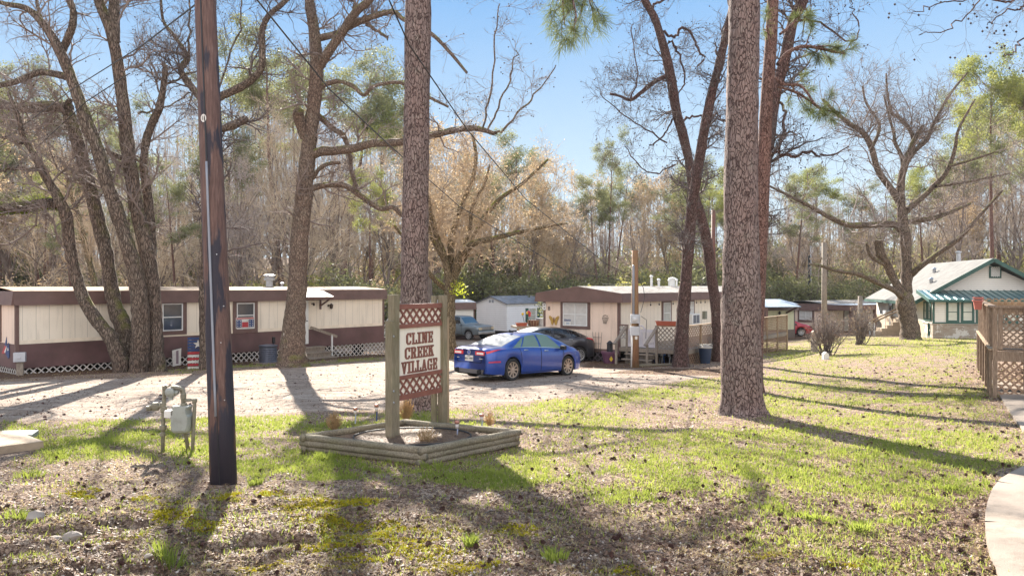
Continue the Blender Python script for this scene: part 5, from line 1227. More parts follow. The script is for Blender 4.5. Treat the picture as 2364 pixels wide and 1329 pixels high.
for s, wd2 in ((1, .1), (-1, .13)): m.box(-2.435, -2.42, min(s * .42, s * (.42 + wd2)), max(s * .42, s * (.42 + wd2)), .675, .69)
m.build('model_lettering', M_alu, car)
m = MB(); pts = [(-2.46, y, z_) for y, z_ in ((-.62, .36), (-.58, .24), (.58, .24), (.62, .36))]; m.prism(pts, (.14, 0, 0)); m.build('rear_diffuser', simple('bumper black grey', (.10, .09, .09), .5), car)
for s in (1, -1):
    m = MB(); m.lathe([(.075, -2.50), (.075, -2.38), (.06, -2.40), (.06, -2.48)], (0, s * .47, .30), 14, axis='x'); m.build('exhaust', M_dark, car)
m = MB(); patch(m, [(-2.36, 2.15), (-1.98, 2.15), (-1.98, 2.4), (-2.36, 2.4)], .01); m.build('reflector', simple('reflector red', (.4, .03, .08), .4), car)
m = MB()
for a, b, c2, d2 in ((-.50, .50, .555, .565), (-.50, -.49, .565, .75), (.49, .50, .565, .75)): m.box(-2.43, -2.418, a, b, c2, d2)
m.build('boot_gap', M_dark, car)
m = MB(); m.prism([(-.62, -.01, 1.42), (-.42, -.01, 1.435), (-.60, -.01, 1.52), (-.64, -.01, 1.52)], (0, .02, 0)); m.build('roof_antenna', M_black, car)
for s in (.38, -.38):
    m = MB(); m.box(-.25, -.13, s - .16, s + .16, .9, 1.20); m.build('headrest', M_black, car)

FOC = dict(SED); FOC.update(top=[(-2.2, .85), (-2.1, .98), (-1.85, 1.08), (-1.2, 1.34), (-.6, 1.46), (0, 1.485), (.35, 1.46), (.9, 1.30), (1.45, 1.05), (1.9, .93), (2.15, .80), (2.2, .70)],
           belt=[(-2.2, .80), (-2.0, .98), (-1.4, 1.03), (-.6, .99), (1.0, .90), (1.6, .86), (2.0, .76), (2.2, .6)], half=[(-2.2, .60), (-2.05, .80), (-1.6, .90), (0, .91), (1.3, .9), (1.9, .80), (2.2, .5)],
           roofw=[(-2.2, .5), (-1.6, .58), (-1.0, .58), (0, .60), (.8, .62), (1.4, .72), (2.2, .4)], rear=(-2.0, -1.05), front=(.45, 1.42), mirror=(.95, 5.7), spokes=14, sw=.55,
           side=[[(-.95, 6.15), (-.15, 6.15), (-.18, 8.35), (-.85, 8.3)], [(-.06, 6.15), (1.05, 6.1), (.40, 8.2), (-.09, 8.35)], [(-1.55, 6.4), (-1.02, 6.15), (-.92, 8.25), (-1.25, 8.0)]],
           seams=[[(-.11, .5), (-.095, .5), (-.095, 5.95), (-.11, 5.95)]], chrome=[], handles=[(-.9, 4.6), (.1, 4.5)], bm=1)
fp = gp(1338, 836); hd2 = math.atan2(-.42, -.91)
cen = Vector((fp.x, fp.y, 0)) - Vector((math.cos(hd2), math.sin(hd2), 0)) * -1.33 + Vector((.42, -.91, 0)) * -.85 * -1 * -1
cen.z = gz(cen.x, cen.y)
car2, Sf2, patch2, *_ = make_car('dark grey hatchback with tinted windows parked behind the blue sedan', cen, hd2, M_grey, prof=FOC, glass=(G_tint, G_glint), rim=M_alu, xw=(-1.33, 1.32), wheel_r=.32)
m = MB(); patch2(m, [(-2.19, 3.9), (-1.66, 4.9), (-1.72, 5.6), (-2.15, 6.3)], .014); m.build('tail_light', M_tail, car2)

PK = dict(top=[(-2.6, 1.12), (-.9, 1.12), (-.85, 1.70), (-.7, 1.80), (.5, 1.80), (.7, 1.72), (1.15, 1.25), (1.25, 1.20), (2.35, 1.12), (2.55, 1.05), (2.6, .98)], belt=[(-2.6, 1.08), (1.2, 1.10), (2.4, 1.03), (2.6, .9)],
          half=[(-2.6, .96), (2.3, .98), (2.5, .95), (2.6, .90)], roofw=[(-2.6, .85), (-.9, .76), (.6, .74), (1.2, .84), (2.6, .80)], rear=None, front=(.72, 1.14), z0=.42, mirror=(.85, 6.0), spokes=10, sw=1.4,
          side=[[(-.7, 6.3), (.85, 6.3), (.62, 8.3), (-.66, 8.3)]], seams=[[(-.8, .5), (-.785, .5), (-.785, 5.95), (-.8, 5.95)], [(.95, .5), (.965, .5), (.965, 5.95), (.95, 5.95)]], handles=[(-.6, 4.3)])
tp = P(1088, 783, 57); tp.z = gz(tp.x, tp.y) 
tk, Sf3, patch3, *_ = make_car('old two tone grey pickup truck behind the sign, nose to the right', (tp.x - .9, tp.y + .8, tp.z), math.atan2(-.60, .80), M_tgrey, prof=PK, glass=(G_tint, simple('blue windshield', (.05, .10, .16), .1)), rim=M_gm, xw=(-1.6, 1.62), wheel_r=.38, bed=True, name='pickup_truck')
m = MB(); m.box(2.60, 2.63, -.52, .52, .80, 1.02); gr = m.build('grille', simple('chrome grey', (.35, .35, .36), .35, .5), tk)
m = MB()
for i in range(3): m.box(2.63, 2.645, -.5, .5, .83 + i * .06, .86 + i * .06)
m.build('grille_bar', M_alu, gr)
for s in (1, -1):
    m = MB(); m.box(2.55, 2.635, s * .72 - .17, s * .72 + .17, .80, .99); m.build('headlight', simple('amber lens', (.50, .42, .30), .25), tk)
m = MB(); m.box(2.58, 2.72, -.95, .95, .48, .68); m.build('bumper', M_alu, tk, bevel=.03)

rp = P(1850, 778, 61); rp.z = gz(rp.x, rp.y) 
RD = dict(SED); RD.update(spokes=10, chrome=[])
rc, Sf4, patch4, *_ = make_car('bright red car with only its nose showing past the green home', (P(1872, 778, 62).x - 2.5, 62.0, rp.z + .0), math.radians(-6), M_cred, prof=RD, glass=(G_tint, G_glint), rim=M_alu, xw=(-1.40, 1.395))
m = MB(); patch4(m, [(2.1, 4.0), (2.4, 4.0), (2.36, 5.4), (2.08, 5.4)], .01); m.build('headlight', M_dark, rc)

# ---------------------------------------------------------------- things around home 2
p = P(1628, 836, 30.2); p = Vector((p.x, p.y, gz(p.x, p.y))); sT = p.y / F
tc = thing('trash_can', 'dark blue round trash can with a pale ribbed lid beside the lattice deck', 'trash can', p)
hT_ = 36 * sT; rT = 15 * sT
m = MB(); m.lathe([(rT * .72, 0), (rT * .80, .3 * hT_), (rT * .84, .31 * hT_), (rT * .98, .92 * hT_), (rT * 1.04, .94 * hT_), (rT * 1.04, hT_)], n=22); m.build('bin', simple('navy plastic', (.015, .03, .065), .5), tc, smooth=False)
m = MB(); m.lathe([(rT * 1.1, hT_), (rT * 1.1, hT_ + .05), (rT * .6, hT_ + .13), (.05, hT_ + .16)], n=22)
for i in range(5): m.beam((-.25 + i * .12, -.2, hT_ + .13), (-.25 + i * .12, .2, hT_ + .13), .04, .05)
m.build('lid', simple('tan grey lid', (.36, .33, .29), .5), tc)
p = H2.w(-.55, 1.05 - .9, 0); p.z = gz(p.x, p.y); pp = thing('flower_pot', 'plum coloured pot with a dark lantern standing by the cream corner', 'pot', p)
m = MB(); m.lathe([(.24, -.05), (.34, .40), (.37, .40), (.37, .48), (.30, .48)], n=16); m.build('pot', simple('plum plastic', (.13, .05, .09), .5), pp)
m = MB(); m.lathe([(.13, .48), (.14, .52), (.12, .54), (.12, .78), (.15, .80), (.06, .90), (.02, .92)], n=8); m.build('lantern', M_black, pp)
m = MB(); m.prism([(-.08, -.4, .2), (0, -.4, .1), (.08, -.4, .2), (0, -.4, .32)], (0, -.02, 0)); m.build('flower', simple('yellow petal', (.6, .4, .03), .6), pp)
p = gp(1370, 829); tt = thing('toy', 'small orange and white toy lying by the wall of the home', 'toy', p)
m = MB(); m.lathe([(.05, 0), (.17, .08), (.15, .2), (.04, .26)], n=8); m.build('body', simple('orange plastic', (.65, .12, .03), .5), tt); m = MB(); m.box(-.3, -.15, -.06, .06, 0, .12); m.lathe([(.04, 0), (.09, .07), (.03, .14)], (.25, .05, 0), 6); m.build('block', M_white, tt)
rr_ = random.Random(11)
sp = [(1512 + i * 8 + rr_.uniform(-3, 3), 838 + rr_.uniform(-5, 4)) for i in range(6)]
for i, (px, py) in enumerate(sp):
    p = gp(px, py); col_ = [M_navy, M_gm, M_white, simple('bright blue', (.03, .15, .5), .5), M_gm, M_black][i]
    s_ = thing('stake_light', ['dark blue', 'steel', 'white', 'bright blue', 'silver grey', 'black'][i] + ' stake light in the row at the foot of the deck', 'garden light', p)
    m = MB(); m.tube([(0, 0, -.05), (rr_.uniform(-.05, .05), 0, .32)], .015, 6); m.lathe([(.05, .30), (.06, .38), (.02, .42)], n=8); m.build('stake', col_, s_)
# landscape timber edging near trunk
a = gp(1475, 846); b = gp(1560, 843); et = MB(); et.tube([a + Vector((0, 0, .03)), b + Vector((0, 0, .03))], .06, 8); o = et.build('edging_timber', M_timb); tag(o, 'weathered timber lying along the leaf bed in front of the deck steps', 'timber')
a = gp(400, 851); b = gp(432, 850); 
et = MB(); et.beam(H1.w(5.6, -.35, -.48), H1.w(8.1, -.35, -.55), .1, .1); o = et.build('edging_timber', M_timb); tag(o, 'grey timber on the ground below the window of the brown home', 'timber')
# back porch things beside home 2
bp = Fr(P(1192, 757, 37).x, 37, .98, .2, gz(.5, 37)); pch = thing('back_porch', 'low wooden porch cluttered with planters behind the grey car', 'porch', bp.loc, bp.rz)
zf = P(1192, 755, 37).z - bp.z0
m = MB(); m.box(0, 1.6, 0, 1.4, zf - .08, zf + .03); m.build('floor', M_oldw, pch)
for u in (.05, .8, 1.5):
    m = MB(); m.box(u, u + .09, 0, .09, -.1, zf - .08); m.build('post', M_tanw, pch)
m = MB(); lattice(m, 'f', .1, 1.5, 0, zf - .1, 0, .15, .05); m.build('lattice', M_tanw, pch)
pz = bp.w(.35, .4, zf + .03); planter('brick red planter with bright fabric flowers on the small back porch', pz, bp.rz, .55, M_terra)
fl = thing('artificial_flowers', 'red and yellow tulips rising from the porch planter', 'flowers', bp.w(.6, .4, zf + .2), 0)
rr_ = random.Random(5)
for i in range(6):
    x = rr_.uniform(-.2, .2); h = rr_.uniform(.3, .5); m = MB(); m.tube([(x * .5, 0, -.03), (x, 0, h)], .012, 5); m.lathe([(.02, h - .03), (.07, h + .02), (.06, h + .09), (.02, h + .12)], (x, 0, 0), 7, 1); m.build('flower', [M_dkgreen, M_red if i % 3 else simple('yellow petal', (.6, .4, .03), .6)], fl)
bk_ = thing('wicker_basket', 'brown slatted basket at the middle of the back porch', 'basket', bp.w(.95, .3, zf + .03), 0)
m = MB(); m.lathe([(.22, 0), (.3, .30), (.27, .30)], n=12); 
for i in range(12): m.tube([(.24 * math.cos(i * .524), .24 * math.sin(i * .524), 0), (.31 * math.cos(i * .524), .31 * math.sin(i * .524), .32)], .02, 5, 1)
m.build('basket', [M_creo, M_tanw], bk_)
tb = thing('plastic_tub', 'grey plastic tub at the right end of the back porch', 'tub', bp.w(1.35, .3, zf + .03), 0)
m = MB(); m.lathe([(.16, 0), (.24, .36), (.28, .36), (.28, .40), (.2, .40)], n=14); m.build('tub', simple('grey plastic', (.33, .34, .37), .5), tb)
# stake post, white cap, sign on oak
p = gp(1880, 812); wp = MB(); hh = 48 * p.y / F; wp.box(-.13, .13, -.13, .13, -.2, hh - .04); wp.prism([(-.13, -.13, hh - .04), (.13, -.13, hh - .04), (0, -.13, hh + .05)], (0, .26, 0))
o = wp.build('wooden_post', M_oldw); o.location = p; tag(o, 'short square wooden post left of the bare bush', 'post')
p = gp(1905.5, 829); wp = MB(); wp.box(-.11, .11, -.11, .11, -.1, .24); wp.prism([(-.11, -.11, .24), (.11, -.11, .24), (0, -.11, .32)], (0, .22, 0)); o = wp.build('marker_post', M_offw); o.location = p; tag(o, 'squat white capped marker at the foot of the bare bush', 'marker')
vl = gp(40, 1012); m = MB(); m.box(-.28, .25, -.2, .22, -.02, .10); o = m.build('water_meter_box', simple('slate green lid', (.20, .23, .22), .6, dirt=.3)); o.location = vl; o.rotation_euler = (0, .05, .35); tag(o, 'grey rectangular water meter lid behind the concrete slab', 'lid')
# ---------------------------------------------------------------- tree tools
def norm(a): return a / (np.linalg.norm(a, axis=-1, keepdims=True) + 1e-9)
def tubes(P, R, sides=3):
    """P (N,K,3), R (N,K) -> verts, quads"""
    N_, K, _ = P.shape; T = norm(np.gradient(P, axis=1)); D = norm(P[:, -1] - P[:, 0])
    ref = np.where(np.abs(D[:, 2:3]) < .8, np.array([[0, 0, 1.]]), np.array([[1., 0, 0]]))[:, None]
    A = norm(np.cross(T, ref)); B_ = np.cross(T, A); q = np.arange(sides) * 2 * np.pi / sides
    V = P[:, :, None] + R[:, :, None, None] * (A[:, :, None] * np.cos(q)[None, None, :, None] + B_[:, :, None] * np.sin(q)[None, None, :, None])
    i = (np.arange(N_) * K * sides)[:, None, None] + (np.arange(K - 1) * sides)[None, :, None]; j = np.arange(sides)[None, None]; j2 = (j + 1) % sides
    Fq = np.stack([i + j, i + j2, i + sides + j2, i + sides + j], -1).reshape(-1, 4)
    return V.reshape(-1, 3), Fq
class Acc:
    def __init__(s): s.V = []; s.F = []; s.n = 0
    def add(s, V, Fq): s.V.append(V); s.F.append(Fq + s.n); s.n += len(V); return s
    def build(s, name, mat, parent=None, smooth=False, off=(0, 0, 0)):
        if not s.V: return None
        return mesh_np(name, np.concatenate(s.V) - np.array(off), np.concatenate(s.F), mat, parent, smooth)
def sprout(P, R, n, Lr, ang, rg, K=6, curl=.22, up=.12, rf=.55, tmin=.25, tmax=1.0, droop=0, rmin=.004, taper=.3):
    N_, Kp, _ = P.shape; ln = np.linalg.norm(np.diff(P, axis=1), axis=-1).sum(1); pi = rg.choice(N_, n, p=ln / ln.sum())
    t = tmin + (tmax - tmin) * rg.random(n); f = t * (Kp - 1); i = np.minimum(f.astype(int), Kp - 2); fr = (f - i)[:, None]
    p0 = P[pi, i] * (1 - fr) + P[pi, i + 1] * fr; r0 = R[pi, i] * (1 - fr[:, 0]) + R[pi, i + 1] * fr[:, 0]; tn = norm(P[pi, i + 1] - P[pi, i])
    rv = norm(np.cross(tn, rg.normal(size=(n, 3)))); a = np.radians(ang[0] + (ang[1] - ang[0]) * rg.random(n))[:, None]
    d = norm(np.cos(a) * tn + np.sin(a) * rv + np.array([0, 0, up])); L = (Lr[0] + (Lr[1] - Lr[0]) * rg.random(n)) * (1.15 - .5 * t)
    out = [p0]; st = (L / (K - 1))[:, None]
    for k in range(K - 1):
        d = norm(d + curl * rg.normal(size=(n, 3)) + np.array([0, 0, up * .35 - droop * k])); out.append(out[-1] + d * st)
    Q = np.stack(out, 1); rb = np.maximum(np.minimum(r0 * rf, L * .035 + .004), rmin)
    return Q, rb[:, None] * np.linspace(1, taper, K)[None] 
def spline(pts, n):
    pts = [pts[0]] + list(pts) + [pts[-1]]; out = []; m_ = len(pts) - 3
    for q in np.linspace(0, m_ - 1e-6, n):
        i = int(q); t = q - i; a, b, c, d = [np.array(pts[i + k], float) for k in range(4)]
        out.append(.5 * ((2 * b) + (c - a) * t + (2 * a - 5 * b + 4 * c - d) * t * t + (3 * b - a - 3 * c + d) * t ** 3))
    return np.array(out)
def limb(px, Y, dy=0., n=None, ybase=None):
    """traced limb: list of (px, py, radius px) at depth Y; dy = depth change along it"""
    pts = []; k = len(px)
    for i, (a, b, r) in enumerate(px):
        Yi = Y + dy * i / max(k - 1, 1); v = P(a, b, Yi); pts.append((v.x, v.y, v.z, r * Yi / F))
    o = spline(pts, n or max(6, 4 * k)); e = o[-1].copy(); e[:3] += (o[-1][:3] - o[-2][:3]) * .12; e[3] = .002; return np.vstack([o, e])
def hero(name, label, limbs, mat, twig_mat, seed, twigs=(60, 700, 2600), Ls=((.8, 2.2), (.4, 1.1), (.2, .6)), base=None, balls=0, cat='tree', stubs=(), leaf=None, sides=12, flare=True, group=None, tw_r=.0055, up=.15, skip=0, knob=.06, zmin=3.2):
    rg = np.random.default_rng(seed); tr = Acc(); K = 14; par = []; parR = []
    root0 = np.array(limbs[0][0][:3]) if base is None else np.array(base)
    gb = gz(root0[0], root0[1]); root0 = np.array([root0[0], root0[1], gb])
    for li, L_ in enumerate(limbs):
        p, r = L_[:, :3].copy(), L_[:, 3].copy()
        if li > 0 and r[0] < .09: p[1:-1] += rg.normal(size=p[1:-1].shape) * .035; r = r * .75
        r = r * (1 + knob * rg.normal(size=len(r)) * .6)
        V, Fq = tubes(p[None], r[None], sides)
        n_ = len(p); a_ = np.repeat(np.arange(n_), sides); nz = (rg.random(len(V)) - .5) * .12
        c_ = np.repeat(p, sides, 0); V = c_ + (V - c_) * (1 + nz[:, None]); 
        tr.add(V, Fq)
        if li >= skip:
            idx = np.linspace(0, len(p) - 1, K); par.append(np.stack([np.interp(idx, np.arange(len(p)), p[:, c]) for c in range(3)], -1)); parR.append(np.interp(idx, np.arange(len(p)), r))
    t = thing(name, label, cat, tuple(root0), 0, group)
    tr.build('trunk', mat, t, smooth=True, off=root0)
    if not par: return t
    P0, R0 = np.array(par), np.array(parR); tw = Acc()
    Q1, S1 = sprout(P0, R0, int(twigs[0] * 1.6), Ls[0], (35, 80), rg, K=8, curl=.24, up=up, tmin=.12, rf=.32, taper=.22)
    kp = (Q1[:, 0, 2] > gb + zmin + rg.random(len(Q1)) * 2.5) & (Q1[:, 0, 2] < CZ + (HY + 70) / F * Q1[:, 0, 1]); Q1, S1 = Q1[kp][:int(twigs[0] * 1.1)], np.minimum(S1[kp][:int(twigs[0] * 1.1)], .034); tw.add(*tubes(Q1, S1, 5))
    PA, RA = np.concatenate([Q1]), np.concatenate([S1])
    Q2, S2 = sprout(PA, RA, twigs[1], Ls[1], (30, 75), rg, K=6, curl=.2, up=up * .6, tmin=.15, rf=.6, rmin=tw_r * 1.3); tw.add(*tubes(Q2, S2, 4))
    Q3, S3 = sprout(Q2, S2, twigs[2], Ls[2], (30, 70), rg, K=4, curl=.2, up=.05, tmin=.2, rf=.7, rmin=tw_r); tw.add(*tubes(Q3, S3, 3))
    tw.build('twigs', twig_mat, t, off=root0)
    if balls:
        e = Q3[rg.choice(len(Q3), balls), -1] - root0; r = .030
        oc = np.array([[1, 0, 0], [0, 1, 0], [-1, 0, 0], [0, -1, 0], [0, 0, 1], [0, 0, -1.]]) * r
        V = (e[:, None] + oc[None] + np.array([0, 0, -.04])).reshape(-1, 3); f = np.array([[0, 1, 4], [1, 2, 4], [2, 3, 4], [3, 0, 4], [1, 0, 5], [2, 1, 5], [3, 2, 5], [0, 3, 5]])
        o = mesh_np('seed_balls', V, (f[None] + (np.arange(balls) * 6)[:, None, None]).reshape(-1, 3), M_seed, t); o['kind'] = 'stuff'
    if leaf:
        n, size, m_ = leaf; e = Q3[rg.choice(len(Q3), n)]; e = e[np.arange(n), rg.integers(1, 4, n)] - root0 + rg.normal(size=(n, 3)) * .05
        add_leaves(e, size, m_, t, rg)
    return t
def add_leaves(e, size, m_, t, rg, name='leaves'):
    n = len(e); a = norm(rg.normal(size=(n, 3))) * size * (.5 + rg.random((n, 1))); b = norm(np.cross(a, rg.normal(size=(n, 3)))) * size * .5 * (.5 + rg.random((n, 1)))
    V = np.stack([e - a, e - b, e + a, e + b], 1).reshape(-1, 3); return mesh_np(name, V, np.arange(n * 4).reshape(-1, 4), m_, t)

M_barkL = bark('ridged grey brown bark', (.19, .14, .11), (.40, .32, .255), (.05, .037, .03), 20, .20, moss=.5, lichen=.35)
M_barkO = bark('pale flecked oak bark', (.18, .13, .10), (.46, .36, .28), (.085, .06, .048), 20, .33, moss=.6, lichen=.5)
M_barkP = bark('pine plate bark', (.17, .12, .105), (.38, .295, .265), (.06, .036, .034), 19, .36, lichen=.2, plate=.10, warp=.14)
M_barkR = bark('reddish pine bark', (.17, .095, .078), (.36, .225, .185), (.05, .022, .018), 22, .36, lichen=.1, plate=.11, warp=.14)
M_barkD = bark('dark red brown bark', (.13, .075, .068), (.32, .21, .185), (.045, .027, .024), 24, .28, lichen=.5)
M_barkM = bark('mossy slender bark', (.20, .15, .09), (.40, .33, .21), (.07, .05, .03), 18, .3, moss=1.0, lichen=.4)
M_twig = simple('twig bark', (.20, .155, .135), .85, var=.25)
M_twigD = simple('dark twig bark', (.11, .085, .08), .85, var=.25)
M_twigT = simple('tan twig bark', (.42, .32, .22), .85, var=.25)
M_seed = simple('seed ball', (.06, .04, .035), .9)

# ---------------------------------------------------------------- left cluster
YL = gp(300, 856).y - .3
S1 = limb([(281, 866, 19), (278, 840, 18), (262, 790, 16), (236, 755, 15), (206, 715, 14), (182, 660, 13), (167, 600, 13), (159, 550, 12.5), (152, 495, 12.5), (132, 452, 11), (104, 405, 9), (76, 352, 7), (52, 312, 6), (44, 270, 5), (20, 215, 4)], YL - .2, -1.5)
S1b = limb([(140, 470, 12), (100, 470, 12), (50, 478, 12), (-10, 480, 11)], YL - .6, -1.5)
S1c = limb([(84, 392, 6), (40, 388, 5.5), (-5, 394, 5)], YL - 1, -1); S1d = limb([(52, 330, 5), (20, 322, 5), (-10, 310, 5)], YL - 1, .5)
S2 = limb([(306, 860, 20), (300, 810, 19), (283, 750, 19), (268, 715, 17), (258, 670, 16), (248, 600, 15), (240, 560, 15), (220, 480, 15), (200, 400, 14), (178, 320, 14), (158, 258, 13)], YL + .25, .8)
S2b = limb([(160, 250, 13), (120, 246, 13), (60, 250, 12), (20, 245, 10), (-20, 225, 9)], YL + 1, 1.5); S2c = limb([(152, 300, 5), (158, 250, 10), (162, 232, 8)], YL + .9)
hero('tree', 'curving twin trunked bare tree with a green mossy limb reaching off the left edge', [S1, S2, S1b, S2b, S1c, S1d, S2c], M_barkL, M_twig, 1, (60, 620, 3000), ((1., 2.8), (.5, 1.4), (.25, .7)), balls=200, skip=0)
S3 = limb([(320, 866, 24), (322, 835, 20), (325, 790, 19), (325, 735, 20), (320, 680, 19), (312, 624, 18), (297, 573, 16), (280, 520, 15), (262, 465, 15), (246, 420, 14), (225, 340, 14), (200, 280, 14), (174, 205, 12), (143, 128, 11.5), (112, 72, 9), (65, 22, 7), (0, 6, 5), (-60, -30, 4)], YL - .1, -2.)
S3b = limb([(141, 125, 9), (155, 95, 8.5), (168, 60, 8), (170, 25, 7.5), (160, -10, 7), (165, -90, 6)], YL - 1.4, -.5)
S3c = limb([(160, 180, 9), (135, 173, 8), (90, 168, 7), (40, 188, 7), (-10, 200, 6)], YL - 1.2, .6); S3d = limb([(88, 50, 6), (90, 10, 5), (85, -60, 4)], YL - 1.8, .3)
S4 = limb([(368, 860, 20), (364, 835, 16), (360, 777, 15), (356, 713, 16), (350, 637, 16), (340, 585, 16), (328, 530, 16), (317, 486, 15.5), (306, 420, 15), (297, 358, 15), (287, 256, 14), (273, 153, 13), (258, 77, 12), (238, 26, 11), (222, -20, 10), (190, -120, 8)], YL + .15, -.4)
S4t = limb([(268, 100, 9), (266, 50, 11), (264, 0, 11), (262, -60, 10), (270, -160, 8)], YL - .2, .2)
S5 = limb([(352, 860, 14), (357, 770, 11), (355, 665, 11), (350, 580, 11), (346, 500, 11), (338, 430, 10), (332, 380, 9), (338, 325, 9), (352, 285, 9), (368, 250, 8.5), (377, 205, 7), (382, 160, 6), (376, 148, 3)], YL + .7, 0)
S5b = limb([(376, 195, 4), (400, 190, 3.5), (430, 172, 3), (470, 165, 2)], YL + .7, .3); S4c = limb([(300, 370, 7), (270, 360, 6), (240, 345, 6), (233, 338, 3)], YL, -.3); S4d = limb([(320, 262, 4), (345, 255, 3), (380, 250, 2.5), (440, 215, 1.8)], YL, .5)
hero('tree', 'tall forked bare tree whose three trunks rise in front of the brown home window', [S3, S4, S5, S3b, S3c, S3d, S4t, S5b, S4c, S4d], M_barkL, M_twig, 2, (75, 760, 3400), ((1., 2.8), (.5, 1.4), (.25, .7)), balls=260)
S6 = limb([(222, 700, 7), (218, 650, 7), (205, 600, 6.5), (194, 552, 6), (182, 505, 6), (169, 460, 5.5), (158, 420, 5), (150, 380, 4)], 39, 0)
hero('tree', 'slender pale leaning trunk behind the left cluster', [S6], M_barkM, M_twigT, 3, (40, 360, 1400), ((.9, 2.4), (.5, 1.2), (.3, .7)))
st = thing('tree_stump', 'knobby broken stump between the trunks of the left cluster', 'stump', tuple(gp(351, 857)))
m = MB(); s_ = YL / F; m.tube([(0, 0, -.2), (-.03, 0, 18 * s_), (-.08, 0, 34 * s_), (-.03, 0, 46 * s_)], [.17, .14, .17, .11], 9); m.build('stump', M_barkL, st, smooth=True)
# mossy fern fringe on the left limb: part of the tree would be hidden, so a small plant of its own
rg = np.random.default_rng(5); n = 4200; i = rg.random(n) * (len(S1b) - 1); ii = i.astype(int); fr = (i - ii)[:, None]; i2 = np.minimum(ii + 1, len(S1b) - 1)
c = S1b[ii, :3] * (1 - fr) + S1b[i2, :3] * fr; a = rg.random(n) * 6.28; r = S1b[ii, 3] * 1.02; c = c + np.stack([np.zeros(n), np.sin(a) * r, np.cos(a) * r + (rg.random(n) - .7) * .08], -1)
M_fern = leafmat('fern green', (.10, .15, .02), (.26, .30, .04), .4, 3)
o = add_leaves(c, .045, M_fern, None, rg, 'ferns'); tag(o, 'bright green fern and moss fringe growing along the limb at the left edge', 'ferns', kind='stuff')

# tree behind the utility pole
S7 = limb([(478, 862, 17), (476, 800, 15), (474, 700, 14), (478, 600, 13), (484, 500, 13), (488, 400, 12), (488, 300, 12), (488, 240, 11)], 27.2, 0)
S7a = limb([(488, 242, 10), (508, 224, 9), (552, 204, 9), (585, 180, 8.5), (604, 155, 8), (606, 110, 7.5), (606, 70, 7), (622, 36, 6.5), (650, 12, 6), (680, -15, 5)], 27.2, -1)
S7b = limb([(486, 260, 9), (462, 225, 8), (430, 185, 8), (418, 160, 7), (434, 135, 6.5), (425, 115, 5), (400, 80, 4), (378, 50, 3.5), (372, 0, 3)], 27.2, .8)
S7c = limb([(490, 300, 8), (520, 296, 9), (550, 284, 9.5), (568, 274, 8)], 27, -.5); S7d = limb([(436, 130, 4), (438, 60, 3), (440, 0, 2.5), (442, -60, 2)], 27.4, 0); S7e = limb([(500, 215, 3), (550, 80, 2.5), (560, 0, 2)], 27.4, .4)
hero('tree', 'bare tree hidden behind the utility pole with a crooked limb rising to its right', [S7, S7a, S7b, S7c, S7d, S7e], M_barkL, M_twigD, 4, (60, 560, 2600), ((.9, 2.4), (.5, 1.3), (.25, .7)), balls=260)

# ---------------------------------------------------------------- oak B
YO = gp(676, 846).y
O = [limb([(676, 856, 48), (675, 838, 38), (675, 815, 31), (677, 780, 28), (680, 740, 26), (683, 700, 24), (687, 650, 22), (691, 563, 21), (701, 460, 20), (711, 358, 18), (717, 307, 17), (726, 230, 16), (731, 153, 15), (726, 77, 13), (716, 10, 12), (712, -60, 11), (705, -160, 9)], YO, -.4),
 limb([(735, 160, 11), (753, 130, 11), (789, 77, 10.5), (820, 31, 9.5), (856, -2, 9), (900, -70, 7)], YO - .3, -1.2),
 limb([(704, 320, 10), (695, 290, 12), (689, 268, 13), (690, 256, 11)], YO - .3, -.5),
 limb([(712, 362, 12), (740, 350, 11), (779, 348, 10), (820, 342, 10), (856, 332, 9.5), (900, 330, 9), (932, 327, 9), (999, 312, 8), (1060, 299, 7.5), (1101, 297, 6.5), (1142, 309, 5)], YO - .2, -1.8),
 limb([(1116, 298, 3.5), (1118, 284, 3.2), (1132, 205, 2.8), (1147, 77, 2.2), (1152, 10, 1.6)], YO - 1.9, 0),
 limb([(1126, 300, 3), (1150, 250, 2.8), (1178, 174, 2.4), (1193, 118, 1.8)], YO - 1.9, .3),
 limb([(1138, 308, 4), (1163, 300, 3.2), (1214, 245, 2.8), (1250, 198, 2.2), (1285, 153, 1.6)], YO - 2, .1),
 limb([(703, 440, 8), (723, 434, 7.5), (753, 427, 7), (794, 428, 7), (830, 450, 6.5), (876, 481, 6), (907, 478, 5.5), (927, 496, 4.5), (960, 520, 3)], YO - .2, 1.0),
 limb([(722, 258, 7), (738, 270, 7), (769, 297, 6.5), (794, 315, 6), (808, 360, 5), (812, 400, 4.5), (828, 440, 4)], YO, .9),
 limb([(733, 205, 5.5), (750, 197, 5.5), (779, 188, 5), (815, 199, 5), (840, 220, 4.5), (856, 204, 4), (880, 195, 4), (927, 192, 4), (985, 222, 3.4), (1035, 247, 3)], YO - .2, -.9),
 limb([(735, 90, 8), (745, 87, 8), (779, 78, 7.5), (820, 56, 7), (856, 41, 6.5), (907, 28, 6), (932, 46, 5), (994, 77, 4.5), (1040, 123, 4), (1078, 169, 3)], YO - .2, -1.4),
 limb([(840, 52, 5), (858, 66, 5), (892, 84, 4), (897, 87, 2)], YO - .7, 0), limb([(712, 420, 6), (724, 408, 5), (738, 389, 5), (760, 378, 4.5), (784, 376, 4)], YO, -.5), limb([(820, 31, 5), (815, 0, 4), (780, -5, 4), (740, -20, 3)], YO - .6, -.4)]
oak = hero('tree', 'broad oak with swollen base and a long mossy limb reaching right behind the middle pine', O, M_barkO, M_twig, 7, (95, 900, 4200), ((.7, 2.2), (.4, 1.2), (.2, .6)), balls=420, flare=True)
p = P(672, 770, YO - .42); sp_ = thing('private_property_sign', 'small black sign reading private property nailed to the broad oak trunk', 'sign', p, math.radians(4))
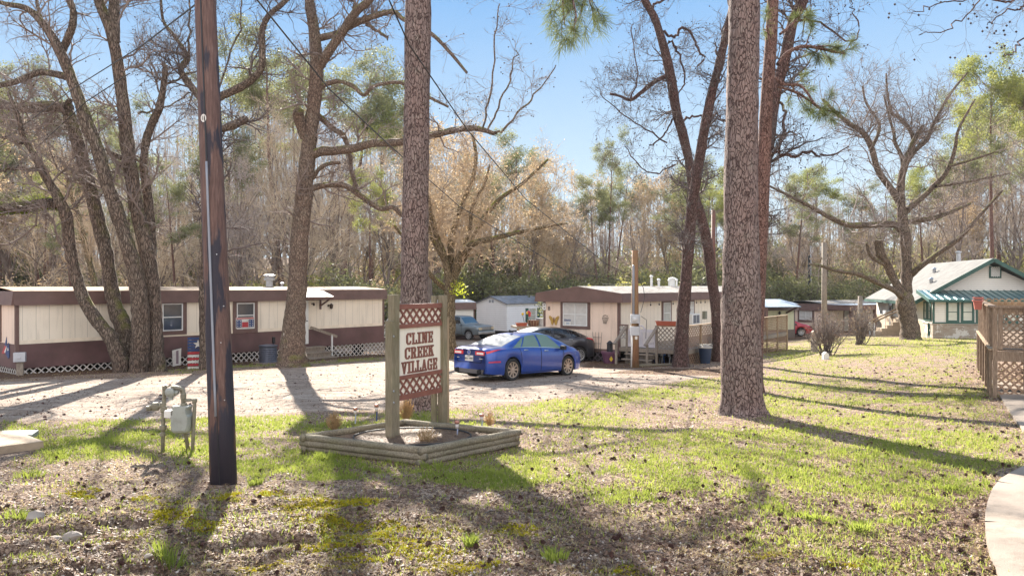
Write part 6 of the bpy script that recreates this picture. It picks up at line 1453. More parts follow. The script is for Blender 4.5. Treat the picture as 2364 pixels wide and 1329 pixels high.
w2, h2_ = 12.5 * YO / F * .95, 8.5 * YO / F
m = MB(); m.box(-w2, w2, -.02, 0, -h2_, h2_); bd = m.build('board', M_black, sp_)
m = MB(); text_mb(m, 'PRIVATE', .135, face_matrix((0, -.023, .075), (1, 0, 0), (0, 0, 1)), .001, bold=.003, sx=.95); text_mb(m, 'PROPERTY', .135, face_matrix((0, -.023, -.025), (1, 0, 0), (0, 0, 1)), .001, bold=.003, sx=.88); m.box(-w2 * .85, w2 * .85, -.025, -.021, -h2_ + .01, -h2_ + .055)
m.build('lettering', M_offw, bd)

# ---------------------------------------------------------------- big pines
def needles(centers, dirs, rg, mat, parent, off, n=55, L=.28, w_=.006, name='needles'):
    m_ = len(centers); c = np.repeat(centers, n, 0); d0 = np.repeat(dirs, n, 0); N_ = len(c)
    d = norm(d0 * .75 + rg.normal(size=(N_, 3)) * .75); l = L * (.7 + .5 * rg.random((N_, 1))); s = norm(np.cross(d, rg.normal(size=(N_, 3)))) * w_
    st = c + rg.normal(size=(N_, 3)) * .02; en = st + d * l + np.array([0, 0, -.03]); mid = st + d * l * .55
    V = np.stack([st - s * .6, st + s * .6, mid + s, en, mid - s], 1).reshape(-1, 3) - np.array(off); i = np.arange(N_) * 5
    me = np.concatenate([np.stack([i, i + 1, i + 2, i + 4], -1), np.stack([i + 4, i + 2, i + 3, i + 3], -1)])
    # triangles for the tips
    V2 = V; q = np.stack([i, i + 1, i + 2, i + 4], -1); t_ = np.stack([i + 4, i + 2, i + 3], -1)
    T_ = np.concatenate([q[:, [0, 1, 2]], q[:, [0, 2, 3]], t_])
    return mesh_np(name, V2, T_, mat, parent)
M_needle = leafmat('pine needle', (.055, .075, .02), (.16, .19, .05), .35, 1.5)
M_needleB = leafmat('back lit pine needle', (.085, .11, .035), (.20, .22, .07), .5, 1.0)  # lighter copy of the pine needle, back light put into its colour
def pine(name, label, lb, mat, seed, boughs, n_crown, roughen=.05, sides=40, rings=70, z_top=22):
    rg = np.random.default_rng(seed); L_ = lb; p, r = L_[:, :3], L_[:, 3]
    # extend above the frame to a crown
    d = norm(p[-1] - p[-6]); ext = [p[-1] + d * (z_top - p[-1][2]) * t for t in np.linspace(0, 1, 8)[1:]]; p = np.vstack([p, ext]); r = np.concatenate([r, np.linspace(r[-1], .08, 8)[1:]])
    k = np.linspace(0, len(p) - 1, rings + 40); p = np.stack([np.interp(k, np.arange(len(p)), p[:, c]) for c in range(3)], -1); r = np.interp(k, np.arange(len(r)), r)
    V, Fq = tubes(p[None], r[None], sides); c_ = np.repeat(p, sides, 0); j = np.tile(np.arange(sides), len(p)); zz = V[:, 2]
    nz = fbm(j * .9 + 3, zz * 3.2, seed, 3) - .5; th = j * 2 * np.pi / sides; hb = np.clip(zz - gz(p[0][0], p[0][1]), 0, 9); fl = .10 * np.exp(-hb / .35) * (np.cos(5 * th + seed) + .7 * np.cos(8 * th + 2 * seed)); V = c_ + (V - c_) * (1 + nz[:, None] * roughen * 2 + fl[:, None] + .035 * (fbm(th * 1.2, zz * .8, seed + 3, 2)[:, None] - .5))
    base = np.array([p[0][0], p[0][1], gz(p[0][0], p[0][1])]); t = thing(name, label, 'pine tree', tuple(base))
    a = Acc(); a.add(V, Fq); a.build('trunk', mat, t, smooth=True, off=base)
    # crown out of frame
    i0 = int(len(p) * .72); Pt = p[None, i0:]; Rt = r[None, i0:]
    Q, S_ = sprout(Pt, Rt, 60, (1.5, 3.6), (55, 85), rg, K=8, up=.35, rf=.5, tmin=.2); kp = Q[:, :, 2].min(1) > 13.0; Q, S_ = Q[kp][:34], S_[kp][:34]; Q2, S2 = sprout(Q, S_, 150, (.5, 1.3), (30, 60), rg, K=5, up=.2)
    cr = Acc(); cr.add(*tubes(Q, S_, 5)); cr.add(*tubes(Q2, S2, 3)); cent = [Q2[:, -1], Q2[:, -2]]; dr = [norm(Q2[:, -1] - Q2[:, -2])] * 2
    nb = len(cent[0]) * 2
    cr.build('branches', mat, t, off=base)
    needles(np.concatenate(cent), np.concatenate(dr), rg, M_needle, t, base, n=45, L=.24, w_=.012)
    # traced visible boughs with needle tufts
    if boughs:
        vb = Acc(); Pp = []
        for b in boughs:
            V, Fq = tubes(b[None, :, :3], b[None, :, 3], 7); vb.add(V, Fq); idx = np.linspace(0, len(b) - 1, 8); Pp.append(np.stack([np.interp(idx, np.arange(len(b)), b[:, c]) for c in range(4)], -1))
        Pp = np.array(Pp); Q, S_ = sprout(Pp[:, :, :3], Pp[:, :, 3], 7 * len(boughs), (.3, .8), (25, 60), rg, K=6, up=-.05, tmin=.3); vb.add(*tubes(Q, S_, 4)); vb.build('bough', mat, t, off=base)
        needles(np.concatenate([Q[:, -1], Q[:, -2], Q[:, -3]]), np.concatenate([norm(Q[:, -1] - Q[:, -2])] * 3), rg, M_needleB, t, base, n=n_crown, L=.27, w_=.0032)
    return t
YC = 16.0
LC = limb([(974, 968, 52), (973, 955, 44), (972, 940, 38), (969, 900, 35), (962, 800, 33), (957, 700, 32), (957, 620, 31), (958, 560, 31), (960, 400, 29.5), (961, 330, 29.5), (963, 200, 29), (965, 60, 30), (966, -20, 29), (968, -200, 28)], YC, .3, n=80)
pine('pine_tree', 'straight plated pine trunk in the middle, right behind the village sign', LC, M_barkP, 11, [limb([(1300, -90, 3), (1310, -40, 3), (1322, 0, 2.5), (1330, 45, 2), (1318, 75, 1.5)], 13, -.3), limb([(1370, -80, 3), (1360, -30, 2.5), (1348, 0, 2), (1340, 30, 1.5)], 13, .3), limb([(1230, -120, 3), (1280, -60, 2.5), (1300, -20, 2)], 13, .2), limb([(1340, -90, 3), (1352, -45, 2.5), (1362, 8, 2), (1372, 22, 1.5)], 13, .3), limb([(1290, -100, 3), (1296, -50, 2.5), (1300, 20, 2), (1304, 60, 1.5)], 13, .1)], 24)
YD = gp(1716, 956).y
LD = limb([(1716, 972, 66), (1716, 958, 57), (1715, 942, 51), (1714, 915, 48), (1712, 860, 46.5), (1710, 780, 45), (1711, 680, 43), (1711, 560, 40), (1710, 400, 37.5), (1712, 300, 36.5), (1715, 153, 35), (1718, 0, 34), (1720, -200, 32)], YD, .2, n=90)
pine('pine_tree', 'massive pine trunk with deep plated bark and a flared base on the right lawn', LD, M_barkP, 12, [], 0, roughen=.06)
YF = 19.5
p_ = gp(1742, 905); YF = p_.y
LF = limb([(1742, 912, 24), (1742, 860, 19), (1745, 780, 17), (1750, 680, 16), (1757, 520, 15.5), (1762, 400, 15), (1766, 300, 14.5), (1772, 200, 14), (1778, 120, 13.5), (1783, 20, 13), (1786, -60, 12)], YF, .5, n=60)
TB = [limb([(1795, 150, 5), (1815, 125, 4.5), (1850, 108, 4), (1890, 112, 3.5), (1925, 120, 3), (1950, 124, 2)], YF + .2, .5), limb([(1790, 180, 4), (1810, 195, 3.5), (1850, 200, 3), (1880, 240, 2.5), (1890, 245, 2)], YF - .2, -.3), limb([(1778, 110, 3), (1775, 90, 3), (1772, 70, 2.5), (1770, 60, 2)], YF - .4, -.2), limb([(1800, 80, 3), (1825, 60, 3), (1840, 45, 2), (1850, 30, 2)], YF + .3, .4), limb([(1795, 200, 3), (1840, 215, 3), (1870, 235, 2.5), (1905, 262, 2)], YF, .3)]
pine('pine_tree', 'slimmer reddish pine leaning right behind the massive pine trunk', LF, M_barkR, 13, TB, 42, sides=24)
LG = limb([(1728, 870, 16), (1735, 800, 14), (1742, 700, 14), (1752, 560, 13), (1765, 400, 13), (1778, 300, 13), (1790, 215, 12.5), (1806, 160, 13), (1815, 120, 13), (1830, 50, 12), (1856, -5, 11), (1880, -80, 9)], 24, 0)
TG = [LG, limb([(1786, 245, 5), (1800, 235, 4), (1812, 260, 4.5), (1806, 300, 4), (1800, 350, 2.5)], 24, -.3), limb([(1755, 355, 4.5), (1790, 352, 4.5), (1830, 360, 4.5), (1872, 352, 4), (1900, 360, 3), (1960, 340, 2)], 23.6, -.6), limb([(1818, 40, 3), (1800, 25, 2.5), (1780, 10, 2)], 24, 0), limb([(1835, 50, 4), (1900, 55, 3), (1960, 100, 2.5), (1985, 70, 2), (1970, 30, 2), (1962, 0, 1.8)], 24, .3)]
hero('tree', 'bare tree rising behind the big pine and leaning to the upper right', TG, M_barkD, M_twigD, 14, (60, 560, 2400), ((.8, 2.4), (.4, 1.2), (.2, .6)), balls=420, up=-.02)

# ---------------------------------------------------------------- crossed twin trees
YE = gp(1572, 846).y
E1 = [limb([(1572, 856, 26), (1572, 835, 19), (1573, 790, 16), (1576, 740, 15), (1580, 690, 14.5), (1586, 614, 13.5), (1594, 512, 13), (1604, 435, 12), (1620, 333, 11.5), (1640, 230, 11), (1661, 143, 10), (1681, 61, 9), (1694, 0, 8.5), (1710, -80, 7)], YE, -.5),
      limb([(1625, 300, 4), (1645, 270, 3.5), (1660, 268, 3), (1685, 290, 2)], YE, .3), limb([(1590, 610, 7), (1584, 580, 8), (1590, 560, 5)], YE - .2, 0)]
hero('tree', 'dark leaning trunk in front of the deck that crosses its neighbour and rises right', E1, M_barkD, M_twigD, 15, (40, 380, 1700), ((.7, 2.2), (.4, 1.1), (.2, .6)), balls=200)
YE2 = gp(1659, 834).y
E2 = [limb([(1659, 840, 16), (1658, 820, 13), (1655, 760, 12), (1651, 700, 12), (1643, 640, 12), (1632, 560, 12), (1617, 495, 11), (1600, 440, 10.5), (1591, 374, 10.5), (1575, 307, 11), (1561, 256, 11), (1548, 179, 11), (1533, 113, 10), (1512, 46, 9), (1487, 0, 8), (1455, -60, 7)], YE2, -.8),
      limb([(1546, 175, 5), (1530, 180, 5), (1507, 192, 5), (1481, 213, 4.5), (1456, 231, 4), (1430, 222, 3), (1408, 217, 2.5)], YE2 - .5, -.5),
      limb([(1530, 75, 4), (1548, 85, 4), (1560, 82, 4), (1579, 64, 4), (1604, 92, 3.5), (1612, 115, 3.5), (1625, 138, 3), (1609, 153, 2.5)], YE2 - .6, .2), limb([(1545, 95, 3.5), (1560, 110, 3.5), (1572, 140, 3), (1580, 190, 2.5), (1568, 215, 2)], YE2 - .6, .2),
      limb([(1567, 285, 3.5), (1590, 270, 3.5), (1620, 269, 3), (1650, 272, 2.5), (1673, 281, 2)], YE2 - .4, .2), limb([(1553, 275, 3), (1540, 300, 2.5), (1520, 325, 2.5), (1500, 335, 2)], YE2 - .4, -.4), limb([(1500, 20, 4), (1520, 5, 3.5), (1560, -20, 3)], YE2 - .6, .3),
      limb([(1456, 231, 2.5), (1470, 180, 2), (1455, 60, 1.5)], YE2 - 1, 0), limb([(1540, 330, 2.5), (1480, 290, 2), (1420, 250, 1.6), (1385, 215, 1.2)], YE2, -1), limb([(1560, 380, 2.5), (1500, 400, 2), (1440, 340, 1.4)], YE2, -.8)]
hero('tree', 'dark leaning trunk by the trash can that crosses its neighbour and rises left', E2, M_barkD, M_twigD, 16, (75, 760, 3600), ((.6, 2.0), (.35, 1.1), (.2, .6)), balls=520, up=-.03)

# ---------------------------------------------------------------- big bare tree at right by the bungalow
YG = gp(2102, 783).y
GT = [limb([(2102, 790, 28), (2102, 775, 23), (2100, 750, 20), (2094, 720, 20), (2090, 700, 20), (2091, 680, 15), (2093, 662, 12.5), (2092, 600, 11.5), (2089, 540, 12), (2085, 520, 11), (2079, 460, 9.5), (2081, 409, 8.5), (2094, 368, 7), (2109, 327, 6), (2130, 290, 4)], YG - .3, 0),
 limb([(2082, 480, 8), (2063, 445, 7.5), (2027, 394, 7), (2012, 343, 6.5), (1992, 307, 6), (1961, 286, 5), (1925, 256, 4), (1899, 230, 3)], YG, -2),
 limb([(2096, 372, 6), (2109, 330, 5), (2100, 300, 4.5), (2089, 286, 4.5), (2072, 270, 4), (2058, 261, 3.5), (2048, 215, 2.5), (2045, 170, 1.8)], YG, .6),
 limb([(2098, 366, 5), (2120, 340, 5), (2140, 322, 5), (2155, 285, 4), (2160, 276, 3.5), (2191, 220, 3), (2232, 169, 2)], YG, -1), limb([(2081, 409, 5), (2083, 368, 4.5), (2066, 330, 4), (2063, 307, 3.5), (2055, 280, 3), (2040, 220, 2)], YG, 1),
 limb([(2084, 535, 9), (2068, 520, 8), (2048, 517, 7.5), (2007, 519, 7), (1956, 519, 6.5), (1915, 501, 5.5), (1869, 476, 4.5), (1818, 450, 3.5), (1777, 430, 2.5)], YG, -2.5),
 limb([(2094, 515, 6), (2110, 508, 6), (2150, 504, 5.5), (2191, 491, 4.5), (2240, 470, 3)], YG, 1), limb([(2086, 495, 7), (2105, 475, 6.5), (2130, 455, 6), (2160, 425, 6), (2176, 409, 5.5), (2191, 384, 5), (2205, 340, 4), (2212, 300, 3), (2250, 230, 2)], YG, -2),
 limb([(2096, 642, 7), (2120, 620, 6), (2160, 588, 5.5), (2212, 552, 5), (2263, 496, 3.5), (2314, 440, 2.5)], YG, -4), limb([(2086, 690, 7), (2065, 670, 6.5), (2032, 655, 6), (1986, 634, 5.5), (1930, 624, 4.5), (1900, 615, 3.5), (1869, 609, 2)], YG - .4, -3),
 limb([(2086, 695, 9), (2072, 660, 9), (2058, 634, 9), (2045, 605, 9), (2032, 585, 10), (2028, 562, 10.5), (2027, 552, 8)], YG - .3, -.8), limb([(2040, 610, 4), (2010, 590, 4), (2000, 560, 3)], YG - 1, -.5),
 limb([(2191, 384, 3.5), (2240, 370, 3), (2300, 350, 2)], YG - 1.5, -1), limb([(2160, 430, 4), (2230, 420, 3), (2330, 400, 2)], YG - 1, 1), limb([(2012, 343, 4), (2030, 290, 3.5), (2000, 240, 2.5), (1990, 200, 1.6)], YG, 1)]
hero('tree', 'large spreading bare tree with a swollen trunk standing before the bungalow', GT, M_barkL, M_twig, 17, (150, 1500, 6500), ((1.2, 3.6), (.7, 2.0), (.35, 1.0)), balls=400, tw_r=.008)

# ---------------------------------------------------------------- tan-leaved tree behind the sign
YT = 33.5
TT = [limb([(1040, 840, 17), (1039, 800, 14), (1038, 750, 12.5), (1039, 700, 12), (1038, 668, 12), (1036, 645, 9), (1028, 600, 8), (1010, 550, 7), (996, 500, 6), (985, 450, 5), (962, 400, 4)], YT, -.5),
 limb([(1040, 665, 9), (1041, 620, 8), (1041, 563, 7.5), (1050, 520, 7), (1060, 486, 6), (1080, 440, 5.5), (1092, 410, 5), (1099, 358, 4), (1090, 310, 3)], YT, .4), limb([(1042, 660, 9), (1050, 620, 8), (1062, 588, 7.5), (1091, 563, 7), (1137, 550, 6), (1193, 537, 5), (1255, 524, 3.5), (1310, 515, 2)], YT, -1.4),
 limb([(1043, 655, 8), (1058, 620, 7.5), (1080, 580, 7), (1112, 512, 6), (1152, 460, 5), (1204, 425, 4), (1265, 368, 2.5)], YT, 1.2), limb([(1036, 672, 7), (1015, 655, 6), (994, 634, 5.5), (968, 600, 5), (940, 560, 4), (910, 520, 3)], YT, -.8), limb([(1030, 610, 5), (1008, 570, 5), (990, 530, 4.5), (985, 470, 4), (940, 420, 3)], YT, .8), limb([(1064, 586, 5), (1085, 530, 4.5), (1090, 480, 4), (1120, 420, 3), (1130, 380, 2)], YT, 0)]
M_tan = leafmat('dry tan leaf', (.36, .25, .14), (.62, .47, .30), .45, 1.0)
hero('tree', 'multi stemmed mossy tree holding dry tan leaves behind the right sign post', TT, M_barkM, M_twigT, 18, (120, 1100, 4200), ((.8, 2.2), (.5, 1.3), (.3, .7)), leaf=(6200, .038, M_tan))
rg = np.random.default_rng(19); c = np.array(P(1060, 665, YT - .4)) + rg.normal(size=(160, 3)) * np.array([.22, .15, .2]); o = add_leaves(c, .06, leafmat('fresh yellow green leaf', (.35, .42, .03), (.6, .62, .08), .5), None, rg, 'leafy_sprout'); tag(o, 'bright yellow green leafy sprout on the trunk of the tan leaved tree', 'sprout', kind='stuff')

# branches entering from the upper right
UR = [limb([(2420, -60, 4), (2364, -10, 3.5), (2320, 5, 3), (2262, -5, 2.5), (2200, 5, 2), (2150, 15, 1.6), (2105, 30, 1.2)], 16, -1), limb([(2262, 0, 2), (2230, 40, 2), (2180, 70, 1.6), (2130, 80, 1.2)], 15.6, -.5), limb([(2420, 70, 3), (2364, 90, 2.5), (2340, 120, 2), (2310, 135, 1.5)], 15, 0), limb([(2400, 10, 3), (2340, 20, 2.4), (2290, 50, 1.8), (2280, 55, 1.2)], 15, 0)]
b_ = limb([(2560, 900, 20), (2560, 600, 17), (2550, 300, 14), (2500, 60, 10), (2430, -60, 6)], 16, 0)
hero('tree', 'bare twigs of an out of frame tree hanging into the upper right sky', [b_] + UR, M_barkD, M_twigD, 21, (26, 110, 330), ((.3, 1.0), (.2, .6), (.1, .3)), skip=1, balls=60, up=-.05, tw_r=.0025)

# ---------------------------------------------------------------- bare bushes
def bush(label, px, py, w_, h_, seed, n0=26, mat=None, tw=None):
    p = gp(px, py); s = p.y / F; rg = np.random.default_rng(seed); W_, H__ = w_ * s, h_ * s
    a = rg.random(n0) * 6.28; el_ = np.radians(35 + 50 * rg.random(n0)); d = np.stack([np.cos(a) * np.cos(el_), np.sin(a) * np.cos(el_) * .7, np.sin(el_)], -1)
    K = 8; out = [np.zeros((n0, 3)) + rg.normal(size=(n0, 3)) * [.15, .1, .0]]; L = H__ * (.7 + .5 * rg.random(n0))
    for k in range(K - 1): d = norm(d + rg.normal(size=(n0, 3)) * .16 + np.array([0, 0, .03])); out.append(out[-1] + d * (L / (K - 1))[:, None] * np.array([W_ / H__ * .9, .8, 1]))
    Q = np.stack(out, 1); R = (.028 * np.linspace(1, .3, K))[None].repeat(n0, 0); t = thing('bare_bush', label, 'bush', tuple(p)); ac = Acc(); ac.add(*tubes(Q, R, 5))
    ac.build('stems', M_twigD, t); tw_ = Acc(); Q1, S1 = sprout(Q, R, n0 * 12, (.25, .7), (30, 70), rg, K=5, rmin=.009); tw_.add(*tubes(Q1, S1, 3)); Q2, S2 = sprout(Q1, S1, n0 * 45, (.12, .35), (30, 70), rg, K=4, rmin=.007); tw_.add(*tubes(Q2, S2, 3)); tw_.build('twigs', tw or M_twig, t)
    e = Q2[rg.choice(len(Q2), n0 * 14), -1]; add_leaves(e, .035, mat or M_tan, t, rg); return t
bush('wide bare bush with brown seed heads beside the short square post', 1908, 820, 62, 92, 31, 30, leafmat('dull seed head', (.18, .09, .06), (.36, .22, .14), .2))
bush('second bare bush with a dark spreading base nearer the bungalow', 1987, 796, 55, 80, 32, 26)
# dried plants in the sign bed
M_straw = leafmat('straw orange stems', (.50, .32, .15), (.78, .56, .32), .4, 6)
def drytuft(label, px, py, w_, h_, seed, n=700):
    n = int(n * .22)
    p = gp(px, py); p.z = bedz(p.x, p.y) - .03; s = p.y / F; rg = np.random.default_rng(seed); W_, H__ = w_ * s / 2, h_ * s
    a = rg.random(n) * 6.28; rr = rg.random(n) ** .6; tip = np.stack([np.cos(a) * rr * W_, np.sin(a) * rr * W_ * .8, H__ * (.35 + .75 * rg.random(n)) * (1 - .45 * rr ** 2)], -1)
    b = tip * np.array([.25, .25, 0]); mid = (b + tip) / 2 + rg.normal(size=(n, 3)) * .02; Q = np.stack([b, mid, tip], 1); R = np.full((n, 3), .0030); t = thing('dried_plant', label, 'dried plant', tuple(p)); ac = Acc(); ac.add(*tubes(Q, R, 3)); ac.build('stems', M_straw, t)
    e = tip[rg.choice(n, n)] * (.6 + .4 * rg.random((n, 1))) + rg.normal(size=(n, 3)) * .015; add_leaves(e, .012, M_straw, t, rg)
drytuft('tallest straw orange dried plant, between the two sign posts', 938, 985, 44, 54, 41, 900)
drytuft('orange dried plant at the left end of the timber bed', 772, 1010, 44, 42, 42)
drytuft('wispy dried plant near the front corner of the timber bed', 985, 1046, 56, 46, 43, 450)
drytuft('reddish dried plant at the right end of the timber bed', 1130, 1000, 30, 34, 44, 400)
# green grass clumps
def clump(label, px, py, r, h, seed, n=120, g=None):
    p = gp(px, py); rg = np.random.default_rng(seed); a = rg.random(n) * 6.28; q = r * rg.random(n) ** .7; X = p.x + np.cos(a) * q * .5; Y = p.y + np.sin(a) * q * .35
    Z = Gn(X, Y); hh = h * (.5 + .6 * rg.random(n)); ln = h * (.3 + .7 * rg.random(n)); s = .0035
    P0 = np.stack([X - s, Y, Z - .01], -1); P1 = np.stack([X + s, Y, Z - .01], -1); M_ = np.stack([X + np.cos(a) * ln * .35, Y + np.sin(a) * ln * .35, Z + hh * .7], -1); T = np.stack([X + np.cos(a) * ln, Y + np.sin(a) * ln, Z + hh * .85], -1)
    V = np.stack([P0, P1, M_ + [s, 0, 0], M_ - [s, 0, 0], T], 1).reshape(-1, 3) - np.array(p); i = np.arange(n) * 5
    o = mesh_np('grass_clump', V, np.concatenate([np.stack([i, i + 1, i + 2], -1), np.stack([i, i + 2, i + 3], -1), np.stack([i + 3, i + 2, i + 4], -1)]), M_grass); o.location = p; tag(o, label, 'grass clump')
for i, (px, py, r, h, lab) in enumerate(((68, 1102, .35, .12, 'bright grass clump on the bare soil below the concrete slab'), (40, 1195, .3, .10, 'sparse grass clump at the far left edge of the bank'), (385, 1290, .25, .18, 'long bladed grass clump left of the pole shadow'), (750, 1062, .25, .16, 'tall grass tuft at the left foot of the timber bed'),
      (1010, 1082, .45, .13, 'lush grass clump under the front corner of the timber bed'), (590, 1118, .15, .10, 'thin yellowing tuft beside the foot of the utility pole'), (130, 1050, .45, .11, 'thick green clump against the end of the concrete slab'), (1085, 1255, .1, .12, 'small upright tuft beside the trunk shadow'), (1990, 1225, .2, .12, 'small tuft on the lower lawn'), (1880, 1195, .3, .1, 'soft green tuft along the branch shadow'), (1280, 1290, .2, .1, 'green weed inside the large trunk shadow'), (2190, 1130, .2, .1, 'little tuft near the tip of the pine shadow'))):
    clump(lab, px, py, r, h, 60 + i, 90)
# rocks
def rock(label, px, py, s, seed, mat):
    p = gp(px, py); rg = np.random.default_rng(seed); me = bpy.data.meshes.new('rock'); import bmesh; bm = bmesh.new(); bmesh.ops.create_icosphere(bm, subdivisions=2, radius=1)
    pl = norm(rg.normal(size=(7, 3))); k = s * p.y / F
    for v in bm.verts:
        c = np.array(v.co); 
        for q in pl:
            dd = c @ q - .62
            if dd > 0: c = c - q * dd
        v.co = Vector(c * [k, k * .75, k * .62])
    bm.to_mesh(me); bm.free(); o = link('rock', me, None, [mat]); o.location = (p.x, p.y, p.z + k * .2); tag(o, label, 'rock')
M_rock = simple('grey tan rock', (.30, .25, .21), .85, var=.2, bump=.6, bs=20); M_rockr = simple('red rock', (.22, .09, .075), .85, var=.2)
for i, a_ in enumerate(((125, 1240, 17, 'largest pale rock in the washed out hollow at lower left'), (148, 1248, 10, 'rounded grey stone touching the largest pale rock'), (142, 1256, 11, 'flat white stone in front of the largest pale rock'), (78, 1200, 24, 'broad half buried sandstone above the hollow at lower left'), (165, 1228, 26, 'dark eroded rock face at the lower left bank'), (340, 1295, 13, 'pale flat stone beside the long bladed grass clump'), (228, 1304, 10, 'pinkish stone on the bare soil near the bottom edge'), (35, 1303, 10, 'brownish stone near the bottom left corner'), (72, 1295, 9, 'white chip of stone near the bottom left corner'), (540, 1113, 8, 'pale knobby stone against the foot of the utility pole'),
        (850, 1250, 8, 'white stone on the mossy bank'), (980, 1305, 8, 'small white stone below the mossy bank'), (480, 1320, 9, 'pale stone inside the utility pole shadow'), (555, 1262, 7, 'tan pebble right of the utility pole shadow'), (1327, 1092, 6, 'flat white chip on the lawn right of the bed'), (1510, 1310, 9, 'dark shiny stone in leaf litter at the bottom'))): rock(a_[3], a_[0], a_[1], a_[2], 80 + i, M_rock)
rock('small dark red rock at the bottom left edge', 65, 1325, 9, 99, M_rockr)
# sticks
for i, (a, b, c_, d, lab) in enumerate(((1120, 1192, 1142, 1182, 'short dark stick in the trunk shadow'), (1440, 1008, 1470, 995, 'thin stick lying on the lawn left of the big pine'), (1560, 1208, 1590, 1206, 'pale stick on the lower lawn'), (1270, 950, 1330, 945, 'long twig on the lawn edge of the drive'), (1960, 1048, 2010, 1040, 'stick across the lawn near the pine shadow'), (1480, 1275, 1540, 1280, 'bark strip in the leaf litter at the bottom'), (820, 1225, 860, 1205, 'dead twig on the mossy bank'))):
    A = gp(a, b); B__ = gp(c_, d); m = MB(); m.tube([A + Vector((0, 0, .01)), (A + B__) / 2 + Vector((0, .02, .025)), B__ + Vector((0, 0, .012))], [.009, .008, .004], 6); o = m.build('stick', M_twigD); tag(o, lab, 'stick')
# pine cones: 300 nearest as things, the rest as one stuff object
M_cone = simple('pine cone', (.075, .035, .028), .85, var=.3)
cm = MB(); prof = [(.008, -.045), (.026, -.03), (.030, -.01), (.027, .012), (.018, .032), (.005, .046)]
def cone_mesh():
    vs = []; fs = []; n = 10
    for k in range(7):
        z_ = -.036 + k * .012; r_ = .031 * math.sin(math.pi * (k + 1.6) / 9.2)
        for j in range(n):
            q = 2 * math.pi * (j + .5 * (k % 2)) / n; a = Vector((math.cos(q) * r_, math.sin(q) * r_, z_)); t_ = Vector((-math.sin(q), math.cos(q), 0)) * .007; b = len(vs)
            vs += [a * .35 + Vector((0, 0, z_ * .6)), a + t_, a * 1.15 + Vector((0, 0, .006)), a - t_]; fs += [(b, b + 1, b + 2, b + 3)]
    mb2 = MB(); mb2.add(vs, fs); mb2.lathe([(.004, -.045), (.018, -.025), (.02, 0), (.014, .025), (.003, .04)], n=6); me = bpy.data.meshes.new('pine_cone'); me.from_pydata(mb2.v, [], mb2.f); me.materials.append(M_cone); return me
cme = cone_mesh(); rg = np.random.default_rng(101)
def conedens(x, y):
    px = PX0 + F * x / y; py = HY + F * (CZ - G0(x, y)) / y
    d = .12 + .5 * ((px > 1780) & (py < 900)) + .28 * ((px > 1300) & (py < 960)) + .22 * (px > 2100) + .12 * (px < 600) * (py < 1000) * (py > 880) + .12 * (px > 1000)
    return d * (py > 815) * (.45 + .55 * sstep(6.5, 9.5, y))
n = 5200; X = None
Yc = 5.6 * (42 / 5.6) ** rg.random(n); Yc = (1 / (1 / 5.6 + (1 / 42 - 1 / 5.6) * rg.random(n))); Xc = (rg.random(n) * 2 - 1) * .70 * Yc
ok = (rg.random(n) < conedens(Xc, Yc) * .62) & keep_out(Xc, Yc); Xc, Yc = Xc[ok], Yc[ok]; o_ = np.argsort(Yc); Xc, Yc = Xc[o_], Yc[o_]; Zc = Gn(Xc, Yc)
for i in range(min(300, len(Xc))):
    o = bpy.data.objects.new('pine_cone', cme); C.objects.link(o); s = rg.uniform(.45, .85); o.location = (Xc[i], Yc[i], Zc[i] + .016); o.scale = (s, s, s); o.rotation_euler = (rg.uniform(.9, 2.2), rg.uniform(-.4, .4), rg.uniform(0, 6.28))
    tag(o, 'dark brown fallen pine cone lying on the ground', 'pine cone', 'pine cones scattered over the ground')
r0 = slice(300, None); cv = np.array([v.co for v in cme.vertices]); cf = [tuple(p.vertices) for p in cme.polygons if len(p.vertices) == 4]; cf = np.array(cf)
n2 = len(Xc) - 300
oc = np.array([[1, 0, 0], [0, 1, 0], [-1, 0, 0], [0, -1, 0], [0, 0, 1], [0, 0, -1.]]) * [.036, .028, .022]
V = np.stack([Xc[r0], Yc[r0], Zc[r0] + .015], -1)[:, None] + oc[None] * (.8 + .5 * rg.random((n2, 6, 1))) * 1.15
f = np.array([[0, 1, 4], [1, 2, 4], [2, 3, 4], [3, 0, 4], [1, 0, 5], [2, 1, 5], [3, 2, 5], [0, 3, 5]])
tag(mesh_np('fallen_pine_cones', V.reshape(-1, 3), (f[None] + (np.arange(n2) * 6)[:, None, None]).reshape(-1, 3), M_cone), 'many more small pine cones farther off over drive and lawn', 'pine cones', kind='stuff')
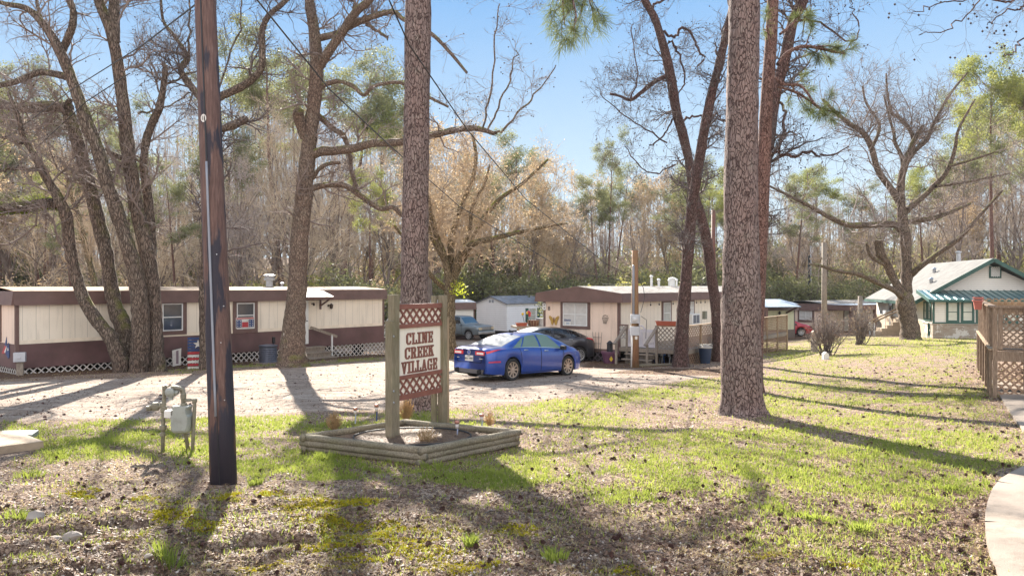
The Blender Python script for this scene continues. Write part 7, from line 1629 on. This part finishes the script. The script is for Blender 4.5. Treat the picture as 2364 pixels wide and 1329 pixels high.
# ---------------------------------------------------------------- background woods
PROTO = {}
def proto_done(k, t): PROTO.setdefault(k, []).append(t)
def bare_proto(seed, H=15, spread=1.0, lab='', mat=None, tw=None, leafy=None, ntw=1350, thick=.22, multi=1):
    thick = thick * .72
    rg = np.random.default_rng(seed); Ps = []; Rs = []
    for q in range(multi):
        K = 12; p = [np.array([rg.normal() * .1 * (multi > 1), rg.normal() * .1 * (multi > 1), -.3])]; d = norm(np.array([rg.normal() * .10 * multi, rg.normal() * .10 * multi, 1.]))
        for k in range(K - 1): d = norm(d + rg.normal(size=3) * [.09, .09, .02] + [0, 0, .03]); p.append(p[-1] + d * H * .85 / (K - 1))
        Ps.append(p); Rs.append(thick / multi ** .5 * np.linspace(1, .15, K))
    Ps = np.array(Ps); Rs = np.array(Rs)
    Q0, S0 = sprout(Ps, Rs, 14, (H * .25 * spread, H * .5 * spread), (22, 55), rg, K=9, curl=.15, up=.22, tmin=.28, rf=.6)
    Q1, S1 = sprout(np.concatenate([Q0[:, ::1]]), S0, 70, (H * .08, H * .2), (25, 60), rg, K=7, curl=.18, up=.15, tmin=.15, rmin=.02)
    Q2, S2 = sprout(Q1, S1, 420, (H * .04, H * .11), (25, 65), rg, K=5, curl=.2, up=.12, tmin=.1, rmin=.014)
    Q3, S3 = sprout(Q2, S2, ntw, (H * .02, H * .055), (25, 65), rg, K=4, curl=.2, up=.08, tmin=.1, rmin=.010)
    t = thing('tree', lab, 'tree'); a = Acc(); a.add(*tubes(Ps, Rs, 8)); a.add(*tubes(Q0, S0, 5)); a.build('trunk', mat, t, smooth=True)
    b = Acc(); b.add(*tubes(Q1, S1, 4)); b.add(*tubes(Q2, S2, 3)); b.add(*tubes(Q3, S3, 3)); b.build('crown', tw, t)
    if leafy: e = Q3[rg.choice(len(Q3), leafy[0]), -1] + rg.normal(size=(leafy[0], 3)) * .12; add_leaves(e, leafy[1], leafy[2], t, rg)
    return t
def pine_proto(seed, H=22, lab='', crown=.45, mat=None):
    rg = np.random.default_rng(seed); K = 10; p = [np.array([0, 0, -.3])]; d = norm(np.array([rg.normal() * .03, rg.normal() * .03, 1.]))
    for k in range(K - 1): d = norm(d + rg.normal(size=3) * [.02, .02, 0]); p.append(p[-1] + d * H / (K - 1))
    Ps = np.array([p]); Rs = (.24 * np.linspace(1, .15, K))[None]
    Q0, S0 = sprout(Ps, Rs, 30, (2.6, 5.6), (50, 85), rg, K=7, curl=.14, up=.22, tmin=1 - crown, rf=.35, rmin=.03)
    Q1, S1 = sprout(Q0, S0, 120, (.8, 1.9), (25, 65), rg, K=5, up=.2, tmin=.45, rmin=.015)
    t = thing('pine_tree', lab, 'pine tree'); a = Acc(); a.add(*tubes(Ps, Rs, 8)); a.build('trunk', M_barkR, t, smooth=True); b = Acc(); b.add(*tubes(Q0, S0, 4)); b.add(*tubes(Q1, S1, 3)); b.build('branches', M_twig, t)
    c = np.concatenate([Q1[:, -1], Q1[:, -2], Q0[:, -1]]); n = 62; e = np.repeat(c, n, 0) + rg.normal(size=(len(c) * n, 3)) * [.30, .30, .17]; add_leaves(e, .075, mat, t, rg, 'crown'); return t
def shrub_proto(seed, H=4, W_=2.4, lab='', leaf=None, n=5200, name='evergreen_shrub', size=.09, tw=None):
    rg = np.random.default_rng(seed); t = thing(name, lab, 'shrub'); n0 = 12; a = rg.random(n0) * 6.28; K = 7; d = np.stack([np.cos(a) * .5, np.sin(a) * .5, np.ones(n0)], -1); out = [np.zeros((n0, 3)) - [0, 0, .2]]
    for k in range(K - 1): d = norm(d + rg.normal(size=(n0, 3)) * .2); out.append(out[-1] + d * H * .8 / (K - 1))
    Q = np.stack(out, 1); R = (.05 * np.linspace(1, .3, K))[None].repeat(n0, 0); Q1, S1 = sprout(Q, R, 130, (.5, W_ * .7), (30, 85), rg, K=5, tmin=.15, rmin=.012); Q2, S2 = sprout(Q1, S1, 700, (.25, .8), (30, 80), rg, K=4, rmin=.010)
    ac = Acc(); ac.add(*tubes(Q, R, 5)); ac.add(*tubes(Q1, S1, 3)); ac.add(*tubes(Q2, S2, 3)); ac.build('stems', tw or M_twigD, t)
    if leaf:
        cc = np.concatenate([Q1[:, -1], Q1[:, -2], Q2[:, -1]]); e = cc[rg.integers(0, len(cc), n)] + rg.normal(size=(n, 3)) * .20; add_leaves(e, size, leaf, t, rg, 'foliage')
    return t
M_pg = leafmat('distant pine foliage', (.13, .145, .065), (.34, .34, .16), .35, .6)
M_pg2 = leafmat('sunlit pine foliage', (.16, .19, .05), (.42, .42, .12), .45, .6)  # lighter copy of the pine foliage, sunlight put into its colour
M_ev = leafmat('dark evergreen leaf', (.10, .115, .05), (.29, .28, .13), .35, .7)
M_ev2 = leafmat('olive evergreen leaf', (.22, .23, .06), (.50, .45, .15), .45, .7)
M_brn = leafmat('russet dry leaf', (.34, .23, .13), (.58, .44, .27), .4, .7)
M_bgb = simple('distant bark', (.17, .13, .11), .9, var=.3); M_bgt = simple('distant tan twigs', (.50, .395, .285), .9, var=.2); M_bgt2 = simple('distant grey twigs', (.34, .28, .25), .9, var=.2)
L1 = 'bare winter tree with tan twigs in the wood behind the homes'; L2 = 'grey bare tree in the wood behind the homes'; L3 = 'pine with rounded green crown in the wood behind the homes'
L4 = 'dark evergreen shrub under the trees behind the homes'; L5 = 'olive green shrub under the trees behind the homes'; L6 = 'tan brush thicket under the trees behind the homes'; L7 = 'bare tree keeping russet leaves in the wood behind the homes'
pr = {'a': [bare_proto(201, 15, 1, L1, M_bgb, M_bgt), bare_proto(202, 14, 1.1, L1, M_bgb, M_bgt), bare_proto(203, 13, 1.1, L1, M_bgb, M_bgt, multi=2)],
      'g': [bare_proto(204, 15, .9, L2, M_bgb, M_bgt2), bare_proto(205, 15, 1, L2, M_bgb, M_bgt2)],
      'r': [bare_proto(206, 12, 1, L7, M_bgb, M_bgt, (5200, .07, M_brn)), bare_proto(207, 11, 1.1, L7, M_bgb, M_bgt, (4200, .07, M_brn), multi=2)],
      'p': [pine_proto(211, 20, L3, .36, M_pg), pine_proto(212, 20, L3, .46, M_pg), pine_proto(213, 20, L3, .30, M_pg2)],
      'e': [shrub_proto(221, 4, 2.4, L4, M_ev), shrub_proto(222, 5, 2.6, L4, M_ev)], 'o': [shrub_proto(223, 4.5, 2.6, L5, M_ev2)],
      'b': [shrub_proto(224, 4.5, 2.8, L6, M_brn, 1500, 'brush_thicket', .06, M_bgt), shrub_proto(225, 4, 2.6, L6, M_brn, 700, 'brush_thicket', .06, M_bgt)]}
HP = {'a': 15, 'g': 15, 'r': 12, 'p': 20.5, 'e': 4.4, 'o': 4.8, 'b': 4.4}
GRP = {'a': 'tan bare trees behind the homes', 'g': 'grey bare trees behind the homes', 'r': 'russet leaved trees behind the homes', 'p': 'pines behind the homes', 'e': 'dark evergreen shrubs behind the homes', 'o': 'olive shrubs behind the homes', 'b': 'brush thickets behind the homes'}
NOUN = {'a': 'tan bare tree', 'g': 'grey bare tree', 'r': 'russet leaved tree', 'p': 'green pine', 'e': 'dark evergreen shrub', 'o': 'olive shrub', 'b': 'tan brush thicket'}
SPOTS = [(-150, 'far beyond the left edge'), (0, 'just beyond the left edge'), (70, 'over the left corner of the brown home'), (150, 'above the curving left trunk'), (230, 'between the left trunks'), (300, 'behind the forked left trunks'), (390, 'right of the left trunks'), (460, 'left of the utility pole'), (540, 'right of the utility pole'), (610, 'over the grey roof vent'), (680, 'behind the broad oak'), (760, 'over the door awning'), (850, 'over the right end of the brown home'),
 (930, 'left of the middle pine'), (1000, 'behind the middle pine'), (1080, 'behind the tan leaved tree'), (1160, 'over the white gabled home'), (1240, 'left of the brown gabled roof'), (1330, 'over the brown gabled roof'), (1430, 'left of the meter pole'), (1500, 'right of the meter pole'), (1580, 'left of the crossed trunks'), (1660, 'right of the crossed trunks'), (1760, 'behind the massive pine'), (1840, 'over the pale green home'), (1920, 'over the distant porch'), (2010, 'left of the big spreading tree'),
 (2100, 'behind the spreading tree'), (2190, 'over the bungalow eave'), (2280, 'over the bungalow roof'), (2370, 'over the bungalow gable'), (2550, 'just beyond the right edge'), (9999, 'far beyond the right edge')]
def spot(px):
    for a_, b_ in SPOTS:
        if px < a_: return b_
used = {}
rb = random.Random(77)
def place(kind, px, Y, top=None, h=None, label=None, group=True, which=None, sxy=None):
    x = (px - PX0) / F * Y; z0 = gz(x, Y)
    if h is None: h = (CZ - (top - HY) / F * Y) - z0
    i = rb.randrange(len(pr[kind])) if which is None else which; p_ = pr[kind][i]; key = (kind, i)
    o = p_ if key not in used else copy_tree(p_); used[key] = 1
    s = h / HP[kind]; q = sxy or s * rb.uniform(.9, 1.15); o.location = (x, Y, z0); o.scale = (q, q, s); o.rotation_euler = (0, 0, rb.uniform(0, 6.28))
    if label: o['label'] = label; 
    if label and 'group' in o: del o['group']
    if not label:
        row = 'front edge' if Y < 56 else 'second rank' if Y < 66 else 'middle' if Y < 79 else 'rear part' if Y < 93 else 'far back'
        o['group'] = GRP[kind]; o['label'] = NOUN[kind] + ' ' + spot(px) + ', ' + row + ' of wood'
    return o
def topline(px):
    return float(np.interp(px, [-300, 0, 200, 400, 560, 640, 700, 830, 900, 1000, 1100, 1200, 1280, 1330, 1400, 1450, 1520, 1600, 1650, 1750, 1850, 1950, 2050, 2150, 2250, 2364, 2700],
                                 [150, 170, 190, 190, 150, 110, 120, 180, 230, 240, 280, 330, 380, 420, 370, 400, 330, 370, 400, 400, 390, 390, 410, 330, 230, 170, 150]))
# front rows: kinds by position
x = -420
while x < 2800:
    for row, (Y0, k) in enumerate(((50, .60), (60, .72), (70, .82), (82, .9), (96, 1.0))):
        px = x + rb.uniform(-25, 25); Y = Y0 + rb.uniform(-4, 4)
        if px > 880 and row == 0: continue
        if px > 1000 and Y < 74: Y += 24
        if px > 2000 and Y < 72: Y = 74 + rb.uniform(0, 20)
        if row == 0 and (px < 20 or px > 880): continue
        t_ = topline(px); tp_ = HY - (HY - t_) * k * rb.uniform(.82, 1.04)
        if px < 950: kind = rb.choice('aaaaggrpp' if row < 3 else 'aagppp')
        elif px < 1350: kind = rb.choice('aggrpp' if row < 3 else 'ggprp')
        else: kind = rb.choice('aggrp' if row < 3 else 'gpppg')
        if kind in 'r': tp_ = max(tp_, HY - 330)
        if kind in 'ag' and row > 2: tp_ = HY - (HY - tp_) * .84
        if row == 3 and rb.random() < .35: continue
        place(kind, px, Y, top=tp_)
    x += 74 if x < 1000 else 84
# understory
x = -450
while x < 2850:
    for Y0 in ((47, 58) if x < 880 else (77, 88)):
        px = x + rb.uniform(-22, 22); Y = Y0 + rb.uniform(-3, 3)
        if Y0 == 47 and px < 60: Y += 2
        kind = rb.choice('bbbbbbeo' if px < 620 else ('eeobe' if px < 1350 else 'eeobo'))
        place(kind, px, Y, h=rb.uniform(3.2, 6.2) if px < 880 else rb.uniform(4.5, 8.5))
    x += 46
for px in range(-500, 2900, 52):
    place(rb.choice('bbe') if px < 700 else rb.choice('ebeo'), px + rb.uniform(-20, 20), 106 + rb.uniform(-6, 8), h=rb.uniform(9, 15), sxy=rb.uniform(1.6, 2.2))
# named background features
place('p', 1405, 84, top=342, label='lone dark pine standing above the gap in the wood near the sky', which=1, sxy=.72)
place('p', 655, 72, top=88, label='tallest pine in the wood, just left of the broad oak', which=0)
place('o', 1400, 46, h=5.0, label='large olive green bush just behind the gabled brown roof', sxy=1.25)
place('e', 1325, 47, h=3.8, label='dark round evergreen left of the olive bush behind the brown roof')
place('p', 2290, 68, top=165, label='sunlit pine with spreading boughs above the bungalow roof', which=2, sxy=1.0)
place('p', 2370, 66, top=190, label='pine at the right edge behind the bungalow', which=1, sxy=.9)
place('p', 2200, 80, top=330, label='hazy pine between the spreading tree and the bungalow', which=0)
for k, l in pr.items():
    for i, t in enumerate(l):
        if (k, i) not in used:
            for c in KIDS.get(t.name, []): bpy.data.objects.remove(c)
            bpy.data.objects.remove(t)
same = {}
for o in C.objects:
    if o.parent is None and 'group' in o and 'wood' in o.get('label', ''): same.setdefault(o['label'], []).append(o)
for lb, os_ in same.items():
    if len(os_) > 1:
        os_.sort(key=lambda q: -q.scale[2])
        for q, wd in zip(os_, ('taller ', 'shorter ') if len(os_) == 2 else ('tallest ', 'middle sized ', 'lowest ', 'smallest ')): q['label'] = wd + lb
# far-off wood: one mass beyond the individual trees
rg = np.random.default_rng(303); n = 900
Xf = rg.uniform(-170, 170, n); Yf = rg.uniform(118, 150, n); pxf = PX0 + F * Xf / Yf; hf = np.array([(HY - topline(q)) * .80 * y / F for q, y in zip(pxf, Yf)]) * rg.uniform(.7, 1.05, n) + CZ - Gn(Xf, Yf)
base = np.stack([Xf, Yf, Gn(Xf, Yf)], -1); K = 6; d = norm(rg.normal(size=(n, 3)) * [.05, .05, 0] + [0, 0, 1]); Pf = base[:, None] + d[:, None] * (hf[:, None, None] * np.linspace(0, 1, K)[None, :, None]); Rf = .16 * np.linspace(1, .2, K)[None].repeat(n, 0)
a = Acc(); a.add(*tubes(Pf, Rf, 4)); Q1, S1 = sprout(Pf, Rf, n * 9, (1.5, 4.5), (25, 60), rg, K=5, up=.3, tmin=.3, rmin=.03); a.add(*tubes(Q1, S1, 3)); Q2, S2 = sprout(Q1, S1, n * 30, (.7, 1.8), (25, 60), rg, K=3, up=.2, rmin=.022); a.add(*tubes(Q2, S2, 3))
tag(a.build('woodland', M_bgt2), 'dense far off winter wood closing the view', 'woodland', kind='stuff')

# ---------------------------------------------------------------- air
hz = MB(); hz.box(-2600, 2600, -60, 2600, -14, 40); o = hz.build('haze', [])
hm = bpy.data.materials.new('haze air'); hm.use_nodes = True; q = hm.node_tree; q.nodes.remove(q.nodes['Principled BSDF'])
v = q.nodes.new('ShaderNodeVolumePrincipled'); v.inputs['Color'].default_value = (.93, .96, 1, 1); v.inputs['Density'].default_value = HAZE; v.inputs['Anisotropy'].default_value = 0.0
q.links.new(v.outputs[0], q.nodes['Material Output'].inputs['Volume']); o.data.materials.append(hm); o['kind'] = 'stuff'; o['label'] = 'thin pale air fading the far wood'
